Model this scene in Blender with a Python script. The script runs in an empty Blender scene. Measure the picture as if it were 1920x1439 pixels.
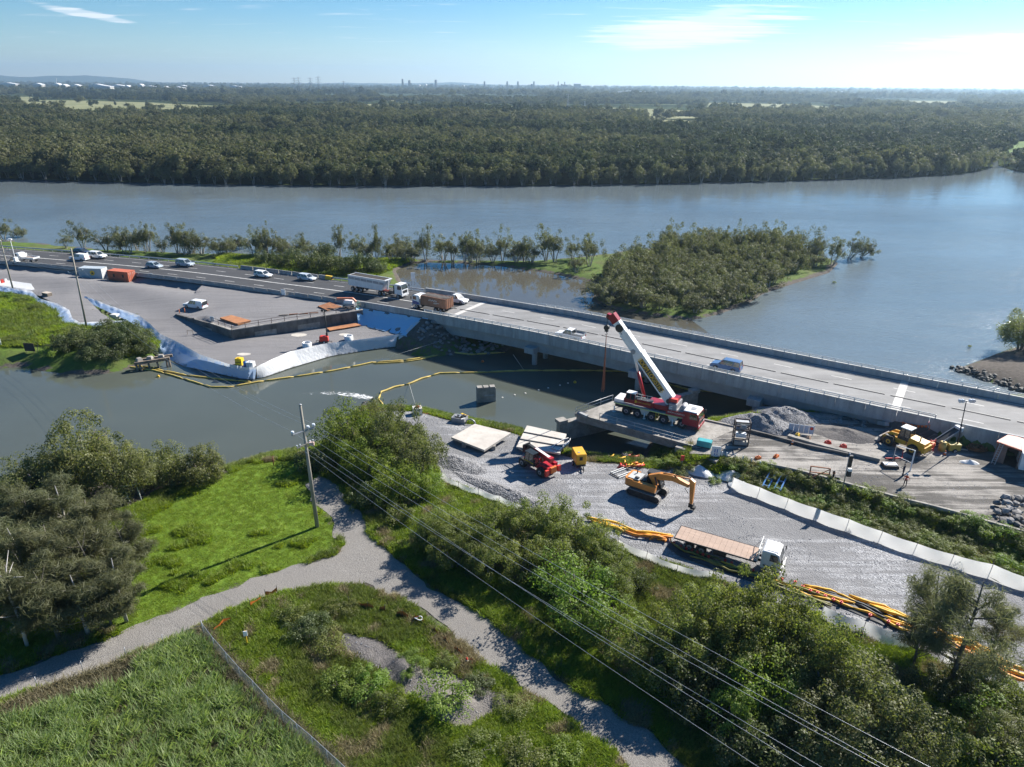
import bpy, bmesh, math, random
import numpy as np
from mathutils import Vector, Matrix, noise, geometry
random.seed(7)
rng = np.random.default_rng(7)
PI = math.pi
R = math.radians
sc = bpy.context.scene
COL = sc.collection
# ------------------------------------------------------------------ camera
H = 48.0                       # metres above the water
FPX, PITCH, ROLL = 1331.0, R(22.87), R(0.43)
cam_d = bpy.data.cameras.new("camera")
cam_d.sensor_fit = 'HORIZONTAL'
cam_d.sensor_width = 36.0
cam_d.lens = 36.0 * FPX / 1920.0
cam_d.clip_start = 0.5
cam_d.clip_end = 40000.0
cam = bpy.data.objects.new("camera", cam_d)
cam.matrix_world = Matrix.Translation((0, 0, H)) @ Matrix.Rotation(PI / 2 - PITCH, 4, 'X') @ Matrix.Rotation(ROLL, 4, 'Z')
COL.objects.link(cam)
sc.camera = cam
# ------------------------------------------------------------------ sky, sun, exposure
SUN_AZ, SUN_EL = R(49.5), R(36.0)     # azimuth clockwise from +Y
world = bpy.data.worlds.new("World")
sc.world = world
world.use_nodes = True
wn, wl = world.node_tree.nodes, world.node_tree.links
wn.clear()
w_out = wn.new('ShaderNodeOutputWorld')
w_bg = wn.new('ShaderNodeBackground')
w_bg.inputs['Strength'].default_value = 0.054
w_sky = wn.new('ShaderNodeTexSky')
w_sky.sky_type = 'NISHITA'
w_sky.sun_disc = False
w_sky.sun_elevation = SUN_EL
w_sky.sun_rotation = SUN_AZ
w_sky.altitude = 50
w_sky.air_density = 1.0
w_sky.dust_density = 0.0
w_sky.ozone_density = 6.0
# thin clouds on a flat layer overhead: direction projected to a plane, noise with soft edges
w_tc = wn.new('ShaderNodeTexCoord')
w_sep = wn.new('ShaderNodeSeparateXYZ')
wl.new(w_tc.outputs['Generated'], w_sep.inputs[0])
def wmath(op, a, b=None, clamp=False):
 n = wn.new('ShaderNodeMath')
 n.operation = op
 n.use_clamp = clamp
 for i, v in enumerate((a, b)):
  if v is None:
   continue
  if isinstance(v, (int, float)):
   n.inputs[i].default_value = v
  else:
   wl.new(v, n.inputs[i])
 return n.outputs[0]
w_z = wmath('ADD', wmath('MAXIMUM', w_sep.outputs[2], 0.0), 0.035)
w_cx = wmath('DIVIDE', w_sep.outputs[0], w_z)
w_cy = wmath('DIVIDE', w_sep.outputs[1], w_z)
def cloud_layer(sx, sy, seed, lo, hi, rough=0.6, cover=None):
 c = wn.new('ShaderNodeCombineXYZ')
 wl.new(wmath('MULTIPLY', w_cx, sx), c.inputs[0])
 wl.new(wmath('MULTIPLY', w_cy, sy), c.inputs[1])
 c.inputs[2].default_value = seed
 n = wn.new('ShaderNodeTexNoise')
 n.inputs['Scale'].default_value = 1.0
 n.inputs['Detail'].default_value = 7
 n.inputs['Roughness'].default_value = rough
 wl.new(c.outputs[0], n.inputs['Vector'])
 v = n.outputs[0]
 if cover is not None:
  v = wmath('ADD', v, cover)
 m = wn.new('ShaderNodeMapRange')
 m.interpolation_type = 'SMOOTHSTEP'
 m.inputs[1].default_value = lo
 m.inputs[2].default_value = hi
 wl.new(v, m.inputs[0])
 return m.outputs[0]
def cloud_bank(px, py, wx, wy):
 """Soft bump of cloud cover round a place on the cloud layer."""
 u, v = px - 960, py - 719.5
 cs, sn = math.cos(ROLL), math.sin(ROLL)
 u, v = u * cs + v * sn, -u * sn + v * cs
 d = Vector((u, FPX * math.cos(PITCH) - v * math.sin(PITCH), -FPX * math.sin(PITCH) - v * math.cos(PITCH))).normalized()
 zz = max(d.z, 0) + 0.035
 x0, y0 = d.x / zz, d.y / zz
 a = wmath('POWER', wmath('DIVIDE', wmath('SUBTRACT', w_cx, x0), wx), 2.0)
 b = wmath('POWER', wmath('DIVIDE', wmath('SUBTRACT', w_cy, y0), wy), 2.0)
 return wmath('MULTIPLY', wmath('SUBTRACT', 1.0, wmath('ADD', a, b), True), 0.34)
w_cov = wmath('ADD', cloud_bank(1275, 66, 1.5, 3.2), cloud_bank(1900, 82, 1.8, 2.0))
w_cov = wmath('ADD', w_cov, cloud_bank(168, 28, 0.25, 1.1))
w_cir = cloud_layer(0.9, 3.4, 3.3, 0.58, 0.84, 0.62, w_cov)
w_puff = cloud_layer(1.1, 1.5, 9.1, 0.62, 0.80, 0.55, w_cov)
w_cl = wmath('MAXIMUM', w_cir, wmath('MULTIPLY', w_puff, 0.6))
w_mix = wn.new('ShaderNodeMix')
w_mix.data_type = 'RGBA'
wl.new(wmath('MULTIPLY', w_cl, 0.8), w_mix.inputs[0])
w_hs = wn.new('ShaderNodeHueSaturation')
w_hs.inputs['Saturation'].default_value = 1.4
wl.new(w_sky.outputs[0], w_hs.inputs['Color'])
wl.new(w_hs.outputs[0], w_mix.inputs[6])
w_mix.inputs[7].default_value = (9.6, 10.0, 10.4, 1)
wl.new(w_mix.outputs[2], w_bg.inputs['Color'])
wl.new(w_bg.outputs[0], w_out.inputs[0])
sun_d = bpy.data.lights.new("sun", 'SUN')
sun_d.energy = 5.0
sun_d.angle = R(0.53)
sun_d.color = (1.0, 0.95, 0.87)
sun = bpy.data.objects.new("sun", sun_d)
SUN_DIR = Vector((math.sin(SUN_AZ) * math.cos(SUN_EL), math.cos(SUN_AZ) * math.cos(SUN_EL), math.sin(SUN_EL)))
sun.rotation_euler = SUN_DIR.to_track_quat('Z', 'Y').to_euler()
sun.location = (0, 0, 120)
COL.objects.link(sun)
vs = sc.view_settings
vs.view_transform = 'Standard'
vs.look = 'None'
vs.gamma = 1.0
vs.use_curve_mapping = False
vs.exposure = 1.16
sc.cycles.max_bounces = 8
sc.cycles.diffuse_bounces = 4
sc.cycles.glossy_bounces = 3
sc.cycles.transmission_bounces = 4
sc.cycles.transparent_max_bounces = 8
sc.cycles.volume_bounces = 0
sc.cycles.caustics_reflective = False
sc.cycles.caustics_refractive = False
sc.cycles.sample_clamp_indirect = 4.0
# ------------------------------------------------------------------ places: photo pixel -> point on a level
def ray(px, py):
 u, v = px - 960.0, py - 719.5
 c, s = math.cos(ROLL), math.sin(ROLL)
 u, v = u * c + v * s, -u * s + v * c
 return (u, FPX * math.cos(PITCH) - v * math.sin(PITCH), -FPX * math.sin(PITCH) - v * math.cos(PITCH))
def G(px, py, z=0.0):
 d = ray(px, py)
 t = (z - H) / d[2]
 return Vector((d[0] * t, d[1] * t, z))
def GL(pts, z=0.0):
 return [G(x, y, z).to_2d()[:] for x, y in pts]
def hgt(base, px, py):
 """Height above base of a point straight over it that is seen at row py (column px)."""
 d = ray(px, py)
 t = base.y / d[1]
 return H + d[2] * t - base.z
def along(p, dirv, px, py):
 """Point p + a*dirv(horizontal) + b*up that is seen at px,py (least squares)."""
 d = Vector(ray(px, py))
 c = Vector((0, 0, H))
 # c + t d = p + a dir + b z
 m = Matrix(((d.x, -dirv.x, 0), (d.y, -dirv.y, 0), (d.z, 0, -1)))
 t, a, b = m.inverted() @ (p - c)
 return c + t * d
# ------------------------------------------------------------------ numpy value noise
_perm = np.random.default_rng(3).random((256, 256))
def vnoise(x, y):
 xi, yi = np.floor(x).astype(int), np.floor(y).astype(int)
 fx, fy = x - xi, y - yi
 fx, fy = fx * fx * (3 - 2 * fx), fy * fy * (3 - 2 * fy)
 a, b = _perm[xi & 255, yi & 255], _perm[(xi + 1) & 255, yi & 255]
 c, d = _perm[xi & 255, (yi + 1) & 255], _perm[(xi + 1) & 255, (yi + 1) & 255]
 return (a * (1 - fx) + b * fx) * (1 - fy) + (c * (1 - fx) + d * fx) * fy
def fbm(x, y, o=4):
 s, a, t = 0, 1.0, 0
 for i in range(o):
  s = s + a * vnoise(x * 2 ** i + 17.3 * i, y * 2 ** i + 5.1 * i)
  t += a
  a *= 0.5
 return s / t
def sdf(x, y, poly):
 """Signed distance to a polygon, positive inside."""
 p = np.asarray(poly, float)
 q = np.roll(p, -1, axis=0)
 best = np.full(x.shape, 1e18)
 ins = np.zeros(x.shape, bool)
 for (ax, ay), (bx, by) in zip(p, q):
  ex, ey = bx - ax, by - ay
  L = ex * ex + ey * ey
  if L < 1e-9:
   continue
  t = np.clip(((x - ax) * ex + (y - ay) * ey) / L, 0, 1)
  best = np.minimum(best, (x - ax - t * ex) ** 2 + (y - ay - t * ey) ** 2)
  if ay != by:
   ins ^= ((ay > y) != (by > y)) & (x < (bx - ax) * (y - ay) / (by - ay) + ax)
 d = np.sqrt(best)
 return np.where(ins, d, -d)
# ------------------------------------------------------------------ materials
def _nt(name):
 m = bpy.data.materials.new(name)
 m.use_nodes = True
 nt = m.node_tree
 nt.nodes.clear()
 out = nt.nodes.new('ShaderNodeOutputMaterial')
 return m, nt, out
def nd(nt, t, **kw):
 n = nt.nodes.new(t)
 for k, v in kw.items():
  setattr(n, k, v)
 return n
def ramp(nt, fac, stops):
 r = nd(nt, 'ShaderNodeValToRGB')
 el = r.color_ramp.elements
 while len(el) < len(stops):
  el.new(0.5)
 for e, (p, c) in zip(el, stops):
  e.position = p
  e.color = (*c, 1) if len(c) == 3 else c
 nt.links.new(fac, r.inputs[0])
 return r.outputs[0]
def noise_tex(nt, vec, s, detail=6, rough=0.6, stretch=None):
 if stretch:
  mp = nd(nt, 'ShaderNodeMapping')
  mp.inputs['Scale'].default_value = stretch
  nt.links.new(vec, mp.inputs[0])
  vec = mp.outputs[0]
 n = nd(nt, 'ShaderNodeTexNoise')
 n.inputs['Scale'].default_value = s
 n.inputs['Detail'].default_value = detail
 n.inputs['Roughness'].default_value = rough
 nt.links.new(vec, n.inputs['Vector'])
 return n.outputs[0]
def mix(nt, fac, a, b, mode='MIX'):
 m = nd(nt, 'ShaderNodeMix', data_type='RGBA', blend_type=mode)
 for sock, v in ((m.inputs[0], fac), (m.inputs[6], a), (m.inputs[7], b)):
  if isinstance(v, (int, float)):
   sock.default_value = v
  elif isinstance(v, tuple):
   sock.default_value = (*v, 1) if len(v) == 3 else v
  else:
   nt.links.new(v, sock)
 return m.outputs[2]
def mrange(nt, v, a, b, c=0.0, d=1.0, smooth=True):
 m = nd(nt, 'ShaderNodeMapRange')
 if smooth:
  m.interpolation_type = 'SMOOTHSTEP'
 for i, x in enumerate((a, b, c, d)):
  m.inputs[i + 1].default_value = x
 nt.links.new(v, m.inputs[0])
 return m.outputs[0]
def mat(name, c, c2=None, s=1.5, rough=0.7, metal=0.0, bump=0.0, bs=8.0, spec=0.4, stops=None, stretch=None, world_pos=False, rand=0.0, dirt=0.0, dirt_c=(0.10, 0.085, 0.07)):
 """Procedural surface: two colours mixed by noise, fine relief, optional dirt blotches."""
 m, nt, out = _nt(name)
 b = nd(nt, 'ShaderNodeBsdfPrincipled')
 if world_pos:
  vec = nd(nt, 'ShaderNodeNewGeometry').outputs['Position']
 else:
  vec = nd(nt, 'ShaderNodeTexCoord').outputs['Object']
 if c2 is None:
  c2 = tuple(x * 0.86 for x in c)
 f = noise_tex(nt, vec, s, 7, 0.62, stretch)
 colr = ramp(nt, f, stops or [(0.34, c2), (0.66, c)])
 if dirt:
  f2 = noise_tex(nt, vec, s * 2.7 + 0.4, 8, 0.7)
  colr = mix(nt, mrange(nt, f2, 0.5, 0.75, 0, dirt), colr, dirt_c)
 if rand:
  oi = nd(nt, 'ShaderNodeObjectInfo')
  hsv = nd(nt, 'ShaderNodeHueSaturation')
  nt.links.new(mrange(nt, oi.outputs['Random'], 0, 1, 1 - rand, 1 + rand, False), hsv.inputs['Value'])
  nt.links.new(colr, hsv.inputs['Color'])
  colr = hsv.outputs[0]
 nt.links.new(colr, b.inputs['Base Color'])
 b.inputs['Roughness'].default_value = rough
 b.inputs['Metallic'].default_value = metal
 b.inputs['Specular IOR Level'].default_value = spec
 if bump:
  bf = noise_tex(nt, vec, bs, 6, 0.65)
  bn = nd(nt, 'ShaderNodeBump')
  bn.inputs['Strength'].default_value = min(1.0, bump)
  bn.inputs['Distance'].default_value = 0.05 * max(1.0, bump)
  nt.links.new(bf, bn.inputs['Height'])
  nt.links.new(bn.outputs[0], b.inputs['Normal'])
 nt.links.new(b.outputs[0], out.inputs[0])
 return m
def leafmat(name, c1, c2, trans=0.35, rand=0.16, gloss=0.06, tcol=None, hue=0.012):
 """Leaves: diffuse with light coming through, tinted per clump and per plant."""
 m, nt, out = _nt(name)
 at = nd(nt, 'ShaderNodeAttribute', attribute_name='tint')
 base = ramp(nt, at.outputs['Fac'], [(0.0, c1), (1.0, c2)])
 oi = nd(nt, 'ShaderNodeObjectInfo')
 hsv = nd(nt, 'ShaderNodeHueSaturation')
 nt.links.new(mrange(nt, oi.outputs['Random'], 0, 1, 1 - rand, 1 + rand, False), hsv.inputs['Value'])
 wn_ = nd(nt, 'ShaderNodeTexWhiteNoise', noise_dimensions='1D')
 nt.links.new(oi.outputs['Random'], wn_.inputs['W'])
 nt.links.new(mrange(nt, wn_.outputs[0], 0, 1, 0.5 - hue, 0.5 + hue, False), hsv.inputs['Hue'])
 nt.links.new(base, hsv.inputs['Color'])
 di = nd(nt, 'ShaderNodeBsdfPrincipled')
 di.inputs['Roughness'].default_value = 0.55
 di.inputs['Specular IOR Level'].default_value = 0.25 + gloss * 3
 nt.links.new(hsv.outputs[0], di.inputs['Base Color'])
 tr = nd(nt, 'ShaderNodeBsdfTranslucent')
 nt.links.new(mix(nt, 0.65, hsv.outputs[0], tcol or (1.6, 1.7, 0.6), 'MULTIPLY'), tr.inputs[0])
 ms = nd(nt, 'ShaderNodeMixShader')
 ms.inputs[0].default_value = trans
 nt.links.new(di.outputs[0], ms.inputs[1])
 nt.links.new(tr.outputs[0], ms.inputs[2])
 nt.links.new(ms.outputs[0], out.inputs[0])
 return m
# ------------------------------------------------------------------ objects
def tag(o, label=None, cat=None, group=None, kind=None):
 for k, v in (('label', label), ('category', cat), ('group', group), ('kind', kind)):
  if v:
   o[k] = v
 return o
def thing(name, label, cat, loc=(0, 0, 0), rz=0.0, group=None, tilt=None):
 o = bpy.data.objects.new(name, None)
 o.empty_display_size = 0.3
 o.location = loc
 o.rotation_euler = (tilt[0] if tilt else 0, tilt[1] if tilt else 0, rz)
 COL.objects.link(o)
 return tag(o, label, cat, group)
def link(name, me, mats, parent=None, loc=None, rz=None):
 for m in mats if isinstance(mats, (list, tuple)) else [mats]:
  if len(me.materials) < (len(mats) if isinstance(mats, (list, tuple)) else 1):
   me.materials.append(m)
 o = bpy.data.objects.new(name, me)
 if parent:
  o.parent = parent
 if loc is not None:
  o.location = loc
 if rz is not None:
  o.rotation_euler = (0, 0, rz)
 COL.objects.link(o)
 return o
def dup(root, loc, rz=None, label=None, group=None, scale=None):
 """A copy of a thing with copies of its parts and their sub-parts."""
 r = root.copy()
 COL.objects.link(r)
 r.location = loc
 if rz is not None:
  r.rotation_euler = (root.rotation_euler[0], root.rotation_euler[1], rz)
 if scale is not None:
  r.scale = (scale,) * 3 if isinstance(scale, (int, float)) else scale
 if label:
  r['label'] = label
 if group:
  r['group'] = group
 for ch in list(root.children):
  c = ch.copy()
  COL.objects.link(c)
  c.parent = r
  for g in list(ch.children):
   d = g.copy()
   COL.objects.link(d)
   d.parent = c
 return r
class MB:
 """Collects boxes, bars, tubes and profiles into one mesh."""
 def __init__(s):
  s.v, s.f, s.m, s.sm = [], [], [], []
 def add(s, vs_, fs, m=0, smooth=False):
  k = len(s.v)
  s.v += [tuple(p) for p in vs_]
  for f in fs:
   s.f.append(tuple(i + k for i in f))
   s.m.append(m)
   s.sm.append(smooth)
  return s
 def box(s, c, d, m=0, rot=None, rz=0.0, top=1.0, topx=None):
  x, y, z = d[0] / 2, d[1] / 2, d[2] / 2
  tx = top if topx is None else topx
  p = [Vector(q) for q in ((-x, -y, -z), (x, -y, -z), (x, y, -z), (-x, y, -z), (-x * tx, -y * top, z), (x * tx, -y * top, z), (x * tx, y * top, z), (-x * tx, y * top, z))]
  M = rot or Matrix.Rotation(rz, 3, 'Z')
  p = [M @ q + Vector(c) for q in p]
  return s.add(p, [(3, 2, 1, 0), (4, 5, 6, 7), (0, 1, 5, 4), (1, 2, 6, 5), (2, 3, 7, 6), (3, 0, 4, 7)], m)
 def bar(s, a, b, w, h=None, m=0):
  """Square bar from a to b."""
  a, b = Vector(a), Vector(b)
  d = b - a
  if d.length < 1e-6:
   return s
  q = d.to_track_quat('X', 'Z').to_matrix()
  return s.box((a + b) / 2, (d.length, w, h or w), m, rot=q)
 def cyl(s, a, b, r0, r1=None, n=10, m=0, caps=True, smooth=True):
  a, b = Vector(a), Vector(b)
  r1 = r0 if r1 is None else r1
  q = (b - a).to_track_quat('Z', 'X').to_matrix()
  ring = [(math.cos(2 * PI * i / n), math.sin(2 * PI * i / n)) for i in range(n)]
  p = [a + q @ Vector((x * r0, y * r0, 0)) for x, y in ring] + [b + q @ Vector((x * r1, y * r1, 0)) for x, y in ring]
  s.add(p, [(i, (i + 1) % n, n + (i + 1) % n, n + i) for i in range(n)], m, smooth)
  if caps:
   k = len(s.v) - 2 * n
   s.f.append(tuple(k + i for i in reversed(range(n))))
   s.f.append(tuple(k + n + i for i in range(n)))
   s.m += [m, m]
   s.sm += [False, False]
  return s
 def tube(s, pts, r, n=6, m=0, caps=True, smooth=True):
  pts = [Vector(p) for p in pts]
  rs = r if isinstance(r, (list, tuple)) else [r] * len(pts)
  k = len(s.v)
  up = Vector((0.13, 0.05, 1)).normalized()
  for i, p in enumerate(pts):
   d = (pts[min(i + 1, len(pts) - 1)] - pts[max(i - 1, 0)])
   d = d.normalized() if d.length > 1e-9 else Vector((0, 0, 1))
   u = d.cross(up)
   if u.length < 1e-3:
    u = d.cross(Vector((1, 0, 0)))
   u.normalize()
   w = u.cross(d)
   for j in range(n):
    a = 2 * PI * j / n
    s.v.append(tuple(p + (u * math.cos(a) + w * math.sin(a)) * rs[i]))
  for i in range(len(pts) - 1):
   for j in range(n):
    s.f.append((k + i * n + j, k + i * n + (j + 1) % n, k + (i + 1) * n + (j + 1) % n, k + (i + 1) * n + j))
    s.m.append(m)
    s.sm.append(smooth)
  if caps:
   s.f.append(tuple(k + j for j in reversed(range(n))))
   s.f.append(tuple(k + (len(pts) - 1) * n + j for j in range(n)))
   s.m += [m, m]
   s.sm += [False, False]
  return s
 def prism(s, poly, z0, z1, m=0, inset=1.0):
  """Flat polygon (x,y) raised from z0 to z1."""
  n = len(poly)
  cx, cy = sum(p[0] for p in poly) / n, sum(p[1] for p in poly) / n
  p = [(x, y, z0) for x, y in poly] + [(cx + (x - cx) * inset, cy + (y - cy) * inset, z1) for x, y in poly]
  return s.add(p, [tuple(reversed(range(n))), tuple(range(n, 2 * n))] + [(i, (i + 1) % n, n + (i + 1) % n, n + i) for i in range(n)], m)
 def side(s, poly, y0, y1, m=0, ch=0.0):
  """Side profile (x,z) carried across from y0 to y1, edges eased by ch."""
  n = len(poly)
  cx, cz = sum(p[0] for p in poly) / n, sum(p[1] for p in poly) / n
  rings = []
  sp = max(max(p[0] for p in poly) - min(p[0] for p in poly), 1e-3)
  sz = max(max(p[1] for p in poly) - min(p[1] for p in poly), 1e-3)
  ys = [(y0, ch), (y0 + ch, 0), (y1 - ch, 0), (y1, ch)] if ch else [(y0, 0), (y1, 0)]
  for y, c in ys:
   kx, kz = 1 - 2 * c / sp, 1 - 1.6 * c / sz
   rings.append([(cx + (x - cx) * kx, y, cz + (z - cz) * kz) for x, z in poly])
  vs_ = [p for r_ in rings for p in r_]
  fs = [tuple(range(n)), tuple(reversed(range((len(rings) - 1) * n, len(rings) * n)))]
  for k in range(len(rings) - 1):
   fs += [((k * n) + i, ((k + 1) * n) + i, ((k + 1) * n) + (i + 1) % n, (k * n) + (i + 1) % n) for i in range(n)]
  return s.add(vs_, fs, m)
 def quad(s, a, b, c, d, m=0):
  return s.add([a, b, c, d], [(0, 1, 2, 3)], m)
 def mesh(s, name):
  me = bpy.data.meshes.new(name)
  me.from_pydata(s.v, [], s.f)
  me.polygons.foreach_set('material_index', s.m)
  me.polygons.foreach_set('use_smooth', s.sm)
  me.update()
  return me
 def build(s, name, mats, parent=None, loc=None, rz=None, fix=True):
  me = s.mesh(name)
  if fix:
   bm = bmesh.new()
   bm.from_mesh(me)
   bmesh.ops.recalc_face_normals(bm, faces=bm.faces)
   bm.to_mesh(me)
   bm.free()
  return link(name, me, mats, parent, loc, rz)
def np_mesh(name, V, Fq, attrs=None, smooth=False):
 """Mesh from numpy arrays; Fq is (n,3) or (n,4)."""
 V = np.asarray(V, np.float32)
 Fq = np.asarray(Fq, np.int32)
 me = bpy.data.meshes.new(name)
 me.vertices.add(len(V))
 me.vertices.foreach_set('co', V.ravel())
 k = Fq.shape[1]
 me.loops.add(Fq.size)
 me.loops.foreach_set('vertex_index', Fq.ravel())
 me.polygons.add(len(Fq))
 me.polygons.foreach_set('loop_start', np.arange(0, Fq.size, k, dtype=np.int32))
 if smooth:
  me.polygons.foreach_set('use_smooth', np.ones(len(Fq), bool))
 for nme, arr in (attrs or {}).items():
  a = me.attributes.new(nme, 'FLOAT', 'POINT')
  a.data.foreach_set('value', np.asarray(arr, np.float32))
 me.update(calc_edges=True)
 return me
def scatter(name, P, rot, scl, idx, protos, label=None):
 """One object of kind stuff: many small instances of the protos at points P."""
 n = len(P)
 me = bpy.data.meshes.new(name)
 me.vertices.add(n)
 me.vertices.foreach_set('co', np.asarray(P, np.float32).ravel())
 a = me.attributes.new('rot', 'FLOAT_VECTOR', 'POINT')
 a.data.foreach_set('vector', np.asarray(rot, np.float32).ravel())
 a = me.attributes.new('scl', 'FLOAT_VECTOR', 'POINT')
 scl = np.asarray(scl, np.float32)
 if scl.ndim == 1:
  scl = np.repeat(scl[:, None], 3, 1)
 a.data.foreach_set('vector', scl.ravel())
 a = me.attributes.new('idx', 'INT', 'POINT')
 a.data.foreach_set('value', np.asarray(idx, np.int32))
 o = bpy.data.objects.new(name, me)
 COL.objects.link(o)
 cl = bpy.data.collections.new(name + "_pieces")
 for k, p in enumerate(protos):
  q = bpy.data.objects.new("%s_piece_%02d" % (name, k), p)
  cl.objects.link(q)
 ng = bpy.data.node_groups.new(name, 'GeometryNodeTree')
 ng.interface.new_socket('Geometry', in_out='INPUT', socket_type='NodeSocketGeometry')
 ng.interface.new_socket('Geometry', in_out='OUTPUT', socket_type='NodeSocketGeometry')
 gi, go = ng.nodes.new('NodeGroupInput'), ng.nodes.new('NodeGroupOutput')
 ci = ng.nodes.new('GeometryNodeCollectionInfo')
 ci.inputs['Collection'].default_value = cl
 ci.inputs['Separate Children'].default_value = True
 ci.inputs['Reset Children'].default_value = True
 io = ng.nodes.new('GeometryNodeInstanceOnPoints')
 io.inputs['Pick Instance'].default_value = True
 def na(t, nm):
  q = ng.nodes.new('GeometryNodeInputNamedAttribute')
  q.data_type = t
  q.inputs['Name'].default_value = nm
  return next(s for s in q.outputs if s.enabled and s.name == 'Attribute')
 L = ng.links.new
 L(gi.outputs[0], io.inputs['Points'])
 L(ci.outputs[0], io.inputs['Instance'])
 L(na('INT', 'idx'), io.inputs['Instance Index'])
 L(na('FLOAT_VECTOR', 'rot'), io.inputs['Rotation'])
 L(na('FLOAT_VECTOR', 'scl'), io.inputs['Scale'])
 L(io.outputs[0], go.inputs[0])
 o.modifiers.new('scatter', 'NODES').node_group = ng
 tag(o, label, None, None, 'stuff')
 return o
# ------------------------------------------------------------------ the road line (near edge fitted, constant width)
def zr_np(x):
 return np.interp(x, [-110, -60, -25, 5, 60, 90], [3.4, 3.8, 4.9, 5.7, 5.7, 5.3])
_near = [(0, 487), (50, 490), (131, 498), (257, 511), (480, 536), (570, 551), (665, 560), (765, 576), (805, 587), (890, 604), (1000, 624), (1125, 647), (1250, 675), (1375, 702), (1480, 725), (1565, 740), (1690, 767), (1765, 786), (1920, 822)]
_pts = []
for _px, _py in _near:
 _z = 4.0
 for _ in range(8):
  _p = G(_px, _py, _z + 1.0)
  _z = float(zr_np(_p.x))
 _pts.append((_p.x, _p.y))
_pts = np.array(_pts)
_fit = np.polyfit(_pts[:, 0] / 100, _pts[:, 1], 4)
_x0, _x1 = -132.0, 66.0
def near_y(x):
 x = np.asarray(x, float)
 xc = np.clip(x, _x0, _x1)
 d = np.polyder(_fit)
 return np.polyval(_fit, xc / 100) + np.polyval(d, xc / 100) / 100 * (x - xc)
def near_t(x):
 xc = np.clip(np.asarray(x, float), _x0, _x1)
 s = np.polyval(np.polyder(_fit), xc / 100) / 100
 L = np.sqrt(1 + s * s)
 return 1 / L, s / L
ROADW = 14.9
# stations at even arc length
_xs = np.linspace(-260, 110, 3000)
_ys = near_y(_xs)
_arc = np.concatenate([[0], np.cumsum(np.hypot(np.diff(_xs), np.diff(_ys)))])
def S(x):
 return float(np.interp(x, _xs, _arc))
def X(s):
 return float(np.interp(s, _arc, _xs))
def RP(s, off=0.0, dz=0.0):
 """Point on the road: s metres along the near edge, off metres across, dz above the surface."""
 x = X(s)
 tx, ty = near_t(x)
 return Vector((x - float(ty) * off, float(near_y(x)) + float(tx) * off, float(zr_np(x)) + dz))
def RH(s):
 tx, ty = near_t(X(s))
 return math.atan2(float(ty), float(tx))
S_AB0, S_AB1 = S(-16.0), S(53.0)          # the two bridge abutments
S_END = S(105.0)
# ------------------------------------------------------------------ land outlines
FORE = [(-260, 40), (-150, 62)] + GL([(-60, 940), (40, 915), (150, 908), (250, 902), (330, 893), (410, 885), (430, 880), (500, 858), (560, 848), (620, 830), (655, 795), (690, 757), (725, 762), (790, 768), (850, 785), (930, 800), (985, 812), (1040, 842), (1110, 858), (1200, 866), (1260, 860), (1310, 838), (1335, 795), (1380, 782), (1440, 768), (1520, 758), (1600, 750), (1700, 748), (1800, 746), (1930, 742)]) + [(160, 80), (260, 60), (260, -20), (-260, -20)]
FARR = GL([(1792, 693), (1830, 709), (1870, 721), (1930, 739), (2080, 790), (2250, 720), (2100, 610), (1960, 640), (1890, 655), (1858, 668)])
LEFT = [(-600, 170), (-600, 330)] + GL([(-300, 436), (0, 449), (100, 459), (190, 467), (300, 473), (420, 478), (560, 483), (700, 487), (860, 489), (1000, 490), (1100, 481), (1180, 470), (1260, 462), (1350, 456), (1450, 462), (1530, 478), (1575, 492), (1555, 512), (1490, 532), (1430, 552), (1400, 572), (1340, 592), (1290, 602), (1220, 592), (1150, 580), (1108, 566), (1118, 545), (1112, 530), (1060, 519), (1000, 509), (940, 500), (860, 494), (800, 492), (768, 496), (742, 508), (760, 540), (860, 575), (940, 600), (985, 618), (955, 655), (940, 664), (880, 664), (830, 649), (800, 640), (760, 650), (700, 657), (620, 671), (560, 692), (500, 707), (482, 712), (462, 711), (400, 698), (337, 678), (300, 672), (255, 684), (190, 680), (100, 674), (75, 667), (40, 672), (0, 672), (-100, 678)]) + [(-300, 95), (-600, 120)]
FARL_SHORE = [(-2000, 330), (-900, 331), (-300, 333), (0, 337), (200, 342), (400, 346), (600, 349), (800, 349), (1000, 349), (1200, 346), (1400, 342), (1550, 338), (1700, 333), (1800, 328), (1838, 321), (1862, 313)]
FARR_SHORE = [(1872, 311), (1893, 318), (1920, 323), (2050, 335), (2400, 345), (3200, 350)]
# raised ground
PLAT_TOP = [(160, 557), (212, 576), (260, 592), (282, 610), (300, 627), (332, 642), (375, 666), (425, 683), (462, 690), (482, 688), (510, 676), (545, 661), (607, 647), (695, 636), (757, 628), (782, 622)]
PLAT = GL(PLAT_TOP, 2.1) + [RP(S_AB0 - 4, -3).to_2d()[:], RP(S_AB0 - 4, 2).to_2d()[:], RP(S(-60), 2).to_2d()[:], RP(S(-110), 2).to_2d()[:], RP(S(-240), 2).to_2d()[:], (-240, 190)] + GL([(-300, 560), (-60, 535), (0, 536), (60, 546), (107, 570), (130, 582), (136, 600), (150, 606), (190, 604), (215, 600), (190, 585)], 2.4)
GRASSL = GL([(-200, 560), (0, 556), (50, 562), (100, 590), (112, 612), (180, 620), (215, 612), (265, 625), (280, 650), (200, 668), (110, 664), (60, 656), (0, 660), (-200, 665)], 1.8)
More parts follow.
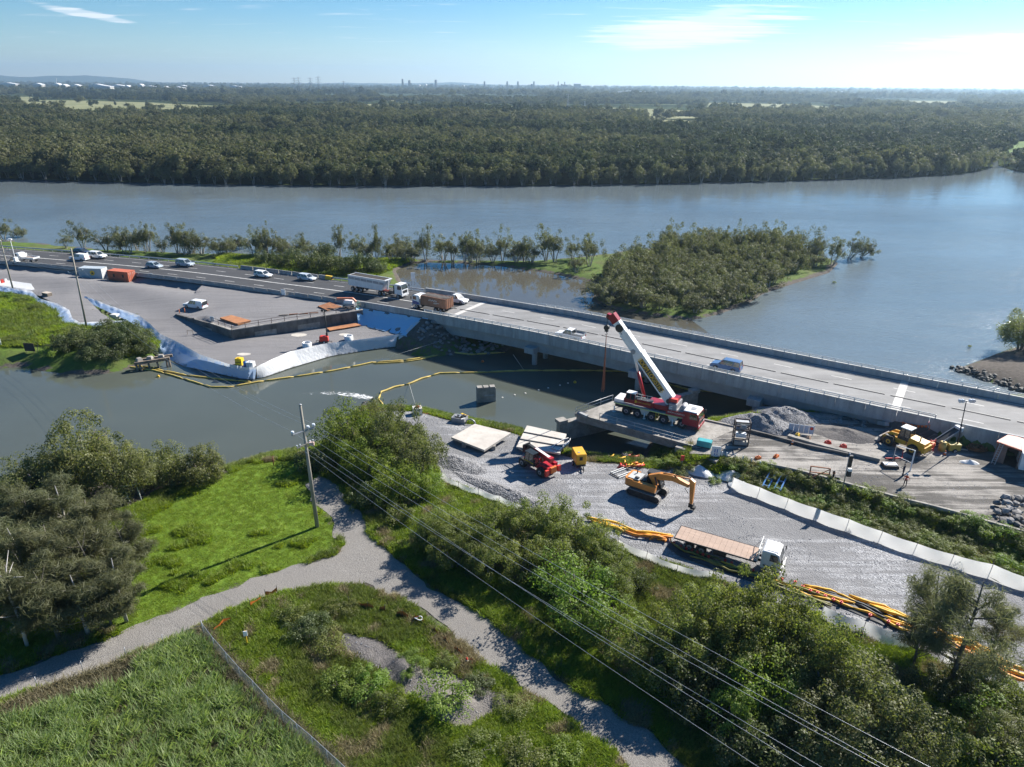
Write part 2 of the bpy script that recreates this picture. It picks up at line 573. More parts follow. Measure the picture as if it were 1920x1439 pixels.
OLDROAD = GL([(1292, 851), (1341, 853), (1440, 872), (1527, 892), (1580, 907), (1690, 937), (1790, 962), (1850, 980), (1920, 1000), (2100, 1055)], 3.8) + [(130, 30), (130, 70)] + [RP(S(75), -0.6).to_2d()[:], RP(S(62), -0.6).to_2d()[:], RP(S(52), 0).to_2d()[:]] + GL([(1560, 775), (1480, 772), (1430, 774), (1390, 782), (1330, 790), (1315, 800)], 3.8)
ABUT = [(330, 589, 2.9), (395, 607, 4.05), (434, 620, 4.15), (557, 601, 4.35), (680, 582, 4.6)]
ABUT_XY = [G(*p).to_2d()[:] for p in ABUT]
U_POLY = ABUT_XY + [RP(S(-34), 0.5).to_2d()[:], RP(S(-48), 0.5).to_2d()[:], RP(S(-62), 0.5).to_2d()[:], RP(S(-74), 0.5).to_2d()[:]]
YARD = GL([(704, 772), (730, 765), (790, 770), (850, 787), (930, 802), (985, 814), (1040, 846), (1110, 862), (1190, 872), (1250, 880), (1330, 890), (1400, 918), (1480, 945), (1600, 985), (1700, 1010), (1780, 1045), (1920, 1090), (2150, 1165), (2150, 1380), (1920, 1300), (1800, 1262), (1700, 1208), (1600, 1180), (1540, 1152), (1400, 1112), (1330, 1082), (1220, 1047), (1160, 1024), (1100, 1000), (1000, 964), (920, 932), (832, 897), (812, 860), (800, 830), (770, 797), (725, 785)], 2.2)
TRACK = GL([(-150, 1310), (0, 1262), (100, 1228), (230, 1185), (350, 1132), (470, 1086), (560, 1058), (618, 1042), (640, 1020), (634, 996), (618, 975), (590, 940), (570, 905), (600, 885), (640, 925), (682, 962), (700, 1000), (738, 1038), (790, 1076), (842, 1114), (922, 1164), (985, 1214), (1075, 1284), (1155, 1334), (1235, 1390), (1350, 1485), (1200, 1500), (1150, 1425), (1080, 1360), (1020, 1318), (975, 1290), (930, 1262), (880, 1222), (835, 1183), (790, 1150), (735, 1118), (680, 1100), (610, 1100), (540, 1111), (480, 1130), (420, 1158), (350, 1190), (250, 1226), (100, 1286), (0, 1322), (-150, 1375)], 2.2)
MOUND = GL([(620, 1175), (665, 1168), (720, 1185), (770, 1215), (830, 1238), (890, 1262), (950, 1285), (985, 1318), (940, 1345), (890, 1375), (835, 1380), (790, 1340), (735, 1295), (680, 1262), (640, 1245), (605, 1215)], 2.4)
MUD_L = GL([(0, 918), (150, 910), (300, 898), (420, 885), (450, 890), (380, 912), (300, 935), (255, 965), (220, 975), (150, 950), (60, 960)], 1.2)
_xbank = G(268, 660, 0.5).x
def sm(t):
 t = np.clip(t, 0, 1)
 return t * t * (3 - 2 * t)
_corrL = [RP(s_, -0.4).to_2d()[:] for s_ in np.linspace(0, S_AB0, 30)] + [RP(s_, ROADW + 0.5).to_2d()[:] for s_ in np.linspace(S_AB0, 0, 30)]
_corrR = [RP(s_, -0.2).to_2d()[:] for s_ in np.linspace(S_AB1, S_END, 16)] + [RP(s_, ROADW + 0.5).to_2d()[:] for s_ in np.linspace(S_END, S_AB1, 16)]
def road_d(x, y):
 """Rough distance to the near edge of the road (positive towards the camera)."""
 tx, ty = near_t(x)
 return (near_y(x) - y) * tx
def zr_at(x, y):
 """Road level at a point beside or on the road."""
 tx, ty = near_t(x)
 return zr_np(x + ty * ((y - near_y(x)) * tx))
def zland(x, y, fill=True):
 x, y = np.asarray(x, float), np.asarray(y, float)
 n1 = fbm(x * 0.09, y * 0.09, 4) - 0.5
 n2 = fbm(x * 0.45 + 9, y * 0.45, 3) - 0.5
 def bank(d, lev, wdt):
  return np.where(d < 0, np.maximum(-1.6, d * 0.5), lev * (1 - np.exp(-np.maximum(d, 0) / wdt)))
 z = bank(sdf(x, y, FORE), 2.15 + n1 * 0.5, 2.2)
 z = np.maximum(z, bank(sdf(x, y, FARR), 1.6, 3.0))
 d = sdf(x, y, PLAT)
 rd = road_d(x, y)
 bare_bank = (rd > 5) & (x > _xbank) & (d < 1)
 z = np.maximum(z, np.where(bare_bank, -0.6, bank(sdf(x, y, LEFT), 0.55 + n1 * 0.4, 1.2)))
 # left platform and its bank
 zp = 2.1 + (zr_at(x, y) - 0.12 - 2.1) * sm(1 - (rd - 2) / 34.0) * sm((-44 - x) / 22.0) * sm((d - .5) / 10.0)
 z = np.maximum(z, zp + np.minimum(d, 0) * 3.0)
 z = np.maximum(z, 2.0 + n1 * 0.6 + np.minimum(sdf(x, y, GRASSL), 0) * 0.45)
 # fill held by the old abutment wall
 du = sdf(x, y, U_POLY)
 cx = [p[0] for p in ABUT_XY] + [p[0] for p in U_POLY[5:]]
 cy = [p[1] for p in ABUT_XY] + [p[1] for p in U_POLY[5:]]
 cz = [p[2] for p in ABUT] + [float(zr_np(p[0])) - 0.12 for p in U_POLY[5:]]
 num, den = 0, 0
 for a, b, c in zip(cx, cy, cz):
  w = 1 / (((x - a) ** 2 + (y - b) ** 2) ** 1.5 + 0.5)
  num, den = num + w * c, den + w
 # rises from the platform on the side away from the wall
 if fill:
  z = np.where(du > 0, np.maximum(z, num / den), z)
 # old road fill on the right, its batter falling to the yard
 z = np.maximum(z, 3.8 + n2 * 0.12 + np.minimum(sdf(x, y, OLDROAD), 0) * 0.55)
 # road embankments
 z = np.maximum(z, zr_at(x, y) - 0.2 + np.minimum(sdf(x, y, _corrL), 0) * 0.62)
 z = np.maximum(z, zr_at(x, y) - 0.3 + np.minimum(sdf(x, y, _corrR), 0) * 5.0)
 # soil mound in the foreground field, rough ground
 z = z + sm(sdf(x, y, MOUND) / 3.0) * (0.8 + 2.4 * n2 + 0.6 * n1)
 return z + np.where(z > 1.2, n2 * 0.10, 0)
_lx, _ly = np.arange(-165, 100.5, 1.0), np.arange(28, 240.5, 1.0)
_lz = zland(*[q.ravel() for q in np.meshgrid(_lx, _ly)]).reshape(len(_ly), len(_lx))
def zl(x, y):
 i, j = x + 165.0, y - 28.0
 if 0 <= i < len(_lx) - 1.01 and 0 <= j < len(_ly) - 1.01:
  a, b = int(i), int(j)
  f, g = i - a, j - b
  q = _lz[b:b + 2, a:a + 2]
  return float((q[0, 0] * (1 - f) + q[0, 1] * f) * (1 - g) + (q[1, 0] * (1 - f) + q[1, 1] * f) * g)
 return float(zland(np.array([x]), np.array([y]))[0])
def GZ(px, py, dz=0.0):
 """Point of the ground seen at px,py."""
 z = 2.2
 for _ in range(14):
  p = G(px, py, z)
  z = 0.5 * z + 0.5 * zl(p.x, p.y)
 p = G(px, py, z)
 p.z += dz
 return p
# ------------------------------------------------------------------ ground colours
def ground_mat():
 m, nt, out = _nt('ground_soil_and_grass')
 pos = nd(nt, 'ShaderNodeNewGeometry').outputs['Position']
 a = noise_tex(nt, pos, 0.09, 6, 0.6)
 b = noise_tex(nt, pos, 0.9, 8, 0.7)
 c = ramp(nt, a, [(0.36, (0.065, 0.105, 0.020)), (0.5, (0.085, 0.135, 0.025)), (0.64, (0.115, 0.135, 0.042))])
 c = mix(nt, mrange(nt, b, 0.42, 0.7, 0, 0.75), c, (0.05, 0.052, 0.022))
 lw = nd(nt, 'ShaderNodeAttribute', attribute_name='lawn')
 lc = ramp(nt, noise_tex(nt, pos, 0.5, 8, 0.72), [(0.3, (0.075, 0.125, 0.016)), (0.5, (0.125, 0.200, 0.022)), (0.7, (0.185, 0.240, 0.045))])
 c = mix(nt, lw.outputs['Fac'], c, lc)
 at = nd(nt, 'ShaderNodeAttribute', attribute_name='bare')
 soil = ramp(nt, noise_tex(nt, pos, 1.6, 8, 0.7), [(0.3, (0.06, 0.050, 0.042)), (0.7, (0.14, 0.122, 0.105))])
 ad = nd(nt, 'ShaderNodeMath', operation='ADD')
 nt.links.new(at.outputs['Fac'], ad.inputs[0])
 nt.links.new(mrange(nt, b, 0.2, 0.8, -0.35, 0.35, False), ad.inputs[1])
 c = mix(nt, mrange(nt, ad.outputs[0], 0.4, 0.62), c, soil)
 c = mix(nt, mrange(nt, ad.outputs[0], 0.95, 1.2, 0, 0.7), c, (0.055, 0.048, 0.038))
 p = nd(nt, 'ShaderNodeBsdfPrincipled')
 nt.links.new(c, p.inputs['Base Color'])
 p.inputs['Roughness'].default_value = 0.95
 p.inputs['Specular IOR Level'].default_value = 0.15
 bn = nd(nt, 'ShaderNodeBump')
 bn.inputs['Strength'].default_value = 0.9
 bn.inputs['Distance'].default_value = 0.12
 nt.links.new(noise_tex(nt, pos, 3.0, 8, 0.75), bn.inputs['Height'])
 nt.links.new(bn.outputs[0], p.inputs['Normal'])
 nt.links.new(p.outputs[0], out.inputs[0])
 return m
def gravel_mat(name, c_lo, c_hi, c_big, big=0.05, fine=9.0, bump=0.10, tracks=None, wet=None):
 """Crushed stone or hardstand: stones as cells, broad stains, wheel tracks running one way."""
 m, nt, out = _nt(name)
 pos = nd(nt, 'ShaderNodeNewGeometry').outputs['Position']
 vo = nd(nt, 'ShaderNodeTexVoronoi')
 vo.inputs['Scale'].default_value = fine
 nt.links.new(pos, vo.inputs['Vector'])
 sep = nd(nt, 'ShaderNodeSeparateColor')
 nt.links.new(vo.outputs['Color'], sep.inputs[0])
 c = ramp(nt, sep.outputs[0], [(0.0, c_lo), (1.0, c_hi)])
 g = noise_tex(nt, pos, big, 7, 0.62)
 c = mix(nt, mrange(nt, g, 0.38, 0.66), c, c_big)
 if tracks is not None:
  mp = nd(nt, 'ShaderNodeMapping')
  mp.inputs['Rotation'].default_value = (0, 0, -tracks)
  mp.inputs['Scale'].default_value = (0.06, 1.4, 0.2)
  nt.links.new(pos, mp.inputs[0])
  tn = nd(nt, 'ShaderNodeTexNoise')
  tn.inputs['Scale'].default_value = 1.0
  tn.inputs['Detail'].default_value = 7
  tn.inputs['Roughness'].default_value = 0.65
  tn.inputs['Distortion'].default_value = 0.7
  nt.links.new(mp.outputs[0], tn.inputs['Vector'])
  c = mix(nt, mrange(nt, tn.outputs[0], 0.35, 0.7, 0, 0.55 if wet and big > .08 else 0.28), c, tuple(x * 1.45 for x in c_big))
  c = mix(nt, mrange(nt, tn.outputs[0], 0.5, 0.3, 0, 0.45 if wet and big > .08 else 0.22), c, tuple(x * 0.45 for x in c_lo))
  if wet:
   w1 = noise_tex(nt, mp.outputs[0], 0.9, 8, 0.72)
   w2 = noise_tex(nt, pos, 0.11, 5, 0.6)
   wm = nd(nt, 'ShaderNodeMath', operation='ADD')
   nt.links.new(w1, wm.inputs[0])
   nt.links.new(w2, wm.inputs[1])
   c = mix(nt, mrange(nt, wm.outputs[0], .88, 1.06, 0, 0.85), c, wet)
 p = nd(nt, 'ShaderNodeBsdfPrincipled')
 nt.links.new(c, p.inputs['Base Color'])
 p.inputs['Roughness'].default_value = 0.9
 p.inputs['Specular IOR Level'].default_value = 0.25
 b1 = nd(nt, 'ShaderNodeBump')
 b1.inputs['Strength'].default_value = 1.0
 b1.inputs['Distance'].default_value = bump
 nt.links.new(vo.outputs['Distance'], b1.inputs['Height'])
 b2 = nd(nt, 'ShaderNodeBump')
 b2.inputs['Strength'].default_value = 0.8
 b2.inputs['Distance'].default_value = bump * 2.4
 nt.links.new(noise_tex(nt, pos, 0.8, 8, 0.7), b2.inputs['Height'])
 nt.links.new(b1.outputs[0], b2.inputs['Normal'])
 nt.links.new(b2.outputs[0], p.inputs['Normal'])
 nt.links.new(p.outputs[0], out.inputs[0])
 return m
def water_mat(name, body, wave, scale, rough, stretch=(1, 1, 1), gust=0.0, calm=None):
 m, nt, out = _nt(name)
 pos = nd(nt, 'ShaderNodeNewGeometry').outputs['Position']
 p = nd(nt, 'ShaderNodeBsdfPrincipled')
 c2 = tuple(x * 1.25 for x in body)
 nt.links.new(ramp(nt, noise_tex(nt, pos, 0.02, 5, 0.6), [(0.35, body), (0.65, c2)]), p.inputs['Base Color'])
 p.inputs['Roughness'].default_value = rough
 p.inputs['IOR'].default_value = 1.333
 p.inputs['Specular IOR Level'].default_value = 0.5
 n1 = noise_tex(nt, pos, scale, 5, 0.62, stretch)
 n2 = noise_tex(nt, pos, scale * 0.13, 4, 0.6, stretch)
 b1 = nd(nt, 'ShaderNodeBump')
 b1.inputs['Distance'].default_value = wave
 b1.inputs['Strength'].default_value = 1.0
 if calm:
  sp_ = nd(nt, 'ShaderNodeSeparateXYZ')
  nt.links.new(pos, sp_.inputs[0])
  mu = nd(nt, 'ShaderNodeMath', operation='MULTIPLY')
  nt.links.new(mrange(nt, sp_.outputs[1], calm[0], calm[1], 1.0, 0.1), mu.inputs[0])
  nt.links.new(mrange(nt, noise_tex(nt, pos, 0.012, 5, 0.65, (0.6, 2.4, 1)), 0.35, 0.62, 1 - gust, 1.0), mu.inputs[1])
  nt.links.new(mu.outputs[0], b1.inputs['Strength'])
 elif gust:
  nt.links.new(mrange(nt, noise_tex(nt, pos, 0.012, 5, 0.65, (0.6, 2.4, 1)), 0.35, 0.62, 1 - gust, 1.0), b1.inputs['Strength'])
 nt.links.new(n1, b1.inputs['Height'])
 b2 = nd(nt, 'ShaderNodeBump')
 b2.inputs['Distance'].default_value = wave * (2.2 if not calm else 1.2)
 nt.links.new(n2, b2.inputs['Height'])
 nt.links.new(b1.outputs[0], b2.inputs['Normal'])
 nt.links.new(b2.outputs[0], p.inputs['Normal'])
 nt.links.new(p.outputs[0], out.inputs[0])
 return m
# ------------------------------------------------------------------ near ground as one sheet
def grid_axis(*segs):
 out = []
 for a, b, st in segs:
  out.append(np.arange(a, b, st))
 return np.concatenate(out)
gx = grid_axis((-330, -160, 6), (-160, -70, 1.8), (-70, 95, 0.75), (95, 260, 5))
gy = grid_axis((22, 112, 0.75), (112, 215, 1.6), (215, 330, 5))
GX, GY = np.meshgrid(gx, gy)
fx, fy = GX.ravel(), GY.ravel()
fz = zland(fx, fy, False)
PATCHES = [YARD, TRACK, MOUND, OLDROAD, PLAT, U_POLY]
cut = np.zeros(len(fx))
for poly_ in PATCHES:
 cut = np.maximum(cut, sm((sdf(fx, fy, poly_) - 0.9) / 0.8))
bare = np.zeros(len(fx))
bare = np.maximum(bare, sm(1 - np.abs(fz - 0.1) / 0.55))
for poly_ in (MUD_L,):
 bare = np.maximum(bare, sm(sdf(fx, fy, poly_) / 1.5 + 0.5))
bare = np.maximum(bare, 0.75 * sm(sdf(fx, fy, FARR) / 3 + 0.4))
bare = np.maximum(bare, 0.62 * sm(1 + sdf(fx, fy, YARD) / 3.0))
bare = np.maximum(bare, 0.9 * sm(1 + sdf(fx, fy, _corrL) / np.where(fx > -30, 14.0, 4.0)))
bare = np.maximum(bare, 0.55 * sm(1 + sdf(fx, fy, PLAT) / 3.0))
bare = np.maximum(bare, 0.5 * sm(1 + sdf(fx, fy, TRACK) / 1.2))
LAWN = GL([(235, 1000), (330, 925), (470, 870), (600, 850), (640, 960), (650, 1030), (560, 1060), (400, 1120), (240, 1190), (200, 1130)], 2.2)
lawn_w = np.maximum(sm(sdf(fx, fy, LAWN) / 3 + .5), .6 * sm(sdf(fx, fy, GRASSL) / 3 + .5))
lawn_w = np.maximum(lawn_w, .8 * sm(sdf(fx, fy, GL([(420, 480), (760, 488), (770, 496), (690, 520), (420, 505)])) / 3 + .6))
_dp = sdf(fx, fy, PLAT)
sunk = np.where((_dp > -5) & (_dp < 5) & (fx > _xbank - 6) & (road_d(fx, fy) > 7), 2.6 * sm((5 - np.abs(_dp)) / 2), 0)
V = np.stack([fx, fy, fz - cut * 0.25 - sunk], 1)
nx_, ny_ = len(gx), len(gy)
ii = (np.arange(ny_ - 1)[:, None] * nx_ + np.arange(nx_ - 1)[None]).ravel()
Q = np.stack([ii, ii + 1, ii + nx_ + 1, ii + nx_], 1)
keep = fz[Q].max(1) > -1.0
M_GROUND = ground_mat()
ground = link('ground', np_mesh('ground', V, Q[keep], {'bare': bare, 'lawn': lawn_w}, True), M_GROUND)
tag(ground, kind='structure')
def patch(name, poly, step, dz, m, jit=0.5, zf=None, kind='structure', seed=1.0):
 """A sheet of another surface laid on the ground inside poly, its edge uneven."""
 p = [Vector(q) for q in poly]
 edge = []
 for i, a in enumerate(p):
  b = p[(i + 1) % len(p)]
  k = max(1, int((b - a).length / (step * 0.8)))
  edge += [a.lerp(b, t / k) for t in range(k)]
 e = np.array([q[:] for q in edge])
 e = e + jit * 2 * np.stack([fbm(e[:, 0] * 0.35 + seed, e[:, 1] * 0.35, 4) - 0.5, fbm(e[:, 0] * 0.35, e[:, 1] * 0.35 + 7 + seed, 4) - 0.5], 1)
 lo, hi = e.min(0), e.max(0)
 ax, ay = np.meshgrid(np.arange(lo[0], hi[0], step), np.arange(lo[1], hi[1], step))
 ax, ay = ax.ravel() + rng.uniform(-.25, .25, ax.size) * step, ay.ravel() + rng.uniform(-.25, .25, ax.size) * step
 k = sdf(ax, ay, e) > step * 0.45
 pts = [Vector(q) for q in e] + [Vector(q) for q in np.stack([ax[k], ay[k]], 1)]
 n = len(e)
 vs_, _, fs, *_r = geometry.delaunay_2d_cdt(pts, [], [list(range(n))], 1, 1e-4)
 v = np.array([q[:] for q in vs_])
 z = (zf or zland)(v[:, 0], v[:, 1]) + dz
 me = np_mesh(name, np.column_stack([v, z]), np.array([f for f in fs if len(f) == 3]), None, True)
 me.flip_normals() if me.polygons[0].normal.z < 0 else None
 o = link(name, me, m)
 return tag(o, kind=kind)
RDIR = RH(S(30))
M_YARD = gravel_mat('crushed_blue_stone', (0.12, 0.122, 0.128), (0.40, 0.40, 0.41), (0.30, 0.296, 0.298), 0.06, 7.5, 0.07, tracks=R(-22), wet=(0.17, 0.168, 0.17))
M_PLAT = gravel_mat('compacted_roadbase', (0.14, 0.135, 0.135), (0.23, 0.222, 0.222), (0.18, 0.172, 0.172), 0.05, 14.0, 0.03, tracks=R(-30))
M_TRACK = gravel_mat('track_gravel', (0.15, 0.14, 0.13), (0.26, 0.245, 0.225), (0.20, 0.185, 0.168), 0.12, 14.0, 0.03)
M_SOIL = gravel_mat('dark_spoil', (0.05, 0.047, 0.05), (0.15, 0.14, 0.138), (0.21, 0.19, 0.172), 0.16, 13.0, 0.07)
M_OLDR = gravel_mat('muddy_old_road', (0.18, 0.168, 0.152), (0.33, 0.305, 0.275), (0.28, 0.26, 0.235), 0.09, 10.0, 0.04, tracks=R(-26), wet=(0.06, 0.055, 0.05))
patch('gravel_yard', YARD, 1.1, 0.03, M_YARD, 0.7)
patch('gravel_platform', PLAT, 1.7, 0.03, M_PLAT, 0.15, lambda x, y: zland(x, y, False))
patch('abutment_fill', U_POLY, 1.4, 0.05, M_PLAT, 0.02)
patch('dirt_track', TRACK, 0.9, 0.035, M_TRACK, 1.1)
patch('spoil_mound', MOUND, 0.7, 0.05, M_SOIL, 0.9)
patch('old_road', OLDROAD, 1.2, 0.04, M_OLDR, 0.12)
# ------------------------------------------------------------------ water
_mid = [RP(s_, ROADW * 0.97).to_2d()[:] for s_ in np.linspace(0, S_END, 40)]
M_CREEK = water_mat('creek_water', (0.068, 0.077, 0.064), 0.010, 1.3, 0.06, gust=0.5)
M_RIVER = water_mat('river_water', (0.105, 0.128, 0.138), 0.17, 0.85, 0.14, (0.75, 1.5, 1), gust=0.35, calm=(285, 345))
M_POND = water_mat('pond_water', (0.075, 0.07, 0.055), 0.003, 1.0, 0.03)
def flat(name, poly, z, m, kind='structure'):
 me = bpy.data.meshes.new(name)
 me.from_pydata([(x, y, z) for x, y in poly], [], [tuple(range(len(poly)))])
 if me.polygons[0].normal.z < 0:
  me.flip_normals()
 return tag(link(name, me, m), kind=kind)
flat('creek', [(-700, 60), (-700, 150)] + _mid + [(300, 60), (300, 10), (-300, 10)], 0.0, M_CREEK)
flat('river', [(-6000, 300), (-700, 150)] + _mid + [(300, 60), (6000, 200), (6000, 900), (-6000, 900)], 0.0, M_RIVER)
POND = GL([(690, 498), (800, 485), (1000, 496), (1125, 518), (1135, 558), (1235, 584), (1290, 596), (1345, 636), (1180, 612), (900, 572), (700, 530)], 0.02)
flat('tidal_pond', POND, 0.02, M_POND)
# ------------------------------------------------------------------ far bank, fields, forest, industry, hills, haze
def far_mat():
 m, nt, out = _nt('far_woodland_floor')
 pos = nd(nt, 'ShaderNodeNewGeometry').outputs['Position']
 a = noise_tex(nt, pos, 0.004, 8, 0.62, (0.5, 1.4, 1))
 b = noise_tex(nt, pos, 0.05, 6, 0.7)
 c = ramp(nt, a, [(0.35, (0.035, 0.048, 0.020)), (0.55, (0.06, 0.075, 0.03)), (0.68, (0.14, 0.15, 0.065))])
 c = mix(nt, mrange(nt, b, 0.4, 0.7, 0, 0.6), c, (0.022, 0.030, 0.014))
 p = nd(nt, 'ShaderNodeBsdfPrincipled')
 nt.links.new(c, p.inputs['Base Color'])
 p.inputs['Roughness'].default_value = 1.0
 p.inputs['Specular IOR Level'].default_value = 0.0
 nt.links.new(p.outputs[0], out.inputs[0])
 return m
SH1 = GL(FARL_SHORE)
SH2 = GL(FARR_SHORE)
far_poly = [(-13000, 300)] + SH1 + [G(1858, 300).to_2d()[:], G(1872, 301).to_2d()[:]] + SH2 + [(13000, 420), (13000, 14500), (-13000, 14500)]
M_FAR = far_mat()
flat('far_shore', far_poly, 0.35, M_FAR)
M_FIELD = mat('pasture', (0.26, 0.25, 0.13), (0.16, 0.17, 0.075), 0.012, 0.95, stretch=(0.4, 1.5, 1), spec=0.1)
M_LUSH = mat('wet_grass', (0.11, 0.17, 0.04), (0.07, 0.12, 0.03), 0.03, 0.95, spec=0.1)
FIELDS = []
for k, (pp, mm) in enumerate([
 ([(30, 188), (150, 189), (300, 193), (455, 202), (500, 208), (420, 218), (250, 224), (120, 224), (60, 214)], M_FIELD),
 ([(840, 199), (1050, 200), (1200, 204), (1330, 209), (1320, 222), (1200, 224), (1000, 219), (850, 212)], M_FIELD),
 ([(1330, 193), (1500, 196), (1600, 204), (1590, 216), (1450, 218), (1320, 213)], M_FIELD),
 ([(1215, 224), (1300, 226), (1335, 252), (1220, 254)], M_FIELD),
 ([(520, 195), (760, 196), (860, 198), (850, 210), (560, 208)], M_FIELD),
 ([(700, 182), (1000, 183), (1020, 190), (720, 190)], M_FIELD),
 ([(1600, 188), (1800, 190), (1790, 199), (1620, 198)], M_FIELD),
 ([(-60, 181), (60, 182), (70, 190), (-60, 190)], M_FIELD),
 ([(1885, 268), (1960, 264), (2050, 280), (2000, 305), (1898, 303)], M_LUSH),
 ([(960, 262), (990, 260), (995, 267), (965, 268)], M_LUSH)]):
 q = GL(pp, 0.8)
 FIELDS.append(q)
 flat('field', q, 0.8 + 0.05 * k, mm)
def leaf_quads(cen, rad, n_per, leaf, seed, up=0.5, flat_=1.0, hang=0.0, thin=0.55, shell=0.55):
 """Leaf-sized faces round each centre; returns V, F, tint."""
 g = np.random.default_rng(seed)
 cen, rad = np.asarray(cen, float), np.asarray(rad, float)
 k = len(cen)
 n = k * n_per
 ci = np.repeat(np.arange(k), n_per)
 d = g.normal(size=(n, 3))
 d[:, 2] = d[:, 2] + up * 0.8
 d /= np.linalg.norm(d, axis=1)[:, None] + 1e-9
 r = rad[ci] * (shell + (1.12 - shell) * g.random(n) ** 0.6)
 pos = cen[ci] + d * r[:, None] * np.array([1, 1, flat_])
 nrm = d * 1.0 + g.normal(size=(n, 3)) * 0.45
 nrm[:, 2] += up * 0.4
 nrm /= np.linalg.norm(nrm, axis=1)[:, None] + 1e-9
 t = np.cross(nrm, g.normal(size=(n, 3)))
 if hang:
  t = t * (1 - hang) + np.array([0, 0, -hang * 1.5])
 t /= np.linalg.norm(t, axis=1)[:, None] + 1e-9
 b = np.cross(nrm, t)
 b /= np.linalg.norm(b, axis=1)[:, None] + 1e-9
 s = leaf * (0.6 + 0.8 * g.random(n))
 t, b = t * s[:, None] * 0.5, b * (s * thin)[:, None] * 0.5
 V = np.stack([pos - t, pos + b - t * 0.1, pos + t, pos - b - t * 0.1], 1).reshape(-1, 3)
 F = np.arange(n * 4).reshape(-1, 4)
 ct = g.random(k)
 tint = np.clip(ct[ci] * 0.65 + 0.35 * g.random(n), 0, 1)
 return V, F, np.repeat(tint, 4)
def crown_mesh(name, seed, rx, rz, ncl, clr, n_per, leaf, zc=0.0, fill=0.25, lop=0.3, low=0.35, **kw):
 """Clumps of leaves spread over a lopsided dome."""
 g = np.random.default_rng(seed)
 d = g.normal(size=(ncl, 3))
 d[:, 2] = np.abs(d[:, 2]) * 1.0 - low
 d /= np.linalg.norm(d, axis=1)[:, None]
 r = np.where(g.random(ncl) < fill, 0.35 + 0.4 * g.random(ncl), 0.8 + 0.25 * g.random(ncl))
 az = np.arctan2(d[:, 1], d[:, 0])
 r = r * (1 + lop * (np.sin(az * 2 + g.random() * 6) * 0.5 + np.sin(az * 3 + g.random() * 6) * 0.5))
 c = d * r[:, None] * np.array([rx, rx, rz])
 c[:, 2] += zc
 rr = clr * (0.65 + 0.7 * g.random(ncl))
 V, F, T = leaf_quads(c, rr, n_per, leaf, seed + 1, **kw)
 return np_mesh(name, V, F, {'tint': T}), c
M_WOOD = mat('bark_grey', (0.17, 0.15, 0.125), (0.09, 0.08, 0.068), 3.0, 0.9, bump=0.4, bs=12)
M_PALE = mat('bark_pale', (0.42, 0.40, 0.37), (0.26, 0.24, 0.21), 3.0, 0.85, bump=0.3, bs=10)
M_MANG = leafmat('mangrove_leaves', (0.075, 0.084, 0.040), (0.160, 0.165, 0.085), 0.4, 0.2, 0.0, hue=0.008)
M_FOREST = leafmat('far_forest_leaves', (0.062, 0.070, 0.036), (0.110, 0.114, 0.064), 0.32, 0.3, -0.07, hue=0.014)
M_FORESTS = [M_FOREST, leafmat('olive_forest_leaves', (0.088, 0.092, 0.050), (0.142, 0.142, 0.084), 0.32, 0.25, -0.07), leafmat('dark_forest_leaves', (0.040, 0.052, 0.026), (0.070, 0.082, 0.044), 0.28, 0.25, -0.07)]
# the wood beyond the river reads as one mass: clumped crowns, one object
wood_crowns = []
for k in range(6):
 me, _ = crown_mesh('far_crown', 50 + k, 3.6, 3.4, 26, 1.35, 34, 0.95, zc=6.4 + 0.5 * (k % 3), fill=0.2)
 me.materials.append(M_FORESTS[k % 3])
 wood_crowns.append(me)
for k in range(3):      # slender she-oaks and paperbarks in the farther rows
 me, _ = crown_mesh('far_crown', 80 + k, 2.1, 4.4, 20, 1.1, 30, 0.85, zc=6.0, fill=0.3)
 me.materials.append(M_FORESTS[2])
 wood_crowns.append(me)
shore_all = np.array(SH1 + SH2)
def in_far(x, y):
 return sdf(x, y, far_poly)
pts, scl, idx = [], [], []
far_in_field = lambda x, y: np.max([sdf(x, y, f) for f in FIELDS], axis=0)
def belt(y0, y1, cell, s0, s1, kinds, dens=1.0, gap=None):
 w = 0.78
 nx = int(2 * w * y1 / cell)
 ny = int((y1 - y0) / cell)
 ax, ay = np.meshgrid(np.arange(nx), np.arange(ny))
 ay = y0 + (ay.ravel() + rng.random(ax.size)) * cell
 ax = (ax.ravel() + rng.random(ax.size) - nx / 2) * cell
 ok = (np.abs(ax) < w * ay + 60) & (in_far(ax, ay) > 7.0) & ((far_in_field(ax, ay) < -4) | (rng.random(ax.size) < .02)) & (rng.random(ax.size) < dens)
 if gap is not None:
  ok &= fbm(ax * gap[0] + 3, ay * gap[0] * gap[2], 4) > gap[1]
 ax, ay = ax[ok], ay[ok]
 hv = 0.75 + 0.55 * fbm(ax * 0.012, ay * 0.012, 3)
 s = (s0 + (s1 - s0) * rng.random(len(ax))) * hv
 pts.append(np.stack([ax, ay, np.full(len(ax), 0.1)], 1))
 scl.append(np.stack([s, s, s * (0.75 + 0.35 * rng.random(len(ax)))], 1))
 kk_ = np.array(kinds)
 tone = fbm(ax * .0035 + 11, ay * .012, 4) + (rng.random(len(ax)) - .5) * .14
 bandk = np.where(tone > .53, 1, np.where(tone < .455, 2, 0))
 pickk = np.where(bandk == 0, rng.choice([0, 3], len(ax)), np.where(bandk == 1, rng.choice([1, 4], len(ax)), rng.choice([2, 5, 6, 7, 8] if max(kinds) > 5 else [2, 5], len(ax))))
 idx.append(pickk)
belt(330, 640, 5.2, 0.85, 1.4, [0, 1, 2, 3, 4, 5])
belt(640, 1150, 7.0, 0.95, 1.6, [0, 1, 2, 3, 4, 5, 6], gap=(0.006, 0.40, 2.6))
belt(1150, 2400, 11.0, 1.0, 1.7, [0, 1, 2, 6, 7, 8], gap=(0.0035, 0.455, 3.4))
